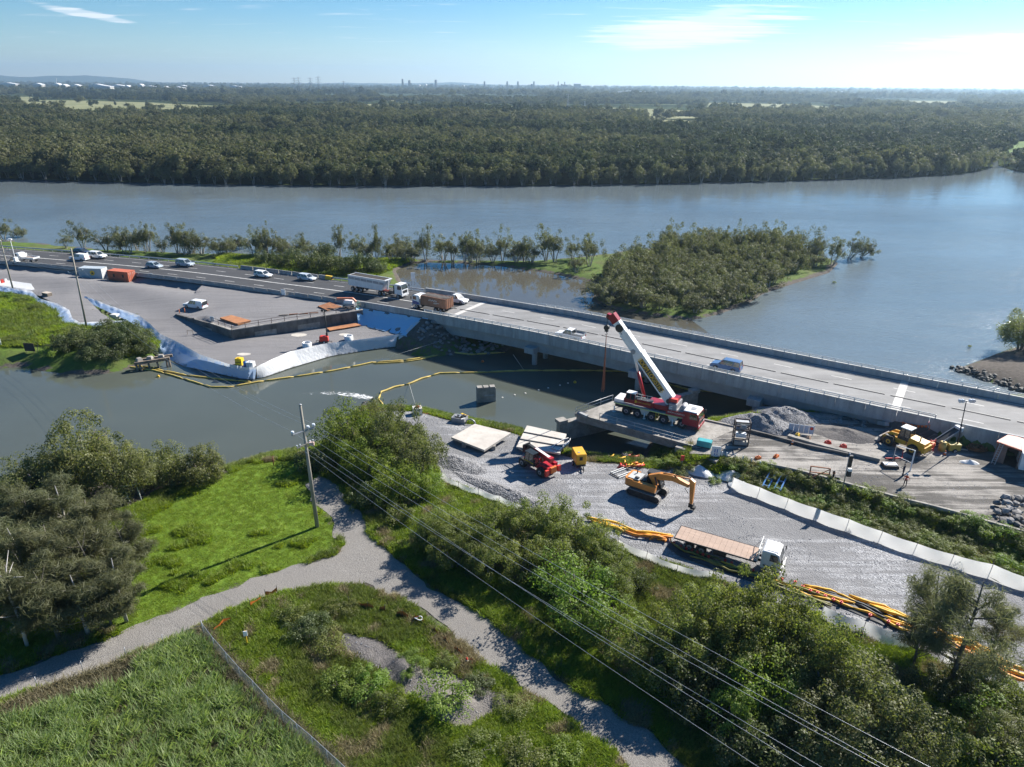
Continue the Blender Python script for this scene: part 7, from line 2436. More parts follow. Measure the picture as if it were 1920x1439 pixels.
# weedy batter between silt fence and old road
batter = GL([(1345, 870), (1440, 884), (1527, 903), (1690, 948), (1850, 992), (1920, 1012), (2000, 1035), (2000, 1110), (1920, 1085), (1780, 1036), (1600, 972), (1480, 935), (1400, 905)], 3.0)
ba = np.array(batter)
placed = []
for _ in range(3000):
 x, y = random.uniform(ba[:, 0].min(), ba[:, 0].max()), random.uniform(ba[:, 1].min(), ba[:, 1].max())
 if sdf(np.array([x]), np.array([y]), batter)[0] < 0.3 or any((x - a) ** 2 + (y - c) ** 2 < 1.15 ** 2 for a, c in placed):
  continue
 placed.append((x, y))
 k = random.choice(['shrub', 'limeshrub', 'limeshrub', 'shrub', 'shrub'])
 r = random.uniform(.7, 1.35)
 plant('weed_bush', 'leafy green weed clump on the batter below the old road', k, (x, y, zl(x, y) - .05), r, r * random.uniform(.75, 1.05), 'bush', 'weed clumps on the batter below the old road')
 if len(placed) > 110:
  break
for px, py, r in ((1180, 862, 1.0), (1200, 868, 1.1), (1225, 868, .9), (1240, 874, 1.0), (1262, 868, 1.0), (1290, 880, .9), (1275, 890, .9), (1340, 905, .8), (1320, 872, .8), (1365, 872, 1.0), (1390, 880, .9)):
 plant('weed_bush', 'weed clump at the toe of the old bridge abutment', 'limeshrub' if px % 3 else 'shrub', pp(px, py), r, r * .8, 'bush', 'weed clumps at the old bridge abutment')
# shrubs round the spoil mound
for px, py, r, h_, k, lab in ((835, 1318, 1.9, 1.7, 'limeshrub', 'big bright green bush on the spoil mound'), (838, 1252, 1.1, 1.1, 'shrub', 'pale rounded bush at the mound top'), (768, 1236, .8, .7, 'limeshrub', 'small bright tuft on the mound, upper one'), (785, 1252, .9, .8, 'limeshrub', 'small bright tuft on the mound, lower one'), (765, 1268, .5, .5, 'limeshrub', 'tiny bright tuft at the mound foot'), (715, 1272, .6, .5, 'limeshrub', 'tiny bright tuft left on the mound'), (700, 1300, 1.5, 1.5, 'limeshrub', 'green bush on the left flank of the mound'), (650, 1290, 1.6, 1.5, 'limeshrub', 'green bush left of the mound bush'), (620, 1215, 1.5, 1.4, 'shrub', 'grey green weed bush at the mound back'), (580, 1190, 1.7, 1.5, 'darkshrub', 'dark weed bush behind the mound'), (640, 1150, 1.4, 1.1, 'shrub', 'weed bush between mound and track bend'), (545, 1160, 1.5, 1.2, 'shrub', 'weed bush inside the track bend'), (900, 1290, 1.2, .9, 'darkshrub', 'dark weed bush between mound and shaded track'), (730, 1330, 1.3, 1.6, 'shrub', 'tall grey weed clump below the mound'), (960, 1330, 1.3, .9, 'shrub', 'low weed bush at the right end of mound'), (890, 1410, 1.6, 1.2, 'shrub', 'olive weed bush at bottom centre'), (980, 1425, 1.7, 1.2, 'shrub', 'olive weed bush right of bottom centre'), (1060, 1420, 1.3, 1.0, 'limeshrub', 'green weed bush by the track at bottom')):
 plant('weed_bush', lab, k, pp(px, py), r, h_, 'bush')
# ------------------------------------------------------------------ grass: instanced tufts, nobody could count them
def tuft(name, seed, n, h_, spread, w, lean, m, up=0.0):
 g = np.random.default_rng(seed)
 a = g.random(n) * 6.28
 r = spread * np.sqrt(g.random(n))
 base = np.stack([np.cos(a) * r, np.sin(a) * r, np.full(n, -0.04)], 1)
 la = g.random(n) * 6.28
 L = h_ * (0.55 + 0.6 * g.random(n))
 out = lean * (0.3 + g.random(n))
 d = np.stack([np.cos(la) * out, np.sin(la) * out, np.ones(n)], 1)
 d /= np.linalg.norm(d, axis=1)[:, None]
 side = np.stack([-np.sin(la + .6), np.cos(la + .6), np.zeros(n)], 1) * (w * (0.6 + 0.8 * g.random(n)))[:, None]
 midp = base + d * (L * .55)[:, None]
 tip = base + d * L[:, None] + np.stack([np.cos(la), np.sin(la), -0.35 * np.ones(n)], 1) * (L * lean * .35)[:, None]
 V = np.stack([base - side * .6, base + side * .6, midp + side, midp - side, tip], 1).reshape(-1, 3)
 k = np.arange(n)[:, None] * 5
 F = np.concatenate([k + np.array([[0, 1, 2, 3]]), k + np.array([[3, 2, 4, 4]])])
 # second row as triangles: build via from_pydata
 me = bpy.data.meshes.new(name)
 fs = [tuple(q) for q in (k + np.array([[0, 1, 2, 3]]))] + [tuple(q) for q in (k + np.array([[3, 2, 4]]))]
 me.from_pydata([tuple(p) for p in V], [], fs)
 at = me.attributes.new('tint', 'FLOAT', 'POINT')
 at.data.foreach_set('value', np.repeat(g.random(n), 5).astype(np.float32))
 me.materials.append(m)
 return me
MG_LAWN = leafmat('lawn_grass', (0.150, 0.215, 0.020), (0.25, 0.32, 0.04), 0.62, 0.16, 0.02, (1.8, 1.8, .5))
MG_MEAD = leafmat('meadow_grass', (0.110, 0.155, 0.024), (0.215, 0.245, 0.055), 0.58, 0.22, 0.02)
MG_DRY = leafmat('dry_grass', (0.19, 0.17, 0.08), (0.34, 0.29, 0.16), 0.4, 0.2, 0.02, (1.2, 1.1, .8))
MG_REED = leafmat('reed_grass', (0.150, 0.215, 0.065), (0.31, 0.37, 0.18), 0.58, 0.16, 0.06)
MG_BROWN = leafmat('brown_weeds', (0.090, 0.082, 0.040), (0.19, 0.165, 0.09), 0.3, 0.2, 0.01, (1.1, 1.0, .8))
protos = []
for k in range(2):
 protos.append(tuft('a_lawn', 300 + k, 40, .13, .38, .020, .9, MG_LAWN))       # 0 1
for k in range(2):
 protos.append(tuft('b_meadow', 310 + k, 54, .55, .34, .020, .6, MG_MEAD))     # 2 3
for k in range(2):
 protos.append(tuft('c_lush', 320 + k, 54, .50, .36, .026, .7, MG_LAWN))       # 4 5
for k in range(2):
 protos.append(tuft('d_dry', 330 + k, 44, .60, .34, .016, .6, MG_DRY))         # 6 7
for k in range(2):
 protos.append(tuft('e_reed', 340 + k, 40, 1.15, .42, .034, .45, MG_REED))     # 8 9
for k in range(2):
 protos.append(tuft('f_brown', 350 + k, 50, .75, .42, .018, .8, MG_BROWN))     # 10 11
FIELD = GL([(-200, 1420), (0, 1340), (150, 1282), (300, 1225), (385, 1185), (480, 1290), (640, 1440), (640, 1600), (-300, 1600)], 2.2)
FENCE = [G(x, y, 2.2) for x, y in ((383, 1192), (440, 1262), (520, 1345), (600, 1415), (680, 1490))]
VERGE = GL([(-200, 1400), (0, 1330), (150, 1272), (300, 1215), (383, 1180), (410, 1230), (330, 1245), (200, 1290), (50, 1350), (-200, 1450)], 2.2)
def pick(N, x0, x1, y0, y1):
 return rng.uniform(x0, x1, N), rng.uniform(y0, y1, N)
def in_view(x, y, z=2.0, m=1.12):
 d = np.stack([x, y * math.cos(PITCH) - (z - H) * math.sin(PITCH), y * math.sin(PITCH) + (z - H) * math.cos(PITCH)], 1)
 u, v = d[:, 0] / d[:, 1] * FPX, d[:, 2] / d[:, 1] * FPX
 return (np.abs(u) < 960 * m) & (np.abs(v) < 719.5 * m)
GP, GS, GI = [], [], []
def sow(x, y, idx, s):
 z = zland(x, y)
 k = z > 0.45
 GP.append(np.stack([x[k], y[k], z[k]], 1))
 GS.append(s[k])
 GI.append(idx[k])
# foreground land
x, y = pick(190000, -62, 78, 32, 100)
k = in_view(x, y)
x, y = x[k], y[k]
d_f = sdf(x, y, FORE)
bad = np.maximum.reduce([sdf(x, y, YARD) + .3, sdf(x, y, TRACK) - .15, sdf(x, y, _corrR) + 1.0, sdf(x, y, MOUND) - .9, sdf(x, y, OLDROAD) + .4, sdf(x, y, MUD_L) - .3])
thin = fbm(x * .35, y * .35, 3)
k = (d_f > .8) & (bad + (thin - .5) * 1.2 < 0)
x, y = x[k], y[k]
lawn, field, verge = sdf(x, y, LAWN) > (fbm(x * .2, y * .2, 3) - .5) * 5, sdf(x, y, FIELD) > 0, (sdf(x, y, VERGE) > -.2) & (fbm(x * .3, y * .3 + 3, 3) > .42)
n1, n2, u = fbm(x * .13 + 4, y * .13, 4), fbm(x * .5, y * .5 + 8, 3), rng.random(len(x))
near_fence = np.min([np.hypot(x - (a.x + (c.x - a.x) * f), y - (a.y + (c.y - a.y) * f)) for a, c in zip(FENCE[:-1], FENCE[1:]) for f in (0, .2, .4, .6, .8)], axis=0)
idx = np.where(n1 > .5, 2, 4) + rng.integers(0, 2, len(x))
idx = np.where((n2 > .66), 6 + rng.integers(0, 2, len(x)), idx)
idx = np.where(lawn, np.where((n2 > .63) & (n1 > .47), 4, 0) + rng.integers(0, 2, len(x)), idx)
nf = n1 + (n2 - .5) * .9
idx = np.where(field, np.where(nf > .49, 8, np.where((nf < .38) & (u < .6), 10, np.where(u < .45, 2, np.where(u < .75, 4, 8)))) + rng.integers(0, 2, len(x)), idx)
idx = np.where(verge | (near_fence < .7), np.where(u < .45, 6, 10) + rng.integers(0, 2, len(x)), idx)
s = 0.7 + 0.6 * rng.random(len(x))
keep = np.where(lawn, rng.random(len(x)) < .75, np.where(idx >= 8, rng.random(len(x)) < .75, rng.random(len(x)) < .85))
sow(x[keep], y[keep], idx[keep], s[keep])
# left bank, strip and batter
x, y = pick(60000, -130, 30, 100, 215)
k = in_view(x, y)
x, y = x[k], y[k]
ok = (sdf(x, y, LEFT) > .5) & (sdf(x, y, PLAT) < -1.2) & (sdf(x, y, _corrL) < -1.5) & (zland(x, y) < 3.0) & ((sdf(x, y, GRASSL) > -1.5) | (road_d(x, y) < 0))
x, y = x[ok], y[ok]
strip_side = road_d(x, y) < 0
lush = np.where(strip_side, sdf(x, y, GL([(420, 480), (760, 488), (770, 496), (690, 520), (420, 505)])) > -2, True)
x, y, strip_side = x[lush], y[lush], strip_side[lush]
idx = np.where(fbm(x * .2, y * .2, 3) > .5, 4, 2) + rng.integers(0, 2, len(x))
sow(x, y, idx, (1.3 + .9 * rng.random(len(x))))
x, y = pick(9000, 15, 90, 50, 95)
ok = (sdf(x, y, batter) > -1.0) & (sdf(x, y, OLDROAD) < -.5) & (sdf(x, y, YARD) < -.3)
sow(x[ok], y[ok], np.where(rng.random(ok.sum()) < .6, 4, 6) + rng.integers(0, 2, ok.sum()), 1.0 + .6 * rng.random(ok.sum()))
P_ = np.concatenate(GP)
N_ = len(P_)
scatter('grass', P_, np.stack([rng.uniform(-.12, .12, N_), rng.uniform(-.12, .12, N_), rng.random(N_) * 6.28], 1), np.concatenate(GS), np.concatenate(GI), protos, 'green and straw coloured grass covering the banks and foreground field')
# loose stone on the yard and the spoil
stone_protos = []
for k in range(5):
 me = rocks[k].copy()
 me.materials.clear()
 me.materials.append(mat('blue_stone', (0.33, 0.33, 0.345), (0.20, 0.20, 0.21), 2, 0.9, rand=0.3) if k == 0 else bpy.data.materials['blue_stone'])
 stone_protos.append(me)
x, y = pick(60000, -22, 75, 40, 100)
k = in_view(x, y)
x, y = x[k], y[k]
dy_ = sdf(x, y, YARD)
edge = (dy_ > .2) & ((fbm(x * .16, y * .16, 4) > .55) | (dy_ < 2.5) & (rng.random(len(x)) < .8))
x1, y1 = x[edge], y[edge]
dm = (sdf(x, y, MOUND) > .2) & (fbm(x * .5, y * .5 + 2, 3) > .5) & (rng.random(len(x)) < .9)
do = (sdf(x, y, OLDROAD) > .3) & (fbm(x * .22 + 7, y * .22, 4) > .56)
dh = (sdf(x, y, OLDROAD) < -0.6) & (sdf(x, y, YARD) < -.2) & (sdf(x, y, batter) > -.5) & (fbm(x * .3, y * .3, 3) > .55)
x1, y1 = np.concatenate([x1, x[dm], x[dh], x[do]]), np.concatenate([y1, y[dm], y[dh], y[do]])
N_ = len(x1)
scatter('loose_stone', np.stack([x1, y1, zland(x1, y1) + .02], 1), rng.random((N_, 3)) * 6.28, .06 + .12 * rng.random(N_) ** 2, rng.integers(0, 5, N_), stone_protos, 'loose blue stone strewn over the gravel yard and spoil')
# ------------------------------------------------------------------ poles, wires, fences, site gear, people
M_POLE = mat('pole_timber', (0.34, 0.31, 0.26), (0.22, 0.20, 0.165), 2.0, 0.9, bump=0.3, stretch=(1, 1, 0.15))
M_INS = mat('insulator_glaze', (0.62, 0.66, 0.72), (0.5, 0.54, 0.6), 5, 0.3)
M_WIRE = mat('aluminium_wire', (0.62, 0.63, 0.65), (0.5, 0.51, 0.53), 5, 0.35, 0.5)
base = GZ(595, 988)
ph = hgt(base, 595, 760)
top_ = Vector((G(563, 760, base.z + ph).x, base.y, base.z + ph))
d_ = Vector(ray(563, 760))
top_ = Vector((0, 0, H)) + d_ * (base.y / d_.y)
pole = thing('power_pole', 'tall grey timber power pole with crossarm at the track bend', 'power pole', base)
tv = top_ - base
MB().tube([(0, 0, -.5), tuple(tv * .5), tuple(tv)], [.24, .19, .14], 10).build('shaft', M_POLE, pole)
MB().cyl(tuple(tv), tuple(tv + Vector((0, 0, .12))), .17, .1, 8).build('cap', M_GALV, pole)
def on_pole(px, py):
 """Local point at the pole's distance seen at px,py."""
 d = Vector(ray(px, py))
 return Vector((0, 0, H)) + d * (base.y / d.y) - base
wd = (G(1423, 1439, 9.5) - (base + on_pole(547, 838))).to_2d().normalized()    # the way the wires run
cd = Vector((-wd.y, wd.x, 0))
armz = on_pole(572, 808).z
ctr = Vector((tv.x * armz / tv.z, 0, armz))
ends = []
a, c = ctr - cd * 1.35, ctr + cd * 1.35
if a.x > c.x:
 a, c = c, a
MB().bar(a + Vector((0, -.2, 0)), c + Vector((0, -.2, 0)), .17, .17).build('crossarm', M_GALV, pole)
pins = []
for f in (.04, .72, .97):
 p = a.lerp(c, f) + Vector((0, -.2, .06))
 MB().cyl(p, p + Vector((0, 0, .18)), .03, n=6).cyl(p + Vector((0, 0, .15)), p + Vector((0, 0, .42)), .2, .15, 8).build('insulator', M_INS, pole)
 pins.append(base + p + Vector((0, 0, .4)))
lowz = on_pole(572, 832).z
ctr2 = Vector((tv.x * lowz / tv.z, 0, lowz))
a2, c2 = ctr2 - cd * 1.0, ctr2 + cd * 1.0
if a2.x > c2.x:
 a2, c2 = c2, a2
MB().bar(a2 + Vector((0, -.2, -.1)), c2 + Vector((0, -.2, .1)), .12, .12).build('crossarm', M_POLE, pole)
MB().box(ctr2 + Vector((.75, -.3, .15)), (.5, .3, .35)).bar(ctr2 + Vector((.2, -.3, -.3)), ctr2 + Vector((.9, -.3, .4)), .08).build('fuse_switch', mat('pinkish_bracket', (0.5, 0.36, 0.32), (0.4, 0.3, 0.26), 4, 0.6), pole)
for f in (.02, .2, .8, .98):
 p = a2.lerp(c2, f) + Vector((0, -.2, .05))
 MB().cyl(p, p + Vector((0, 0, .2)), .07, n=7).build('insulator', M_INS, pole)
 pins.append(base + p + Vector((0, 0, .2)))
def wire(p, q, sag, r=.016):
 return [p.lerp(q, t) - Vector((0, 0, sag * 4 * t * (1 - t))) for t in np.linspace(0, 1, 26)]
ends_px = [(1507, 1439), (1665, 1439), (1744, 1439), (1423, 1439), (1541, 1439), (1650, 1439)]
order = [0, 1, 2, 3, 4, 6]
for k, i in enumerate(order):
 p = pins[i]
 q = G(*ends_px[k], p.z - 2.2)
 far_ = p + (q - p) * 1.9
 far_.z = p.z
 t1 = 1 / 1.9
 sg = 2.2 / (4 * t1 * (1 - t1))
 o = MB().tube(wire(p, far_, sg), .013, 4).build('power_line', M_WIRE)
 tag(o, 'pale overhead wire running from the pole to the lower right', 'power line', 'overhead wires to the lower right')
def side_pole(px0, py0, px1, py1, label, arms):
 b0 = GZ(px0, py0)
 d = Vector(ray(px1, py1))
 tv_ = Vector((0, 0, H)) + d * (b0.y / d.y) - b0
 t = thing('power_pole', label, 'power pole', b0)
 MB().tube([(0, 0, -.5), tuple(tv_ * .5), tuple(tv_)], [.2, .17, .13], 8).build('shaft', M_POLE, t)
 out = []
 for (f, w) in arms:
  c_ = tv_ * f
  e = Vector((w * .8, w * .6, 0))
  MB().bar(c_ - e, c_ + e, .12).build('crossarm', M_GALV, t)
  for s in (-.95, .0, .95):
   p = c_ + e * s
   MB().cyl(p, p + Vector((0, 0, .3)), .08, n=6).build('insulator', M_INS, t)
   out.append(b0 + p + Vector((0, 0, .3)))
 return t, out
t1_, o1 = side_pole(163, 617, 133, 466, 'leaning timber power pole beside the grey container', [(.72, 1.3)])
t2_, o2 = side_pole(25, 545, 1, 452, 'timber power pole with pale crossarms at the left picture edge', [(.985, 1.5), (.80, 1.4)])
for k, (p, q) in enumerate(((pins[0], o1[0]), (pins[1], o1[1]), (pins[2], o1[2]))):
 o = MB().tube(wire(p, q, 3.2), .012, 4).build('power_line', M_WIRE)
 tag(o, 'thin overhead wire crossing the creek between the two poles', 'power line', 'overhead wires across the creek')
for k in range(3):
 o = MB().tube(wire(o1[k], o2[k + 3], 1.2), .012, 4).build('power_line', M_WIRE)
 tag(o, 'short overhead wire between the two left poles', 'power line', 'overhead wires between the left poles')
# ------------------------------------------------------------------ silt fences: each bay a sheet between posts
M_SILT = sheet_mat('white_silt_cloth', (0.80, 0.79, 0.76), (0.74, 0.73, 0.70), 0.8)
_tr = next(n for n in M_SILT.node_tree.nodes if n.type == 'MIX_SHADER')
_tr.inputs[0].default_value = 0.5
M_PICK = mat('star_picket', (0.12, 0.11, 0.10), (0.08, 0.075, 0.07), 5, 0.7)
def silt(label, pxs, h_, bay=2.6, lean=0.35, belly=0.25, z=2.25, sg_=.16):
 pts_ = [G(x, y, z) for x, y in pxs]
 t = thing('silt_fence', label, 'silt fence', (0, 0, 0))
 n = max(2, int(sum((b - a).length for a, b in zip(pts_[:-1], pts_[1:])) / bay))
 P = resample_n(pts_, n + 1)
 for p in P:
  p.z = zl(p.x, p.y)
 hs = [h_ * random.uniform(.85, 1.12) for _ in P]
 for i, p in enumerate(P):
  MB().cyl(p + Vector((0, 0, -.2)), p + Vector((random.uniform(-.05, .05), -.1, hs[i] + .25)), .03, n=5).build('post', M_PICK, t)
 for i in range(n):
  a, c = P[i], P[i + 1]
  d = (c - a).to_2d().normalized()
  nn = Vector((d.y, -d.x, 0))
  V, nu, nv_ = [], 9, 5
  for u in range(nu):
   f = u / (nu - 1)
   q = a.lerp(c, f)
   sag = math.sin(f * PI)
   hh = hs[i] * (1 - f) + hs[i + 1] * f - sag * h_ * sg_
   for v in range(nv_):
    g_ = v / (nv_ - 1)
    bl_ = belly * sag * math.sin(g_ * PI * .8 + .5) + lean * (1 - g_) ** 1.5 * (1 + .3 * sag)
    r_ = random.uniform(-.02, .02)
    V.append((q.x + nn.x * (bl_ + r_), q.y + nn.y * (bl_ + r_), q.z + hh * g_ - .06 + (0.08 if v == 0 else 0)))
  Q = [(u * nv_ + v, (u + 1) * nv_ + v, (u + 1) * nv_ + v + 1, u * nv_ + v + 1) for u in range(nu - 1) for v in range(nv_ - 1)]
  link('cloth_bay', np_mesh('cloth_bay', V, Q, None, True), M_SILT, t)
 return t
silt('sagging white silt fence along the yard edge behind the left trees', [(828, 898), (860, 914), (900, 928), (945, 945), (990, 962), (1015, 975)], 1.0)
silt('scalloped brown stained silt fence behind the grassy clearing', [(1158, 1024), (1190, 1040), (1220, 1050), (1260, 1068), (1300, 1080), (1335, 1085)], 1.0, 2.8)
silt('white silt fence piece between the wood and the she oaks', [(1540, 1155), (1580, 1178), (1620, 1186), (1660, 1198), (1705, 1210)], 1.3, 2.6, .8, .5)
silt('white silt fence at the lower right picture edge', [(1770, 1235), (1810, 1262), (1860, 1282), (1930, 1302)], 1.1, 2.8)
silt('long white silt fence between yard and weedy batter', [(1372, 914), (1400, 925), (1440, 938), (1500, 960), (1560, 982), (1620, 1003), (1700, 1030), (1760, 1050), (1820, 1068), (1930, 1105)], 1.5, 3.2, .45, .18, sg_=.05)
# tarps lying by the abutment
for px, py, rx, ry, h_, lab, sd in ((1311, 884, 2.0, 1.3, .8, 'blue white plastic over a small heap by the old abutment', 2.0), (1372, 893, 2.2, 1.5, .8, 'crumpled white plastic at the start of the silt fence', 6.0), (1392, 912, 1.7, 1.0, .6, 'white plastic tail joining the long silt fence', 8.0)):
 mound('plastic_cover', lab, 'plastic sheeting', px, py, 2.5, rx, ry, h_, M_SHL if px < 1350 else M_SHW, R(-25), sd)
# ------------------------------------------------------------------ boom piles along the yard edge
M_BOOMY = mat('yellow_boom_cloth', (0.78, 0.46, 0.03), (0.62, 0.33, 0.025), 0.9, 0.55, dirt=0.15)
M_BOOMO = mat('orange_boom_cloth', (0.72, 0.27, 0.03), (0.55, 0.19, 0.025), 0.9, 0.55, dirt=0.15)
M_SKIRT = mat('black_curtain', (0.025, 0.025, 0.027), (0.04, 0.04, 0.042), 2, 0.5)
M_OLIVE = mat('dark_olive_boom', (0.22, 0.20, 0.04), (0.14, 0.125, 0.03), 1.2, 0.5)  # darker olive tone for some boom strands
def boom_row(label, pxs, n_strand, wid, mats, r=.15, skirt=False, kink=.35):
 t = thing('boom_pile', label, 'boom', (0, 0, 0))
 pts_ = resample([G(x, y, 2.3) for x, y in pxs], .55)
 for p in pts_:
  p.z = zl(p.x, p.y)
 nP = len(pts_)
 if skirt:
  b = MB()
  V = []
  for i, p in enumerate(pts_):
   d = (pts_[min(i + 1, nP - 1)] - pts_[max(i - 1, 0)]).to_2d().normalized()
   nn = Vector((-d.y, d.x, 0))
   for f in (-1, -.3, .35, 1):
    q = p + nn * f * (wid + .25) + Vector((0, 0, .06 + (.16 if abs(f) < .5 else 0) + random.uniform(0, .08)))
    V.append(q[:])
  Q = [(i * 4 + j, i * 4 + 4 + j, i * 4 + 5 + j, i * 4 + 1 + j) for i in range(nP - 1) for j in range(3)]
  link('black_skirt', np_mesh('black_skirt', V, Q, None, True), M_SKIRT, t)
 for s in range(n_strand):
  i = random.randint(0, 4)
  ph_ = random.random() * 6
  while i < nP - 3:
   L = random.randint(5, 9)
   q = []
   for k in range(i, min(i + L + 1, nP)):
    d = (pts_[min(k + 1, nP - 1)] - pts_[max(k - 1, 0)]).to_2d().normalized()
    nn = Vector((-d.y, d.x, 0))
    o_ = wid * (2 * (s + .5) / n_strand - 1) * .9 + kink * wid * math.sin(k * .8 + ph_ + s)
    q.append(pts_[k] + nn * o_ + Vector((0, 0, r * (1.0 + .9 * ((s + i) % 2)) + .08 + random.uniform(0, .1))))
   if len(q) > 2:
    rr = [r * (.5 if j in (0, len(q) - 1) else random.uniform(.9, 1.1)) for j in range(len(q))]
    MB().tube(q, rr, 6).build('boom_length', random.choice(mats), t)
   i += L
 return t
boom_row('yellow orange jumble of boom starting the row on the yard edge', [(1098, 974), (1130, 982), (1165, 990), (1200, 1003), (1235, 1008), (1262, 1012)], 4, .5, [M_BOOMY, M_BOOMO, M_BOOMY])
boom_row('loose heap of orange boom beside the tail of flatbed truck', [(1205, 1014), (1230, 1010), (1255, 1006), (1262, 1016)], 4, .7, [M_BOOMO, M_BOOMY], kink=.7)
boom_row('dark olive boom strands lying along the flatbed truck', [(1262, 1018), (1285, 1036), (1320, 1048), (1370, 1066), (1420, 1082), (1470, 1100), (1520, 1122), (1560, 1135)], 4, .7, [M_OLIVE, M_BOOMY, M_OLIVE, M_OLIVE], .12, True, .2)
boom_row('black curtain with yellow boom between truck and she oaks', [(1480, 1098), (1530, 1112), (1590, 1132), (1640, 1152), (1690, 1172), (1725, 1185)], 4, .8, [M_BOOMY, M_BOOMY, M_SKIRT, M_ROPE], .13, True, .2)
boom_row('long yellow boom stack running to the right picture edge', [(1725, 1178), (1770, 1200), (1810, 1215), (1860, 1240), (1930, 1272)], 6, 1.0, [M_BOOMY, M_BOOMY, M_BOOMO], .17, False, .3)
boom_row('thick yellow boom bundle behind the black curtain', [(1590, 1122), (1630, 1136), (1680, 1155), (1725, 1172)], 3, .5, [M_BOOMY], .17)
for k, (x, y) in enumerate([(1263, 1024), (1276, 1030), (1286, 1035), (1297, 1038), (1307, 1042), (1317, 1046), (1328, 1050), (1359, 1057), (1371, 1062), (1398, 1070), (1411, 1075), (1438, 1082), (1453, 1088), (1465, 1092), (1490, 1098), (1504, 1106), (1518, 1114), (1532, 1118), (1546, 1124), (1561, 1131), (1576, 1136), (1630, 1160), (1664, 1172), (1682, 1178)]):
 t = thing('small_red_float', 'small red float in the line along the boom pile', 'float', pp(x, y, .28), random.random() * 3, 'red floats along the boom pile')
 MB().cyl((0, 0, 0), (0, 0, .26), .13, .16, 8).cyl((0, 0, .26), (0, 0, .38), .05, .05, 6).build('body', M_REDF, t)
# ------------------------------------------------------------------ concrete plates, dinghy, frames, bits on the yard
def slab(name, label, quad_px, z, th, m, tilt_z=None, cat='concrete plate', lines=0):
 q = [G(x, y, z) for x, y in quad_px]
 if tilt_z:
  q = [G(x, y, z + dz) for (x, y), dz in zip(quad_px, tilt_z)]
 c_ = sum(q, Vector()) / 4
 t = thing(name, label, cat, c_)
 b = MB()
 b.add([tuple(p - c_) for p in q] + [tuple(p - c_ - Vector((0, 0, th))) for p in q], [(0, 1, 2, 3), (7, 6, 5, 4)] + [(i, i + 4, (i + 1) % 4 + 4, (i + 1) % 4) for i in range(4)])
 b.build('plate', m, t)
 for k in range(lines):
  f = (k + 1) / (lines + 1)
  u, v = q[0].lerp(q[3], f) - c_, q[1].lerp(q[2], f) - c_
  MB().bar(u + Vector((0, 0, .04)), v + Vector((0, 0, .04)), .22, .1).build('steel_joist', M_DARK, t)
 return t, q
M_PALEC = mat('pale_dusty_concrete', (0.56, 0.52, 0.46), (0.44, 0.40, 0.35), 0.6, 0.85, bump=0.2, world_pos=True, dirt=0.55, dirt_c=(0.34, 0.25, 0.19))
t, q = slab('concrete_plate', 'pale cracked concrete plate propped up on the yard', [(846, 820), (908, 844), (958, 812), (890, 795)], 3.0, .3, M_PALEC, (0, 0, .1, .1))
for x, y in ((870, 832), (925, 836), (900, 812)):
 p = G(x, y, 2.7)
 MB().box(Vector((p.x, p.y, 2.45)) - t.location, (.6, .6, .6)).build('prop_block', M_CONC2, t)
slab('concrete_plate', 'second pale plate with dark steel joists behind the telehandler', [(968, 838), (1050, 850), (1062, 814), (988, 798)], 2.9, .25, M_PALEC, (0, 0, .1, .1), lines=2)
# aluminium dinghy
a, c = G(1040, 848, 2.6), G(1066, 826, 2.9)
dd = (c - a)
dg = thing('dinghy', 'small grey aluminium dinghy lying on the plate edge', 'boat', (a.x, a.y, 2.55), math.atan2(dd.y, dd.x))
Lb = dd.length * 1.05
b = MB()
st = []
for i in range(8):
 f = i / 7
 w = .62 * (1 - .75 * max(0, (f - .55) / .45) ** 2)
 x = Lb * f
 zb = .0 + .18 * max(0, (f - .6) / .4) ** 2
 st.append([(x, -w, .48 + .12 * f), (x, -w * .75, zb + .06), (x, 0, zb), (x, w * .75, zb + .06), (x, w, .48 + .12 * f)])
V = [p for r_ in st for p in r_]
b.add(V, [(i * 5 + j, i * 5 + 5 + j, i * 5 + 6 + j, i * 5 + 1 + j) for i in range(7) for j in range(4)] + [(0, 1, 2, 3, 4)])
b.build('hull', mat('dull_aluminium', (0.42, 0.43, 0.44), (0.3, 0.31, 0.32), 2, 0.45, 0.5), dg, fix=False)
for f in (.25, .55):
 MB().box((Lb * f, 0, .34), (.3, 1.05, .05)).build('thwart', M_GALV, dg)
for sy in (-1, 1):
 MB().tube([(r_[0][0], sy * r_[0][1], r_[0][2] + .02) for r_ in st], .045, 5).build('gunwale', M_WHITE, dg)
# ladder frames on the gravel
t = thing('aluminium_frame', 'pale aluminium trestle frame lying flat on the gravel', 'frame', pp(1166, 888, .1), R(35))
for y in (-.8, -.45, .45, .8):
 MB().bar((-1.3, y, .08), (1.3, y, .08), .12).build('beam', M_STEELW, t)
for x in (-1.25, 1.25):
 MB().bar((x, -.85, .1), (x, .85, .1), .1).build('end_bar', M_DARK, t)
# jumble of coloured gear
for px, py, lab, seed in ((1158, 862, 'pile of yellow and brown hoses and timber beside the abutment weeds', 3), (1180, 878, 'tangle of pink and orange netting behind the excavator', 5)):
 g = random.Random(seed)
 t = thing('gear_pile', lab, 'gear pile', pp(px, py))
 ms = [M_BOOMY, M_BOOMO, M_DARK, M_TIMB, M_REDF] if seed == 3 else [M_REDF, M_BOOMO, M_BOOMY]
 for k in range(14):
  p0 = Vector((g.uniform(-1.6, 1.6), g.uniform(-.7, .7), .1 + .05 * k * .6))
  a_ = g.uniform(-.5, .7)
  L = g.uniform(.5, 1.6)
  MB().tube([p0, p0 + Vector((math.cos(a_) * L * .5, math.sin(a_) * L * .5, .1)), p0 + Vector((math.cos(a_ + .5) * L, math.sin(a_ + .5) * L, 0))], g.uniform(.06, .15), 5).build('hose', g.choice(ms), t)
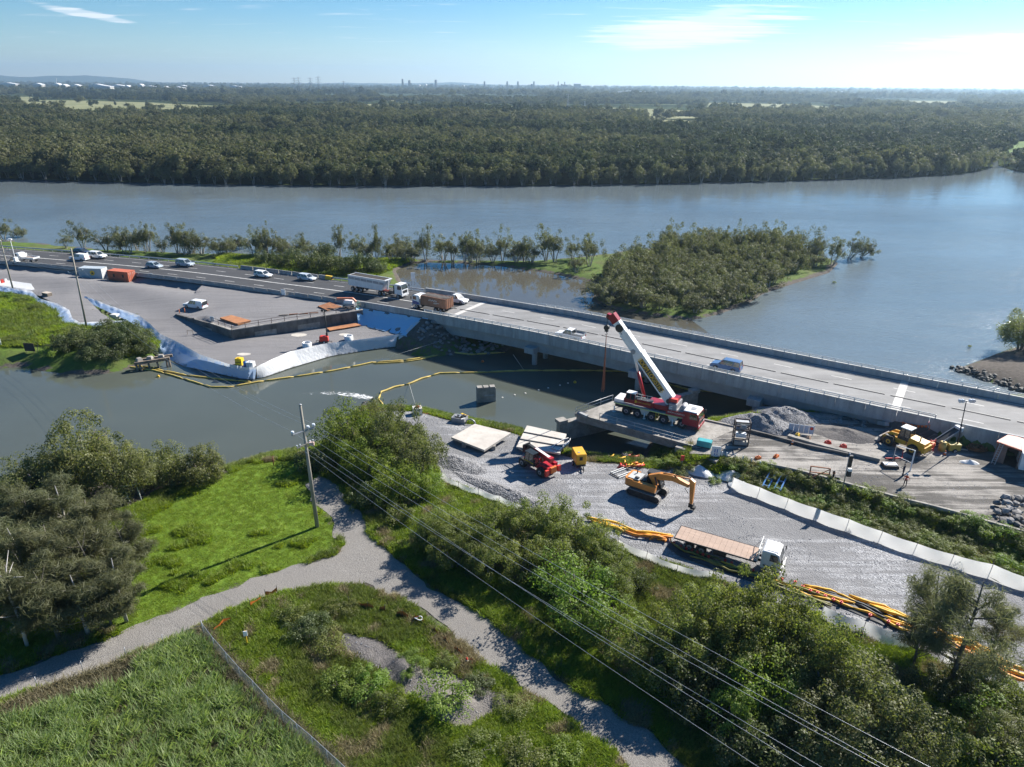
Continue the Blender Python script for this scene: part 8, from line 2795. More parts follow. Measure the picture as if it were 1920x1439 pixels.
t = thing('gear_skip', 'open grey bin of scrap beside yellow strip at the shore', 'bin', pp(862, 792), R(-20))
b = MB()
for s in (-1, 1):
 b.box((s * 1.0, 0, .5), (.08, 1.4, 1.0)).box((0, s * .7, .5), (2.0, .08, 1.0))
b.box((0, 0, .08), (2, 1.4, .1))
b.build('bin_wall', M_GREY, t)
for k in range(9):
 MB().box((random.uniform(-.8, .8), random.uniform(-.5, .5), .9 + random.uniform(0, .3)), (random.uniform(.3, .8), .2, .15), rz=random.random() * 3).build('scrap', random.choice([M_GALV, M_DARK, M_STEELW]), t)
t = thing('yellow_plank', 'long yellow edged plank lying across the shore', 'plank', pp(853, 775, .2))
q = G(878, 784, zl(t.location.x, t.location.y) + .4) - t.location
MB().bar((0, 0, .3), tuple(q + Vector((0, 0, .2))), .35, .15).build('board', M_YEL, t)
MB().bar((0, .25, .25), tuple(q + Vector((0, .25, .15))), .25, .2).build('dark_board', M_DARK, t)
t = thing('plywood_sheet', 'tan plywood sheet lying near the shore', 'sheet', pp(837, 785, .08), R(30))
MB().box((0, 0, 0), (1.3, .9, .05)).build('board', mat('tan_ply', (0.52, 0.33, 0.2), (0.42, 0.26, 0.16), 2, 0.8), t)
t = thing('bent_metal_hoop', 'bent grey metal sheet standing beside the scrap bin', 'scrap', pp(882, 797), R(-20))
MB().tube([(-.8, 0, .1), (-.6, .1, .7), (0, .15, .95), (.6, .1, .7), (.9, 0, .1)], .09, 6).tube([(-.5, .5, .1), (0, .6, .6), (.6, .5, .1)], .07, 6).build('hoop', M_GALV, t)
p = pp(783, 777)
t = thing('concrete_block', 'white concrete anchor block with red top near the shore', 'block', p, R(15))
MB().box((0, 0, .6), (1.35, 1.2, 1.2)).build('body', mat('whitewashed_block', (0.68, 0.65, 0.61), (0.55, 0.52, 0.48), 1.5, 0.8), t)
MB().tube([(-.4, 0, 1.22), (0, .2, 1.35), (.4, 0, 1.25), (.1, -.3, 1.3), (-.3, -.2, 1.24)], .09, 6).build('red_rope', M_REDF, t)
t = thing('rust_scrap', 'small red brown scrap heap behind the white block', 'scrap', pp(797, 776))
for k in range(8):
 MB().box((random.uniform(-.6, .6), random.uniform(-.3, .3), .12), (.4, .15, .15), rz=random.random() * 3).build('piece', M_RUSTY, t)
# ------------------------------------------------------------------ things on the old road
t = thing('drill_cage', 'dark steel cage frame of drilling gear on the old road', 'machine frame', pp(1387, 833, .0), R(-10))
zb = 3.5
b = MB()
for sx in (-1, 1):
 for sy in (-1, 1):
  b.bar((sx * .95, sy * .6, 0), (sx * .95, sy * .6, zb), .14)
for z in (.15, 1.1, 2.4, zb):
 for s in (-1, 1):
  b.bar((-.95, s * .6, z), (.95, s * .6, z), .12).bar((s * .95, -.6, z), (s * .95, .6, z), .12)
b.build('frame', mat('brownish_black_steel', (0.07, 0.05, 0.045), (0.04, 0.03, 0.028), 4, 0.6), t)
MB().box((0, 0, .35), (1.95, 1.25, .7)).build('base_block', M_CONC2, t)
MB().box((0, 0, 3.3), (1.7, 1.1, .25)).build('top_plate', M_GALV, t)
MB().box((0, .1, 1.4), (1.3, .7, .5)).build('white_panel', M_WHITE, t)
MB().cyl((-.4, 0, 1.8), (.4, 0, 2.3), .3, n=10).box((.2, 0, 2.6), (.7, .5, .4)).build('motor', M_GREY, t)
t = thing('welder_unit', 'small teal generator box at the edge of the old road', 'generator', pp(1320, 838), R(-25))
M_TEAL = mat('teal_paint', (0.06, 0.36, 0.38), (0.05, 0.28, 0.3), 2, 0.4)
MB().side([(-.95, .2), (-.95, .95), (-.8, 1.05), (.9, 1.05), (.95, .9), (.95, .2)], -.5, .5, 0, .04).build('housing', M_TEAL, t)
MB().box((0, 0, .12), (1.8, .9, .2)).build('skid', M_TRIM, t)
MB().box((.962, 0, .65), (.02, .7, .4)).build('vent_panel', M_TRIM, t)
t = thing('site_notice_board', 'white notice board with blue marks at the old road corner', 'sign', pp(1341, 860, .1), R(-12))
MB().box((0, 0, .95), (1.15, .08, 1.5)).build('board', M_WHITE, t)
M_BLUEP = mat('blue_print', (0.10, 0.20, 0.45), (0.09, 0.17, 0.4), 3, 0.5)
b = MB()
for x in (-.16, .14):
 for z in (.6, .95, 1.2):
  b.box((x, -.045, z), (.14, .012, .24))
b.build('printed_mark', M_BLUEP, t)
for x in (-.45, .45):
 MB().cyl((x, .06, -.2), (x, .06, 1.6), .04, n=6).build('post', M_GALV, t)
for k, (x, y) in enumerate(((1353, 858), (1362, 860), (1377, 863), (1392, 866), (1408, 870), (1424, 876))):
 t = thing('white_bollard', 'short white guide post along the old road edge', 'bollard', pp(x, y), 0, 'white guide posts along the old road edge')
 MB().box((0, 0, .45), (.14, .1, .9)).build('post', M_WHITE, t)
for k, (x, y, m, lab, nm) in enumerate(((1455, 858, M_ORG, 'orange barrier foot on the old road, nearest the kerb gap', 'weight_block'), (1421, 861, M_ORG, 'orange barrier foot near the white guide posts', 'weight_block'), (1494, 822, M_YEL, 'yellow block on the pale edge beam', 'weight_block'), (1515, 828, mat('brown_bag', (0.36, 0.24, 0.17), (0.28, 0.19, 0.13), 3, 0.9), 'brown sandbag on the pale edge beam', 'sandbag'), (1551, 836, M_REDF, 'red barrier block on the pale edge beam, left one', 'weight_block'), (1580, 843, M_REDF, 'red barrier block on the pale edge beam, right one', 'weight_block'), (1630, 787, M_REDF, 'red block under the bridge end', 'weight_block'), (1485, 834, M_ORG, 'fallen orange cone by the pale edge beam', 'traffic_cone'), (1747, 841, M_ORG, 'orange drum beside the red fence panels', 'drum'), (1771, 854, M_ORG, 'orange cone beside the light tower', 'traffic_cone'), (1654, 800, M_REDF, 'red block behind the yellow loader', 'weight_block'), (1741, 803, M_REDF, 'dark red drum against the retaining wall', 'drum'))):
 t = thing(nm, lab, nm.replace('_', ' '), pp(x, y, .35 if 'beam' in lab and 'fallen' not in lab else 0), random.random())
 if nm == 'traffic_cone':
  MB().box((0, 0, .03), (.45, .45, .06)).cyl((0, 0, .05), (0, 0, .75), .18, .04, 10).build('body', m, t)
  MB().cyl((0, 0, .38), (0, 0, .52), .125, .095, 10).build('white_band', M_WHITE, t)
 elif nm == 'drum':
  MB().cyl((0, 0, 0), (0, 0, .9), .3, .3, 12).cyl((0, 0, .3), (0, 0, .34), .32, .32, 12).cyl((0, 0, .6), (0, 0, .64), .32, .32, 12).build('body', m, t)
 else:
  MB().box((0, 0, .2), (.9, .5, .4), top=.75).box((0, 0, .44), (.4, .3, .14), top=.8).build('body', m, t)
  MB().cyl((0, 0, .5), (0, 0, .6), .06, n=6).build('socket', M_TRIM, t)
# red white fence panels and gate frame
t = thing('red_barrier_fence', 'red barrier panels standing between loader and light tower', 'barrier', pp(1740, 848), R(10))
for x in (-.7, .0, .7):
 MB().bar((x, 0, 0), (x, 0, 1.9), .07).build('post', M_REDF, t)
for z in (.5, 1.1, 1.7):
 MB().bar((-.7, 0, z), (.7, 0, z), .08).build('rail', M_REDF, t)
b0, b1 = pp(1673, 868), pp(1706, 884)
t = thing('gate_frame', 'thin white gate frame standing over the old road', 'frame', b0)
hh = hgt(b0, 1675, 835)
e = b1 - b0
MB().bar((0, 0, 0), (0, 0, hh), .07).build('post', M_GALV, t)
MB().bar(tuple(e), tuple(e + Vector((0, 0, hh + .4))), .12).build('post', M_WHITE, t)
MB().bar((0, 0, hh), tuple(e + Vector((0, 0, hh + .4))), .07).bar((0, 0, 1.2), tuple(e + Vector((0, 0, 1.2))), .04).build('top_bar', M_WHITE, t)
t = thing('red_barrier_fence', 'low red barrier lying at the foot of the white gate frame', 'barrier', pp(1677, 863), R(0))
MB().bar((-1.0, 0, .3), (1.0, 0, .35), .12).bar((-1, .3, .15), (1, .3, .2), .12).bar((.9, 0, .2), (1.2, .6, 1.2), .08).build('rail', M_REDF, t)
t = thing('flat_case', 'white topped black case lying on the old road', 'case', pp(1668, 876), R(-5))
MB().box((0, 0, .25), (1.9, 1.2, .45), top=.9).build('body', M_TRIM, t)
MB().box((0, .05, .5), (1.6, .75, .05)).build('lid', M_PW, t)
# pole with loudspeakers / signal
b0 = pp(1578, 927)
t = thing('signal_pole', 'grey pole with dark signal heads on a white footing', 'signal', b0)
hh = hgt(b0, 1593, 848)
d = Vector(ray(1594, 850))
tv_ = Vector((0, 0, H)) + d * (b0.y / d.y) - b0
MB().box((0, 0, .1), (1.3, .8, .3)).build('footing', M_WHITE, t)
MB().tube([(0, 0, 0), tuple(tv_)], .07, 7).build('shaft', M_GALV, t)
MB().box(tv_ * .82 + Vector((.15, -.1, 0)), (.4, .3, 1.5)).build('signal_head', M_TRIM, t)
MB().box(tv_ * .52 + Vector((.3, -.1, 0)), (.45, .3, .7)).build('control_box', M_DARK, t)
MB().box(tv_ * .58 + Vector((.3, -.14, .2)), (.4, .28, .35)).build('lamp_unit', M_WHITE, t)
t = thing('small_pump', 'small dark pump with red collar beside the road edge wall', 'pump', pp(1564, 903, .1), R(-20))
MB().box((0, 0, .25), (1.1, .6, .4)).cyl((-.2, 0, .4), (-.2, 0, 1.4), .12, n=8).box((.3, 0, .55), (.5, .45, .25)).build('body', M_TRIM, t)
MB().cyl((-.2, 0, 1.0), (-.2, 0, 1.2), .16, n=8).build('collar', M_RUSTY, t)
# steel frames on the batter
for k, (px, py) in enumerate(((1441, 908), (1463, 913))):
 t = thing('blue_steel_frame', 'blue steel trestle on the weedy batter, ' + ('left' if k == 0 else 'right') + ' one of two', 'trestle', pp(px, py, .1), R(55))
 M_BLUES = mat('blue_steel', (0.08, 0.25, 0.55), (0.06, 0.19, 0.42), 2, 0.45) if k == 0 else bpy.data.materials['blue_steel']
 for s in (-.35, .35):
  MB().bar((-1.5, s, .25), (1.6, s, 1.1), .16).build('leg', M_BLUES, t)
 for f in (.1, .5, .9):
  MB().bar((-1.5 + 3.1 * f, -.45, .25 + .85 * f), (-1.5 + 3.1 * f, .45, .25 + .85 * f), .1).build('tie', M_BLUES, t)
 MB().bar((1.3, -.35, 1.0), (1.3, -.35, .0), .1).bar((1.3, .35, 1.0), (1.3, .35, .0), .1).build('prop', M_BLUES, t)
t = thing('rusty_trestle', 'rusty open steel frame leaning on the road edge wall', 'frame', pp(1534, 904, .1), R(-15))
M_RF = mat('orange_rust_steel', (0.38, 0.16, 0.07), (0.22, 0.09, 0.05), 3, 0.8)
for s in (-1.1, 1.1):
 MB().bar((s, 0, 0), (s, .2, 1.9), .13).build('post', M_RF, t)
for z in (.3, 1.1, 1.85):
 MB().bar((-1.1, .05 + z * .1, z), (1.1, .05 + z * .1, z), .11).build('rail', M_RF, t)
MB().bar((-1.1, 0, .2), (1.1, .15, 1.8), .08).build('brace', M_RF, t)
# light tower, conveyor, tank, chain, bags
b0 = pp(1788, 846)
t = thing('light_tower', 'mobile light tower with four round lamps beside the retaining wall', 'light tower', b0, 0)
d = Vector(ray(1812, 752))
tv_ = Vector((0, 0, H)) + d * (b0.y / d.y) - b0
MB().box((-.2, 0, .75), (1.5, 1.0, .9)).build('generator_body', mat('mustard_paint', (0.42, 0.31, 0.06), (0.32, 0.24, 0.05), 2, 0.5, dirt=.3), t)
MB().tube([(.3, 0, .5), tuple(tv_ * .55 + Vector((.15, 0, 0)))], .10, 7).tube([tuple(tv_ * .5 + Vector((.15, 0, 0))), tuple(tv_)], .06, 7).build('mast', M_DARK, t)
MB().bar(tv_ - Vector((.85, 0, 0)), tv_ + Vector((.85, 0, 0)), .08).build('lamp_bar', M_GALV, t)
for x in (-.85, -.5, .5, .85):
 p = tv_ + Vector((x, -.1, .0))
 MB().cyl(p + Vector((0, .25, .1)), p + Vector((0, -.12, 0)), .15, .26, 12).build('lamp', M_INS, t)
wheels(t, [(-.2, .55), (-.2, -.55)], .3, .18)
MB().bar((.5, 0, .4), (1.6, -.3, .35), .08).bar((-.9, -.8, .1), (-.9, .8, .1), .07).build('stabiliser', M_GALV, t)
t = thing('conveyor', 'dark sloping belt conveyor with white drive end by the wall', 'conveyor', pp(1774, 838), R(15))
MB().bar((-1.7, 0, .9), (1.2, 0, 2.5), .9, .22).build('belt', M_TRIM, t)
for s in (-.5, .5):
 MB().bar((-1.7, s, .95), (1.2, s, 2.6), .08, .3).build('side_frame', M_GALV, t)
 MB().bar((-.8, s, 0), (-.6, s, 1.4), .1).bar((.9, s, 0), (.8, s, 2.2), .1).build('leg', M_GALV, t)
MB().box((1.3, 0, 2.6), (.5, 1.0, .6)).build('drive_housing', M_WHITE, t)
t = thing('yellow_tank', 'yellow drum tank standing in front of the conveyor', 'tank', pp(1765, 846))
MB().cyl((0, 0, 0), (0, 0, 1.35), .45, n=14).cyl((0, 0, 1.35), (0, 0, 1.45), .45, .3, 14).build('body', mat('dirty_yellow', (0.5, 0.37, 0.1), (0.38, 0.28, 0.08), 2, 0.6, dirt=.3), t)
MB().cyl((0, 0, 1.44), (0, 0, 1.55), .12, n=8).build('cap', M_TRIM, t)
t = thing('rusty_chain_coil', 'coil of heavy rusty chain and rings on the ground', 'chain', pp(1832, 842))
for k in range(7):
 r_ = .5 + .17 * k * .7
 a0 = random.random() * 6
 MB().tube([(math.cos(a0 + a_) * r_ + random.uniform(-.05, .05), math.sin(a0 + a_) * r_ * .8, .15 + .12 * (k % 3) + random.uniform(-.04, .04)) for a_ in np.linspace(0, 5.6, 22)], .09, 5).build('chain_loop', M_RUSTY, t)
for k in range(3):
 MB().tube([(random.uniform(-1, .2), random.uniform(-.9, .9), .2), (random.uniform(0, 1), random.uniform(-.8, .8), .55)], .09, 5).build('bar', M_RUSTY, t)
mound('plastic_bags', 'crumpled white plastic bags beside the chain coil', 'plastic sheeting', 1817, 868, 3.85, 1.3, .7, .55, M_SHW, R(-15), 22.0)
# safety fencing under the bridge end
t = thing('orange_bunting', 'line of orange bunting posts behind the yellow loader', 'bunting', (0, 0, 0))
q = [pp(x, y) for x, y in ((1650, 800), (1690, 806), (1712, 812), (1740, 812))]
for p in q:
 MB().cyl(p, p + Vector((0, 0, 1.3)), .04, n=5).build('post', M_ORG, t)
for a, c in zip(q[:-1], q[1:]):
 MB().bar(a + Vector((0, 0, 1.2)), c + Vector((0, 0, 1.2)), .03).build('line', M_ORG, t)
 for f in (.25, .5, .75):
  p = a.lerp(c, f) + Vector((0, 0, 1.05))
  MB().box(p, (.3, .03, .28)).build('flag', M_ORG, t)
t = thing('concrete_beam', 'pale concrete beam lying behind the yellow loader', 'beam', pp(1612, 790, .2))
q = pp(1662, 802, .3) - t.location
MB().bar((0, 0, .3), tuple(q + Vector((0, 0, .3))), .6, .6).build('beam', M_CONC, t)
t = thing('fence_panel_row', 'row of small blue white site signs behind the edge beam', 'sign', pp(1505, 815, .1), R(-18))
for k in range(5):
 MB().box((-1.6 + k * .65, 0, .75), (.6, .05, 1.2)).build('sign_panel', mat('pale_blue_sign', (0.45, 0.52, 0.62), (0.38, 0.45, 0.55), 3, 0.5) if k == 0 else bpy.data.materials['pale_blue_sign'], t)
MB().cyl((1.0, -.035, 1.0), (1.0, -.05, 1.0), .22, n=12).build('red_disc', M_REDF, t)
for x in (-1.9, 1.3):
 MB().cyl((x, .05, 0), (x, .05, 1.5), .04, n=6).build('post', M_GALV, t)
# ------------------------------------------------------------------ people
def person(label, loc, rz, top_m, leg_m, helmet, pose='stand'):
 t = thing('person', label, 'person', loc, rz)
 J = [(0, 0, .95), (0, 0, 1.15), (0, 0, 1.38), (0, 0, 1.50), (0, .02, 1.62), (0, .03, 1.72)]
 Rr = [.135, .125, .15, .06, .09, .07]
 E = [(0, 1), (1, 2), (2, 3), (3, 4), (4, 5)]
 def chain(root, pts_, rs):
  i0 = root
  for p, r_ in zip(pts_, rs):
   J.append(p)
   Rr.append(r_)
   E.append((i0, len(J) - 1))
   i0 = len(J) - 1
 for s in (-1, 1):
  chain(0, [(s * .10, 0, .88), (s * .12, .04 * s, .5), (s * .13, -.03 * s, .10), (s * .14, .12, .045)], [.10, .075, .05, .045])
  hand = (s * .30, .22, 1.02) if pose == 'stand' else (s * .16, .34, 1.18)
  chain(2, [(s * .19, 0, 1.40), (s * .27, .03, 1.16), hand], [.07, .05, .035])
  h0 = len(J) - 1
  hx, hy, hz_ = hand
  for k, (dx_, L) in enumerate(((-.03, .075), (-.01, .085), (.012, .08), (.032, .065))):
   J.append((hx + dx_, hy + .05, hz_ - .045))
   Rr.append(.013)
   E.append((h0, len(J) - 1))
   J.append((hx + dx_ * 1.1, hy + .05 + L * .4, hz_ - .05 - L * .6))
   Rr.append(.01)
   E.append((len(J) - 2, len(J) - 1))
  J.append((hx - s * .05, hy + .04, hz_ - .01))
  Rr.append(.012)
  E.append((h0, len(J) - 1))
 me = bpy.data.meshes.new('body')
 me.from_pydata(J, E, [])
 o = bpy.data.objects.new('body', me)
 o.parent = t
 COL.objects.link(o)
 o.modifiers.new('skin', 'SKIN')
 for v, r_ in zip(me.skin_vertices[0].data, Rr):
  v.radius = (r_, r_ * .85)
 me.skin_vertices[0].data[0].use_root = True
 s_ = o.modifiers.new('sub', 'SUBSURF')
 s_.levels = s_.render_levels = 1
 bpy.context.view_layer.update()
 dg_ = bpy.context.evaluated_depsgraph_get()
 m2 = bpy.data.meshes.new_from_object(o.evaluated_get(dg_))
 o.modifiers.clear()
 o.data = m2
 skin = mat('skin', (0.42, 0.26, 0.19), (0.36, 0.22, 0.16), 5, 0.6)
 boots = mat('tan_boots', (0.35, 0.2, 0.12), (0.28, 0.16, 0.1), 5, 0.8)
 m2.materials.clear()
 for q in (top_m, leg_m, skin, boots):
  m2.materials.append(q)
 for p in m2.polygons:
  c_ = p.center
  p.material_index = 3 if c_.z < .13 else (1 if c_.z < .96 and abs(c_.x) < .22 and c_.y < .2 else (2 if c_.z > 1.49 or (c_.z < 1.1 and c_.y > .16) else 0))
  p.use_smooth = True
 if helmet:
  MB().cyl((0, .02, 1.70), (0, .02, 1.75), .125, .12, 14).cyl((0, .02, 1.75), (0, .02, 1.85), .12, .05, 14).box((0, .13, 1.70), (.2, .1, .025)).build('helmet', helmet, t)
 else:
  MB().cyl((0, .02, 1.69), (0, .02, 1.78), .10, .05, 12).build('hair', M_TRIM, t)
 for sx in (-.035, .035):
  MB().box((sx, .115, 1.655), (.022, .012, .014)).build('eye', M_TRIM, t)
 MB().box((0, .128, 1.63), (.025, .03, .04), top=.5).build('nose', skin, t)
 return t
M_HIVIS = mat('orange_red_hi_vis', (0.72, 0.10, 0.04), (0.62, 0.08, 0.03), 6, 0.6)
M_NAVY = mat('navy_cloth', (0.02, 0.025, 0.05), (0.015, 0.018, 0.035), 8, 0.9)
M_HELM = mat('pale_helmet', (0.62, 0.68, 0.74), (0.55, 0.6, 0.66), 4, 0.35)
t = person('worker in orange vest, navy trousers and white helmet standing on the old road', pp(1696, 912), R(150), M_HIVIS, M_NAVY, M_HELM)
MB().box((0, .0, 1.12), (.36, .27, .045)).build('reflective_band', M_LAMP, t)
person('worker in dark clothes standing just behind the orange vested one', pp(1692, 893), R(40), M_NAVY, M_NAVY, None, 'hold')
# ------------------------------------------------------------------ left platform gear
def iplate(label, quad_px, z, stack=1, m=None):
 q = [G(x, y, z) for x, y in quad_px]
 c_ = sum(q, Vector()) / 4
 t = thing('rusty_steel_plate', label, 'steel plate', Vector((c_.x, c_.y, c_.z - .16 * stack)))
 for k in range(stack):
  zz = -.14 - .16 * k + .16 * stack
  MB().add([tuple(p - c_ + Vector((0, 0, zz + .14))) for p in q] + [tuple(p - c_ + Vector((0, 0, zz))) for p in q], [(0, 1, 2, 3), (7, 6, 5, 4)] + [(i, i + 4, (i + 1) % 4 + 4, (i + 1) % 4) for i in range(4)]).build('plate', m or M_RP, t)
 return t
M_RP = mat('orange_rust_plate', (0.42, 0.185, 0.075), (0.28, 0.12, 0.055), 0.9, 0.85, bump=0.2, dirt=.2, world_pos=True)
iplate('orange rusty plate stack on the left corner of old abutment', [(412, 596), (446, 608), (470, 601), (434, 591)], 4.55, 2)
iplate('rusty brown plate stack near the barrier on the fill', [(596, 574), (614, 582), (640, 575), (618, 567)], 4.75, 3, M_RUSTY)
iplate('long orange rusty plate lying before the abutment wall', [(613, 615), (618, 620), (677, 610), (668, 606)], 2.45, 1)
for px, py, lab in ((576, 651, 'white concrete ring standing on the platform, left one'), (654, 638, 'white concrete ring lying on the platform, right one')):
 t = thing('concrete_ring', lab, 'concrete ring', pp(px, py, .02))
 n = 20
 b = MB()
 for r_, s in ((.85, 1), (.68, -1)):
  k = len(b.v)
  b.v += [(math.cos(2 * PI * i / n) * r_, math.sin(2 * PI * i / n) * r_, z) for z in (0, .95) for i in range(n)]
  for i in range(n):
   f = (k + i, k + (i + 1) % n, k + n + (i + 1) % n, k + n + i)
   b.f.append(f if s > 0 else tuple(reversed(f)))
   b.m.append(0)
   b.sm.append(True)
 for i in range(n):
  b.f.append((n + i, n + (i + 1) % n, 3 * n + (i + 1) % n, 3 * n + i))
  b.m.append(0)
  b.sm.append(False)
 b.build('ring', M_WHITE, t, fix=False)
t = thing('red_light_tower', 'small red light tower with tall black mast on the platform', 'light tower', pp(608, 643), R(5))
MB().side([(-.8, .45), (-.8, 1.3), (-.6, 1.45), (.75, 1.45), (.85, 1.2), (.85, .45)], -.45, .45, 0, .04).build('body', M_REDF, t)
MB().box((0, 0, .4), (1.9, .9, .15)).build('frame', M_DARK, t)
d = Vector(ray(607, 586))
hh = hgt(t.location, 612, 584)
MB().tube([(.65, 0, .6), (.62, .1, hh)], .11, 7).box((.62, .1, hh * .25), (.35, .3, .8)).build('mast', M_TRIM, t)
b = MB()
for x in (-.45, .1):
 b.box((.62 + x, 0, hh + .1), (.4, .25, .35))
b.build('lamp', M_TRIM, t)
for x, y in ((-1.5, .4), (1.5, -.3)):
 MB().bar((0, y * .5, .4), (x, y, .4), .07).bar((x, y, 0), (x, y, .5), .07).build('outrigger', M_DARK, t)
wheels(t, [(.1, .5), (.1, -.5)], .28, .16, M_WHITE)
t = thing('yellow_tank', 'yellow plastic tank at the platform tip', 'tank', pp(450, 684), R(-8))
MB().box((0, 0, .65), (1.25, 1.0, 1.3), top=.92).cyl((0, 0, 1.3), (0, 0, 1.42), .25, n=10).build('body', mat('bright_yellow_tank', (0.85, 0.55, 0.02), (0.75, 0.46, 0.02), 2, 0.4), t)
MB().box((0, -.51, .65), (1.2, .03, .08)).build('band', M_DARK, t)
t = thing('blue_drum', 'small blue drum between the yellow and white tanks', 'drum', pp(460, 687))
MB().cyl((0, 0, 0), (0, 0, .95), .3, n=12).build('body', mat('blue_drum_plastic', (0.05, 0.25, 0.6), (0.04, 0.2, 0.5), 2, 0.4), t)
MB().cyl((0, 0, .95), (0, 0, 1.0), .22, n=10).build('lid', M_TRIM, t)
t = thing('white_tank', 'white caged liquid tank beside the yellow tank', 'tank', pp(471, 689), R(-8))
MB().box((0, 0, .6), (1.2, 1.0, 1.0)).cyl((0, 0, 1.1), (0, 0, 1.2), .2, n=10).build('body', M_WHITE, t)
for x in (-.61, -.2, .2, .61):
 MB().bar((x, -.52, .1), (x, -.52, 1.15), .04).build('cage_bar', M_GALV, t)
# orange boom lift by the barrier
t = thing('boom_lift', 'orange folded boom lift behind the old abutment railing', 'boom lift', G(655, 578, 4.55), R(-12))
MB().box((.1, 0, .75), (2.6, 1.3, .7)).build('base', M_GREY, t)
wheels(t, [(1.0, .65), (1.0, -.65), (-.8, .65), (-.8, -.65)], .36, .25)
MB().bar((-2.6, 0, 1.9), (.9, 0, 2.15), .35, .35).bar((.9, 0, 2.15), (1.6, 0, 1.5), .34, .34).build('boom', mat('faded_orange', (0.70, 0.24, 0.12), (0.58, 0.19, 0.1), 2, 0.5), t)
MB().box((0, 0, 1.35), (1.8, 1.2, .6)).build('turret', M_WHITE, t)
b = MB()
for x in (1.6, 2.2):
 for y in (-.5, .5):
  b.bar((x, y, .3), (x, y, 1.4), .05)
for z in (.35, 1.4):
 b.bar((1.6, -.5, z), (2.2, -.5, z), .05).bar((1.6, .5, z), (2.2, .5, z), .05).bar((2.2, -.5, z), (2.2, .5, z), .05)
b.build('basket', mat('green_basket', (0.1, 0.3, 0.2), (0.08, 0.24, 0.16), 2, 0.5), t)
t = thing('timber_lying', 'line of orange timbers lying behind the abutment railing', 'timber', G(560, 590, 4.4), R(14))
for k in range(4):
 MB().box((-3 + 2.0 * k, .15 * (k % 2), .1), (1.8, .2, .15)).build('timber', random.choice([M_RUSTY, M_ORG, M_TIMB]), t)
def board(name, label, cat, px, py_base, py_top, wpx, m, post_m, rz=0.0, zb=None, face=None, posts=2, frac=.5):
 b0 = pp(px, py_base) if zb is None else G(px, py_base, zb)
 h_ = hgt(b0, px, py_top)
 w = wpx * b0.y / math.cos(PITCH) / FPX * 1.05
 t = thing(name, label, cat, b0, rz)
 MB().box((0, 0, h_ * (1 - frac / 2)), (w, .06, h_ * frac)).build('board', m, t)
 xs2 = [0] if posts == 1 else [-w * .38, w * .38]
 for x in xs2:
  MB().bar((x, .06, 0), (x, .06, h_), .08).build('post', post_m, t)
 return t, w, h_
board('sign', 'white road sign on posts beside the pond behind the highway', 'sign', 775, 536, 511, 7, M_WHITE, M_GALV, R(15), 5.0, frac=.6)
board('sign', 'small white sign on the barrier by the parked ute', 'sign', 532, 556, 543, 8, M_WHITE, M_GALV, R(-20), frac=.75)
board('sign', 'small white sign on the barrier right of the orange container', 'sign', 284, 523, 513, 7, M_WHITE, M_GALV, R(-20), frac=.8)
board('sign', 'pale grey sign on the end of the abutment railing', 'sign', 399, 606, 594, 8, mat('pale_grey_sign', (0.55, 0.6, 0.65), (0.5, 0.55, 0.6), 3, 0.5), M_GALV, R(-20), 3.9, frac=.7)
t, w, h_ = board('notice_board', 'dark brown timber board on pale posts at the left water edge', 'notice board', 60, 671, 644, 20, mat('dark_brown_board', (0.06, 0.045, 0.035), (0.04, 0.03, 0.025), 3, 0.8), M_TIMB, R(-8), .5, frac=.55)
MB().bar((w * .45, .1, 0), (w * .75, .5, h_), .08).build('brace', M_TIMB, t)
t, w, h_ = board('sign', 'white sign with blue ring at the left picture edge', 'sign', -1, 650, 632, 9, M_WHITE, M_GALV, 0, frac=.8)
MB().cyl((0.1, -.04, h_ * .62), (0.1, -.06, h_ * .62), w * .32, n=16).build('blue_disc', M_BLUEP, t)
MB().cyl((0.1, -.06, h_ * .62), (0.1, -.07, h_ * .62), w * .16, n=16).build('white_disc', M_WHITE, t)
# trailers and pallets at upper left
b0 = pp(30, 497)
t = thing('message_trailer', 'white solar sign trailer with thin mast at upper left', 'trailer', b0, R(-15))
MB().box((0, 0, .8), (2.2, 1.2, .5)).build('body', M_WHITE, t)
MB().box((.4, 0, 1.5), (.7, .9, 1.2)).build('cabinet', M_WHITE, t)
MB().bar((-1.4, 0, .9), (-.2, 0, 2.2), 1.3, .08).build('solar_panel', M_TRIM, t)
MB().bar((.3, 0, 1.6), (.3, 0, hgt(b0, 28, 450)), .12).box((.3, 0, hgt(b0, 28, 449)), (1.0, .4, .35)).build('mast', M_WHITE, t)
wheels(t, [(0, .7), (0, -.7)], .32, .2)
MB().bar((1.1, 0, .5), (2.5, 0, .4), .1).bar((1.6, -.8, .1), (1.6, .8, .1), .08).build('drawbar', M_GALV, t)
t = thing('red_white_barrier', 'red and white barrier cut by the left picture edge', 'barrier', pp(2, 532), R(60))
for k in range(4):
 MB().box((-1.2 + .8 * k, 0, .5), (.78, .4, 1.0), top=.6).build('block', M_REDF if k % 2 == 0 else M_WHITE, t)
t = thing('box_trailer', 'low white pump trailer between the sheeting strips', 'trailer', pp(217, 600), R(-15))
MB().side([(-1.0, .4), (-1.0, 1.1), (-.7, 1.35), (.8, 1.35), (1.0, 1.0), (1.0, .4)], -.6, .6, 0, .05).build('body', mat('off_white_paint', (0.66, 0.63, 0.58), (0.55, 0.52, 0.48), 2, 0.5), t)
wheels(t, [(0, .65), (0, -.65)], .3, .18)
MB().bar((-1.0, 0, .45), (-2.0, 0, .4), .08).build('drawbar', M_DARK, t)
t = thing('timber_crate', 'broken timber crate lying beside the winding sheeting', 'crate', pp(89, 555, .05), R(-25))
MB().box((0, 0, .4), (2.0, 1.1, .7)).build('box', M_TIMB, t)
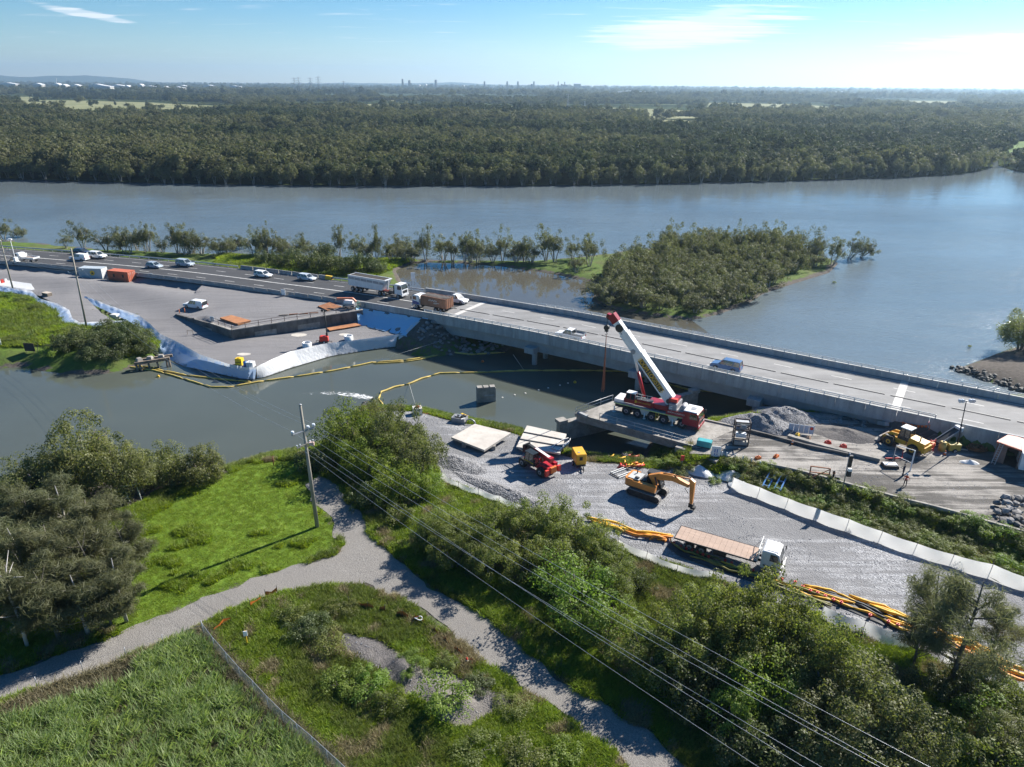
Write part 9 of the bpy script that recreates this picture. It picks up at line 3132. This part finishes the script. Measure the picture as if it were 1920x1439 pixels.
for k in range(5):
 MB().box((-.8 + .4 * k, 0, .79), (.3, 1.25, .06)).build('slat', mat('pale_slat', (0.55, 0.48, 0.4), (0.42, 0.36, 0.3), 3, 0.9) if k == 0 else bpy.data.materials['pale_slat'], t)
t = thing('trestle', 'small dark trestle beside the abutment shadow', 'trestle', pp(357, 628))
MB().bar((-.6, 0, 0), (-.5, 0, .9), .07).bar((.6, 0, 0), (.5, 0, .9), .07).bar((-.6, 0, .9), (.6, 0, .9), .08).build('frame', M_TIMB, t)
p = pp(52, 541, .02)
o = patch('pale_hardstand', GL([(-60, 528), (20, 526), (58, 532), (64, 541), (40, 546), (-60, 543)], 2.5), 1.0, .06, M_SHW, .2, lambda x, y: zland(x, y, False))
for px, py, r_ in ((560, 629, 1.0), (646, 628, .7), (458, 665, .8)):
 c_ = pp(px, py)
 n = 12
 poly_ = [(c_.x + math.cos(2 * PI * i / n) * r_ * 1.6, c_.y + math.sin(2 * PI * i / n) * r_) for i in range(n)]
 patch('pale_dust_patch', poly_, .5, .06, mat('pale_dust', (0.5, 0.46, 0.4), (0.42, 0.39, 0.35), 2, 0.9), .2, lambda x, y: zland(x, y, False))
# ------------------------------------------------------------------ foreground fences
b0 = GZ(383, 1196)
fence_px = [(383, 1196), (404, 1224), (428, 1252), (452, 1280), (478, 1306), (505, 1336), (533, 1364), (560, 1388), (588, 1412), (616, 1438), (650, 1470)]
t = thing('chain_link_fence', 'grey chain link fence running down between the two grass fields', 'fence', (0, 0, 0))
P = [GZ(x, y) for x, y in fence_px]
HF = 1.7
for i, p in enumerate(P):
 MB().cyl(p + Vector((0, 0, -.2)), p + Vector((0, 0, HF + (.25 if i == 0 else 0))), .045 if i == 0 else .03, n=6).build('post', M_GALV, t)
for a, c in zip(P[:-1], P[1:]):
 MB().bar(a + Vector((0, 0, HF)), c + Vector((0, 0, HF)), .03).build('top_wire', M_GALV, t)
 V, Q = [], []
 L = (c - a).length
 n = int(L / .09)
 wdt = .011
 dxy = (c - a) / L
 for k in range(-int(HF / .09), n):
  for sgn in (1, -1):
   s0, s1 = k * .09, k * .09 + HF
   z0, z1 = (0, HF) if sgn > 0 else (HF, 0)
   c0, c1 = max(s0, 0), min(s1, L)
   if c1 <= c0:
    continue
   za = z0 + (z1 - z0) * (c0 - s0) / HF
   zb_ = z0 + (z1 - z0) * (c1 - s0) / HF
   A, B = a + dxy * c0 + Vector((0, 0, za)), a + dxy * c1 + Vector((0, 0, zb_))
   i0 = len(V)
   V += [A[:], (A + Vector((0, 0, wdt * 2)))[:], (B + Vector((0, 0, wdt * 2)))[:], B[:]]
   Q.append((i0, i0 + 1, i0 + 2, i0 + 3))
 o = link('wire_mesh', np_mesh('wire_mesh', V, Q), mat('dull_zinc_wire', (0.50, 0.53, 0.53), (0.42, 0.45, 0.45), 3, 0.5, 0.2) if 'dull_zinc_wire' not in bpy.data.materials else bpy.data.materials['dull_zinc_wire'], t)
 o['kind'] = 'stuff'
t = thing('picket_fence_line', 'row of thin star pickets along the near edge of track', 'fence', (0, 0, 0))
q = [pp(x, y) for x, y in ((72, 1292), (157, 1262), (238, 1235), (308, 1212), (383, 1190), (-12, 1320))]
for p in q:
 MB().cyl(p, p + Vector((0, 0, 1.35)), .03, n=5).build('picket', M_GALV, t)
for a, c in zip(q[:-2], q[1:-1]):
 MB().bar(a + Vector((0, 0, 1.1)), c + Vector((0, 0, 1.1)), .012).build('wire', M_GALV, t)
def bunting(label, pxs, h_=.75):
 t = thing('orange_mesh_fence', label, 'fence', (0, 0, 0))
 q = [pp(x, y) for x, y in pxs]
 for p in q:
  MB().cyl(p, p + Vector((0, 0, h_ + .2)), .025, n=5).build('picket', M_TRIM, t)
 for a, c in zip(q[:-1], q[1:]):
  n = max(2, int((c - a).length / .5))
  V, Q = [], []
  for i in range(n + 1):
   f = i / n
   p = a.lerp(c, f)
   s = math.sin(f * PI) * .3
   lo = h_ * random.uniform(.1, .4) - s
   V += [(p.x, p.y, p.z + lo), (p.x + .05, p.y, p.z + h_ - s)]
  Q = [(2 * i, 2 * i + 2, 2 * i + 3, 2 * i + 1) for i in range(n) if random.random() < .62]
  if Q:
   link('mesh_strip', np_mesh('mesh_strip', V, Q), M_ORG, t)
bunting('sagging orange mesh fence from fence corner to the track bend', [(392, 1192), (420, 1172), (445, 1158), (470, 1140), (498, 1120), (520, 1112)])
bunting('broken orange mesh fence through the weeds beside the track', [(655, 1135), (690, 1145), (722, 1150), (755, 1160), (785, 1168)], .9)
bunting('low orange mesh fence running down to the red cone', [(790, 1168), (815, 1188), (835, 1205), (858, 1225), (885, 1245)], .6)
t = thing('traffic_cone', 'red and white cones lying at the end of orange mesh', 'traffic cone', pp(884, 1247), .4)
MB().cyl((0, 0, .15), (.6, .1, .15), .2, .05, 10).cyl((-.3, .3, 0), (-.3, .3, .7), .2, .05, 10).build('body', M_REDF, t)
MB().cyl((-.3, .3, .3), (-.3, .3, .48), .145, .10, 10).build('white_band', M_WHITE, t)
t = thing('hose_loop', 'pale hose loop hung on the weeds near the track', 'hose', pp(785, 1170, .5))
MB().tube([(math.cos(a_) * .35, math.sin(a_) * .2, .1 * math.sin(a_ * 2) + .2) for a_ in np.linspace(0, 6.1, 16)], .05, 5).build('hose', M_STEELW, t)
t, w, h_ = board('sign', 'small pale sign on a yellow stake in the grass', 'sign', 464, 1212, 1184, 8, M_WHITE, M_YEL, R(10), frac=.3, posts=1)
b0 = pp(246, 941)
t = thing('empty_sign_stand', 'pale empty sign frame on two posts at muddy shore', 'frame', b0, R(8))
h_ = hgt(b0, 246, 912)
MB().bar((-.15, 0, -.1), (-.45, 0, h_), .09).build('post', M_STEELW, t)
MB().bar((1.15, .1, 0), (.95, .1, h_), .09).build('post', M_STEELW, t)
MB().bar((-.9, 0, h_), (1.35, .1, h_ + .15), .09).build('top_rail', M_STEELW, t)
for k in range(12):
 MB().bar((-.75 + .18 * k, .05, h_ * .45 + random.uniform(0, .3)), (-.75 + .18 * k, .05, h_ + .05), .02).build('hanging_wire', M_PICK, t)
mound('grit_pile', 'small pale grit pile at the foot of sign frame', 'grit pile', 258, 938, 1.2, 1.1, .6, .25, mat('pale_grit', (0.42, 0.36, 0.3), (0.32, 0.27, 0.23), 3, 0.95), 0, 31.0)
t = thing('marker_post', 'dark red marker post on the grassy bank top', 'post', pp(513, 873))
MB().cyl((0, 0, 0), (0, 0, 1.4), .06, n=6).build('stake', mat('dark_red_stake', (0.2, 0.05, 0.04), (0.15, 0.04, 0.03), 3, 0.7), t)
t = thing('fallen_log', 'pale log lying in the weeds at bottom left', 'log', pp(12, 1352, .15))
MB().tube([(-.6, -.4, .1), (.4, 0, .2), (1.8, .6, .15)], [.12, .13, .1], 7).build('trunk', M_PALE, t)
t = thing('orange_post_marker', 'orange topped marker post in weeds below the abutment', 'post', pp(1278, 874))
MB().cyl((0, 0, 0), (0, 0, 1.3), .05, n=6).build('stake', M_GALV, t)
MB().box((0, 0, 1.2), (.45, .1, .7)).build('flag', M_REDF, t)
# white water below the outfall: foam lying on the creek
def foam_mat():
 m, nt, out = _nt('creek_foam')
 tc = nd(nt, 'ShaderNodeNewGeometry').outputs['Position']
 at = nd(nt, 'ShaderNodeAttribute', attribute_name='dense')
 n1_ = noise_tex(nt, tc, 1.5, 10, .74, (.6, 1.2, 1))
 ad = nd(nt, 'ShaderNodeMath', operation='ADD')
 nt.links.new(n1_, ad.inputs[0])
 nt.links.new(at.outputs['Fac'], ad.inputs[1])
 f = mrange(nt, ad.outputs[0], .96, 1.10)
 p = nd(nt, 'ShaderNodeBsdfPrincipled')
 p.inputs['Base Color'].default_value = (.72, .73, .72, 1)
 p.inputs['Roughness'].default_value = .8
 tr = nd(nt, 'ShaderNodeBsdfTransparent')
 ms = nd(nt, 'ShaderNodeMixShader')
 nt.links.new(f, ms.inputs[0])
 nt.links.new(tr.outputs[0], ms.inputs[1])
 nt.links.new(p.outputs[0], ms.inputs[2])
 nt.links.new(ms.outputs[0], out.inputs[0])
 return m
cl = [G(x, y, .03) for x, y in ((698, 747), (670, 742), (640, 738), (610, 737), (580, 738), (545, 738))]
wd_ = [1.0, 2.2, 2.6, 2.3, 1.6, .5]
V, Dn = [], []
cl2 = resample_n(cl, 36)
for i, p in enumerate(cl2):
 f = i / 35
 w = float(np.interp(f * 5, range(6), wd_))
 for j in range(9):
  g_ = j / 4 - 1
  V.append((p.x, p.y + g_ * w, .03))
  Dn.append(.60 - .42 * abs(g_) ** 1.7 - .22 * f - (.3 if abs(g_) == 1 else 0))
Q = [(i * 9 + j, i * 9 + 9 + j, i * 9 + 10 + j, i * 9 + 1 + j) for i in range(35) for j in range(8)]
o = link('creek_foam', np_mesh('creek_foam', V, Q, {'dense': Dn}), foam_mat())
if o.data.polygons[0].normal.z < 0:
 o.data.flip_normals()
tag(o, 'streak of white churned foam drifting from the outfall rocks', None, None, 'stuff')
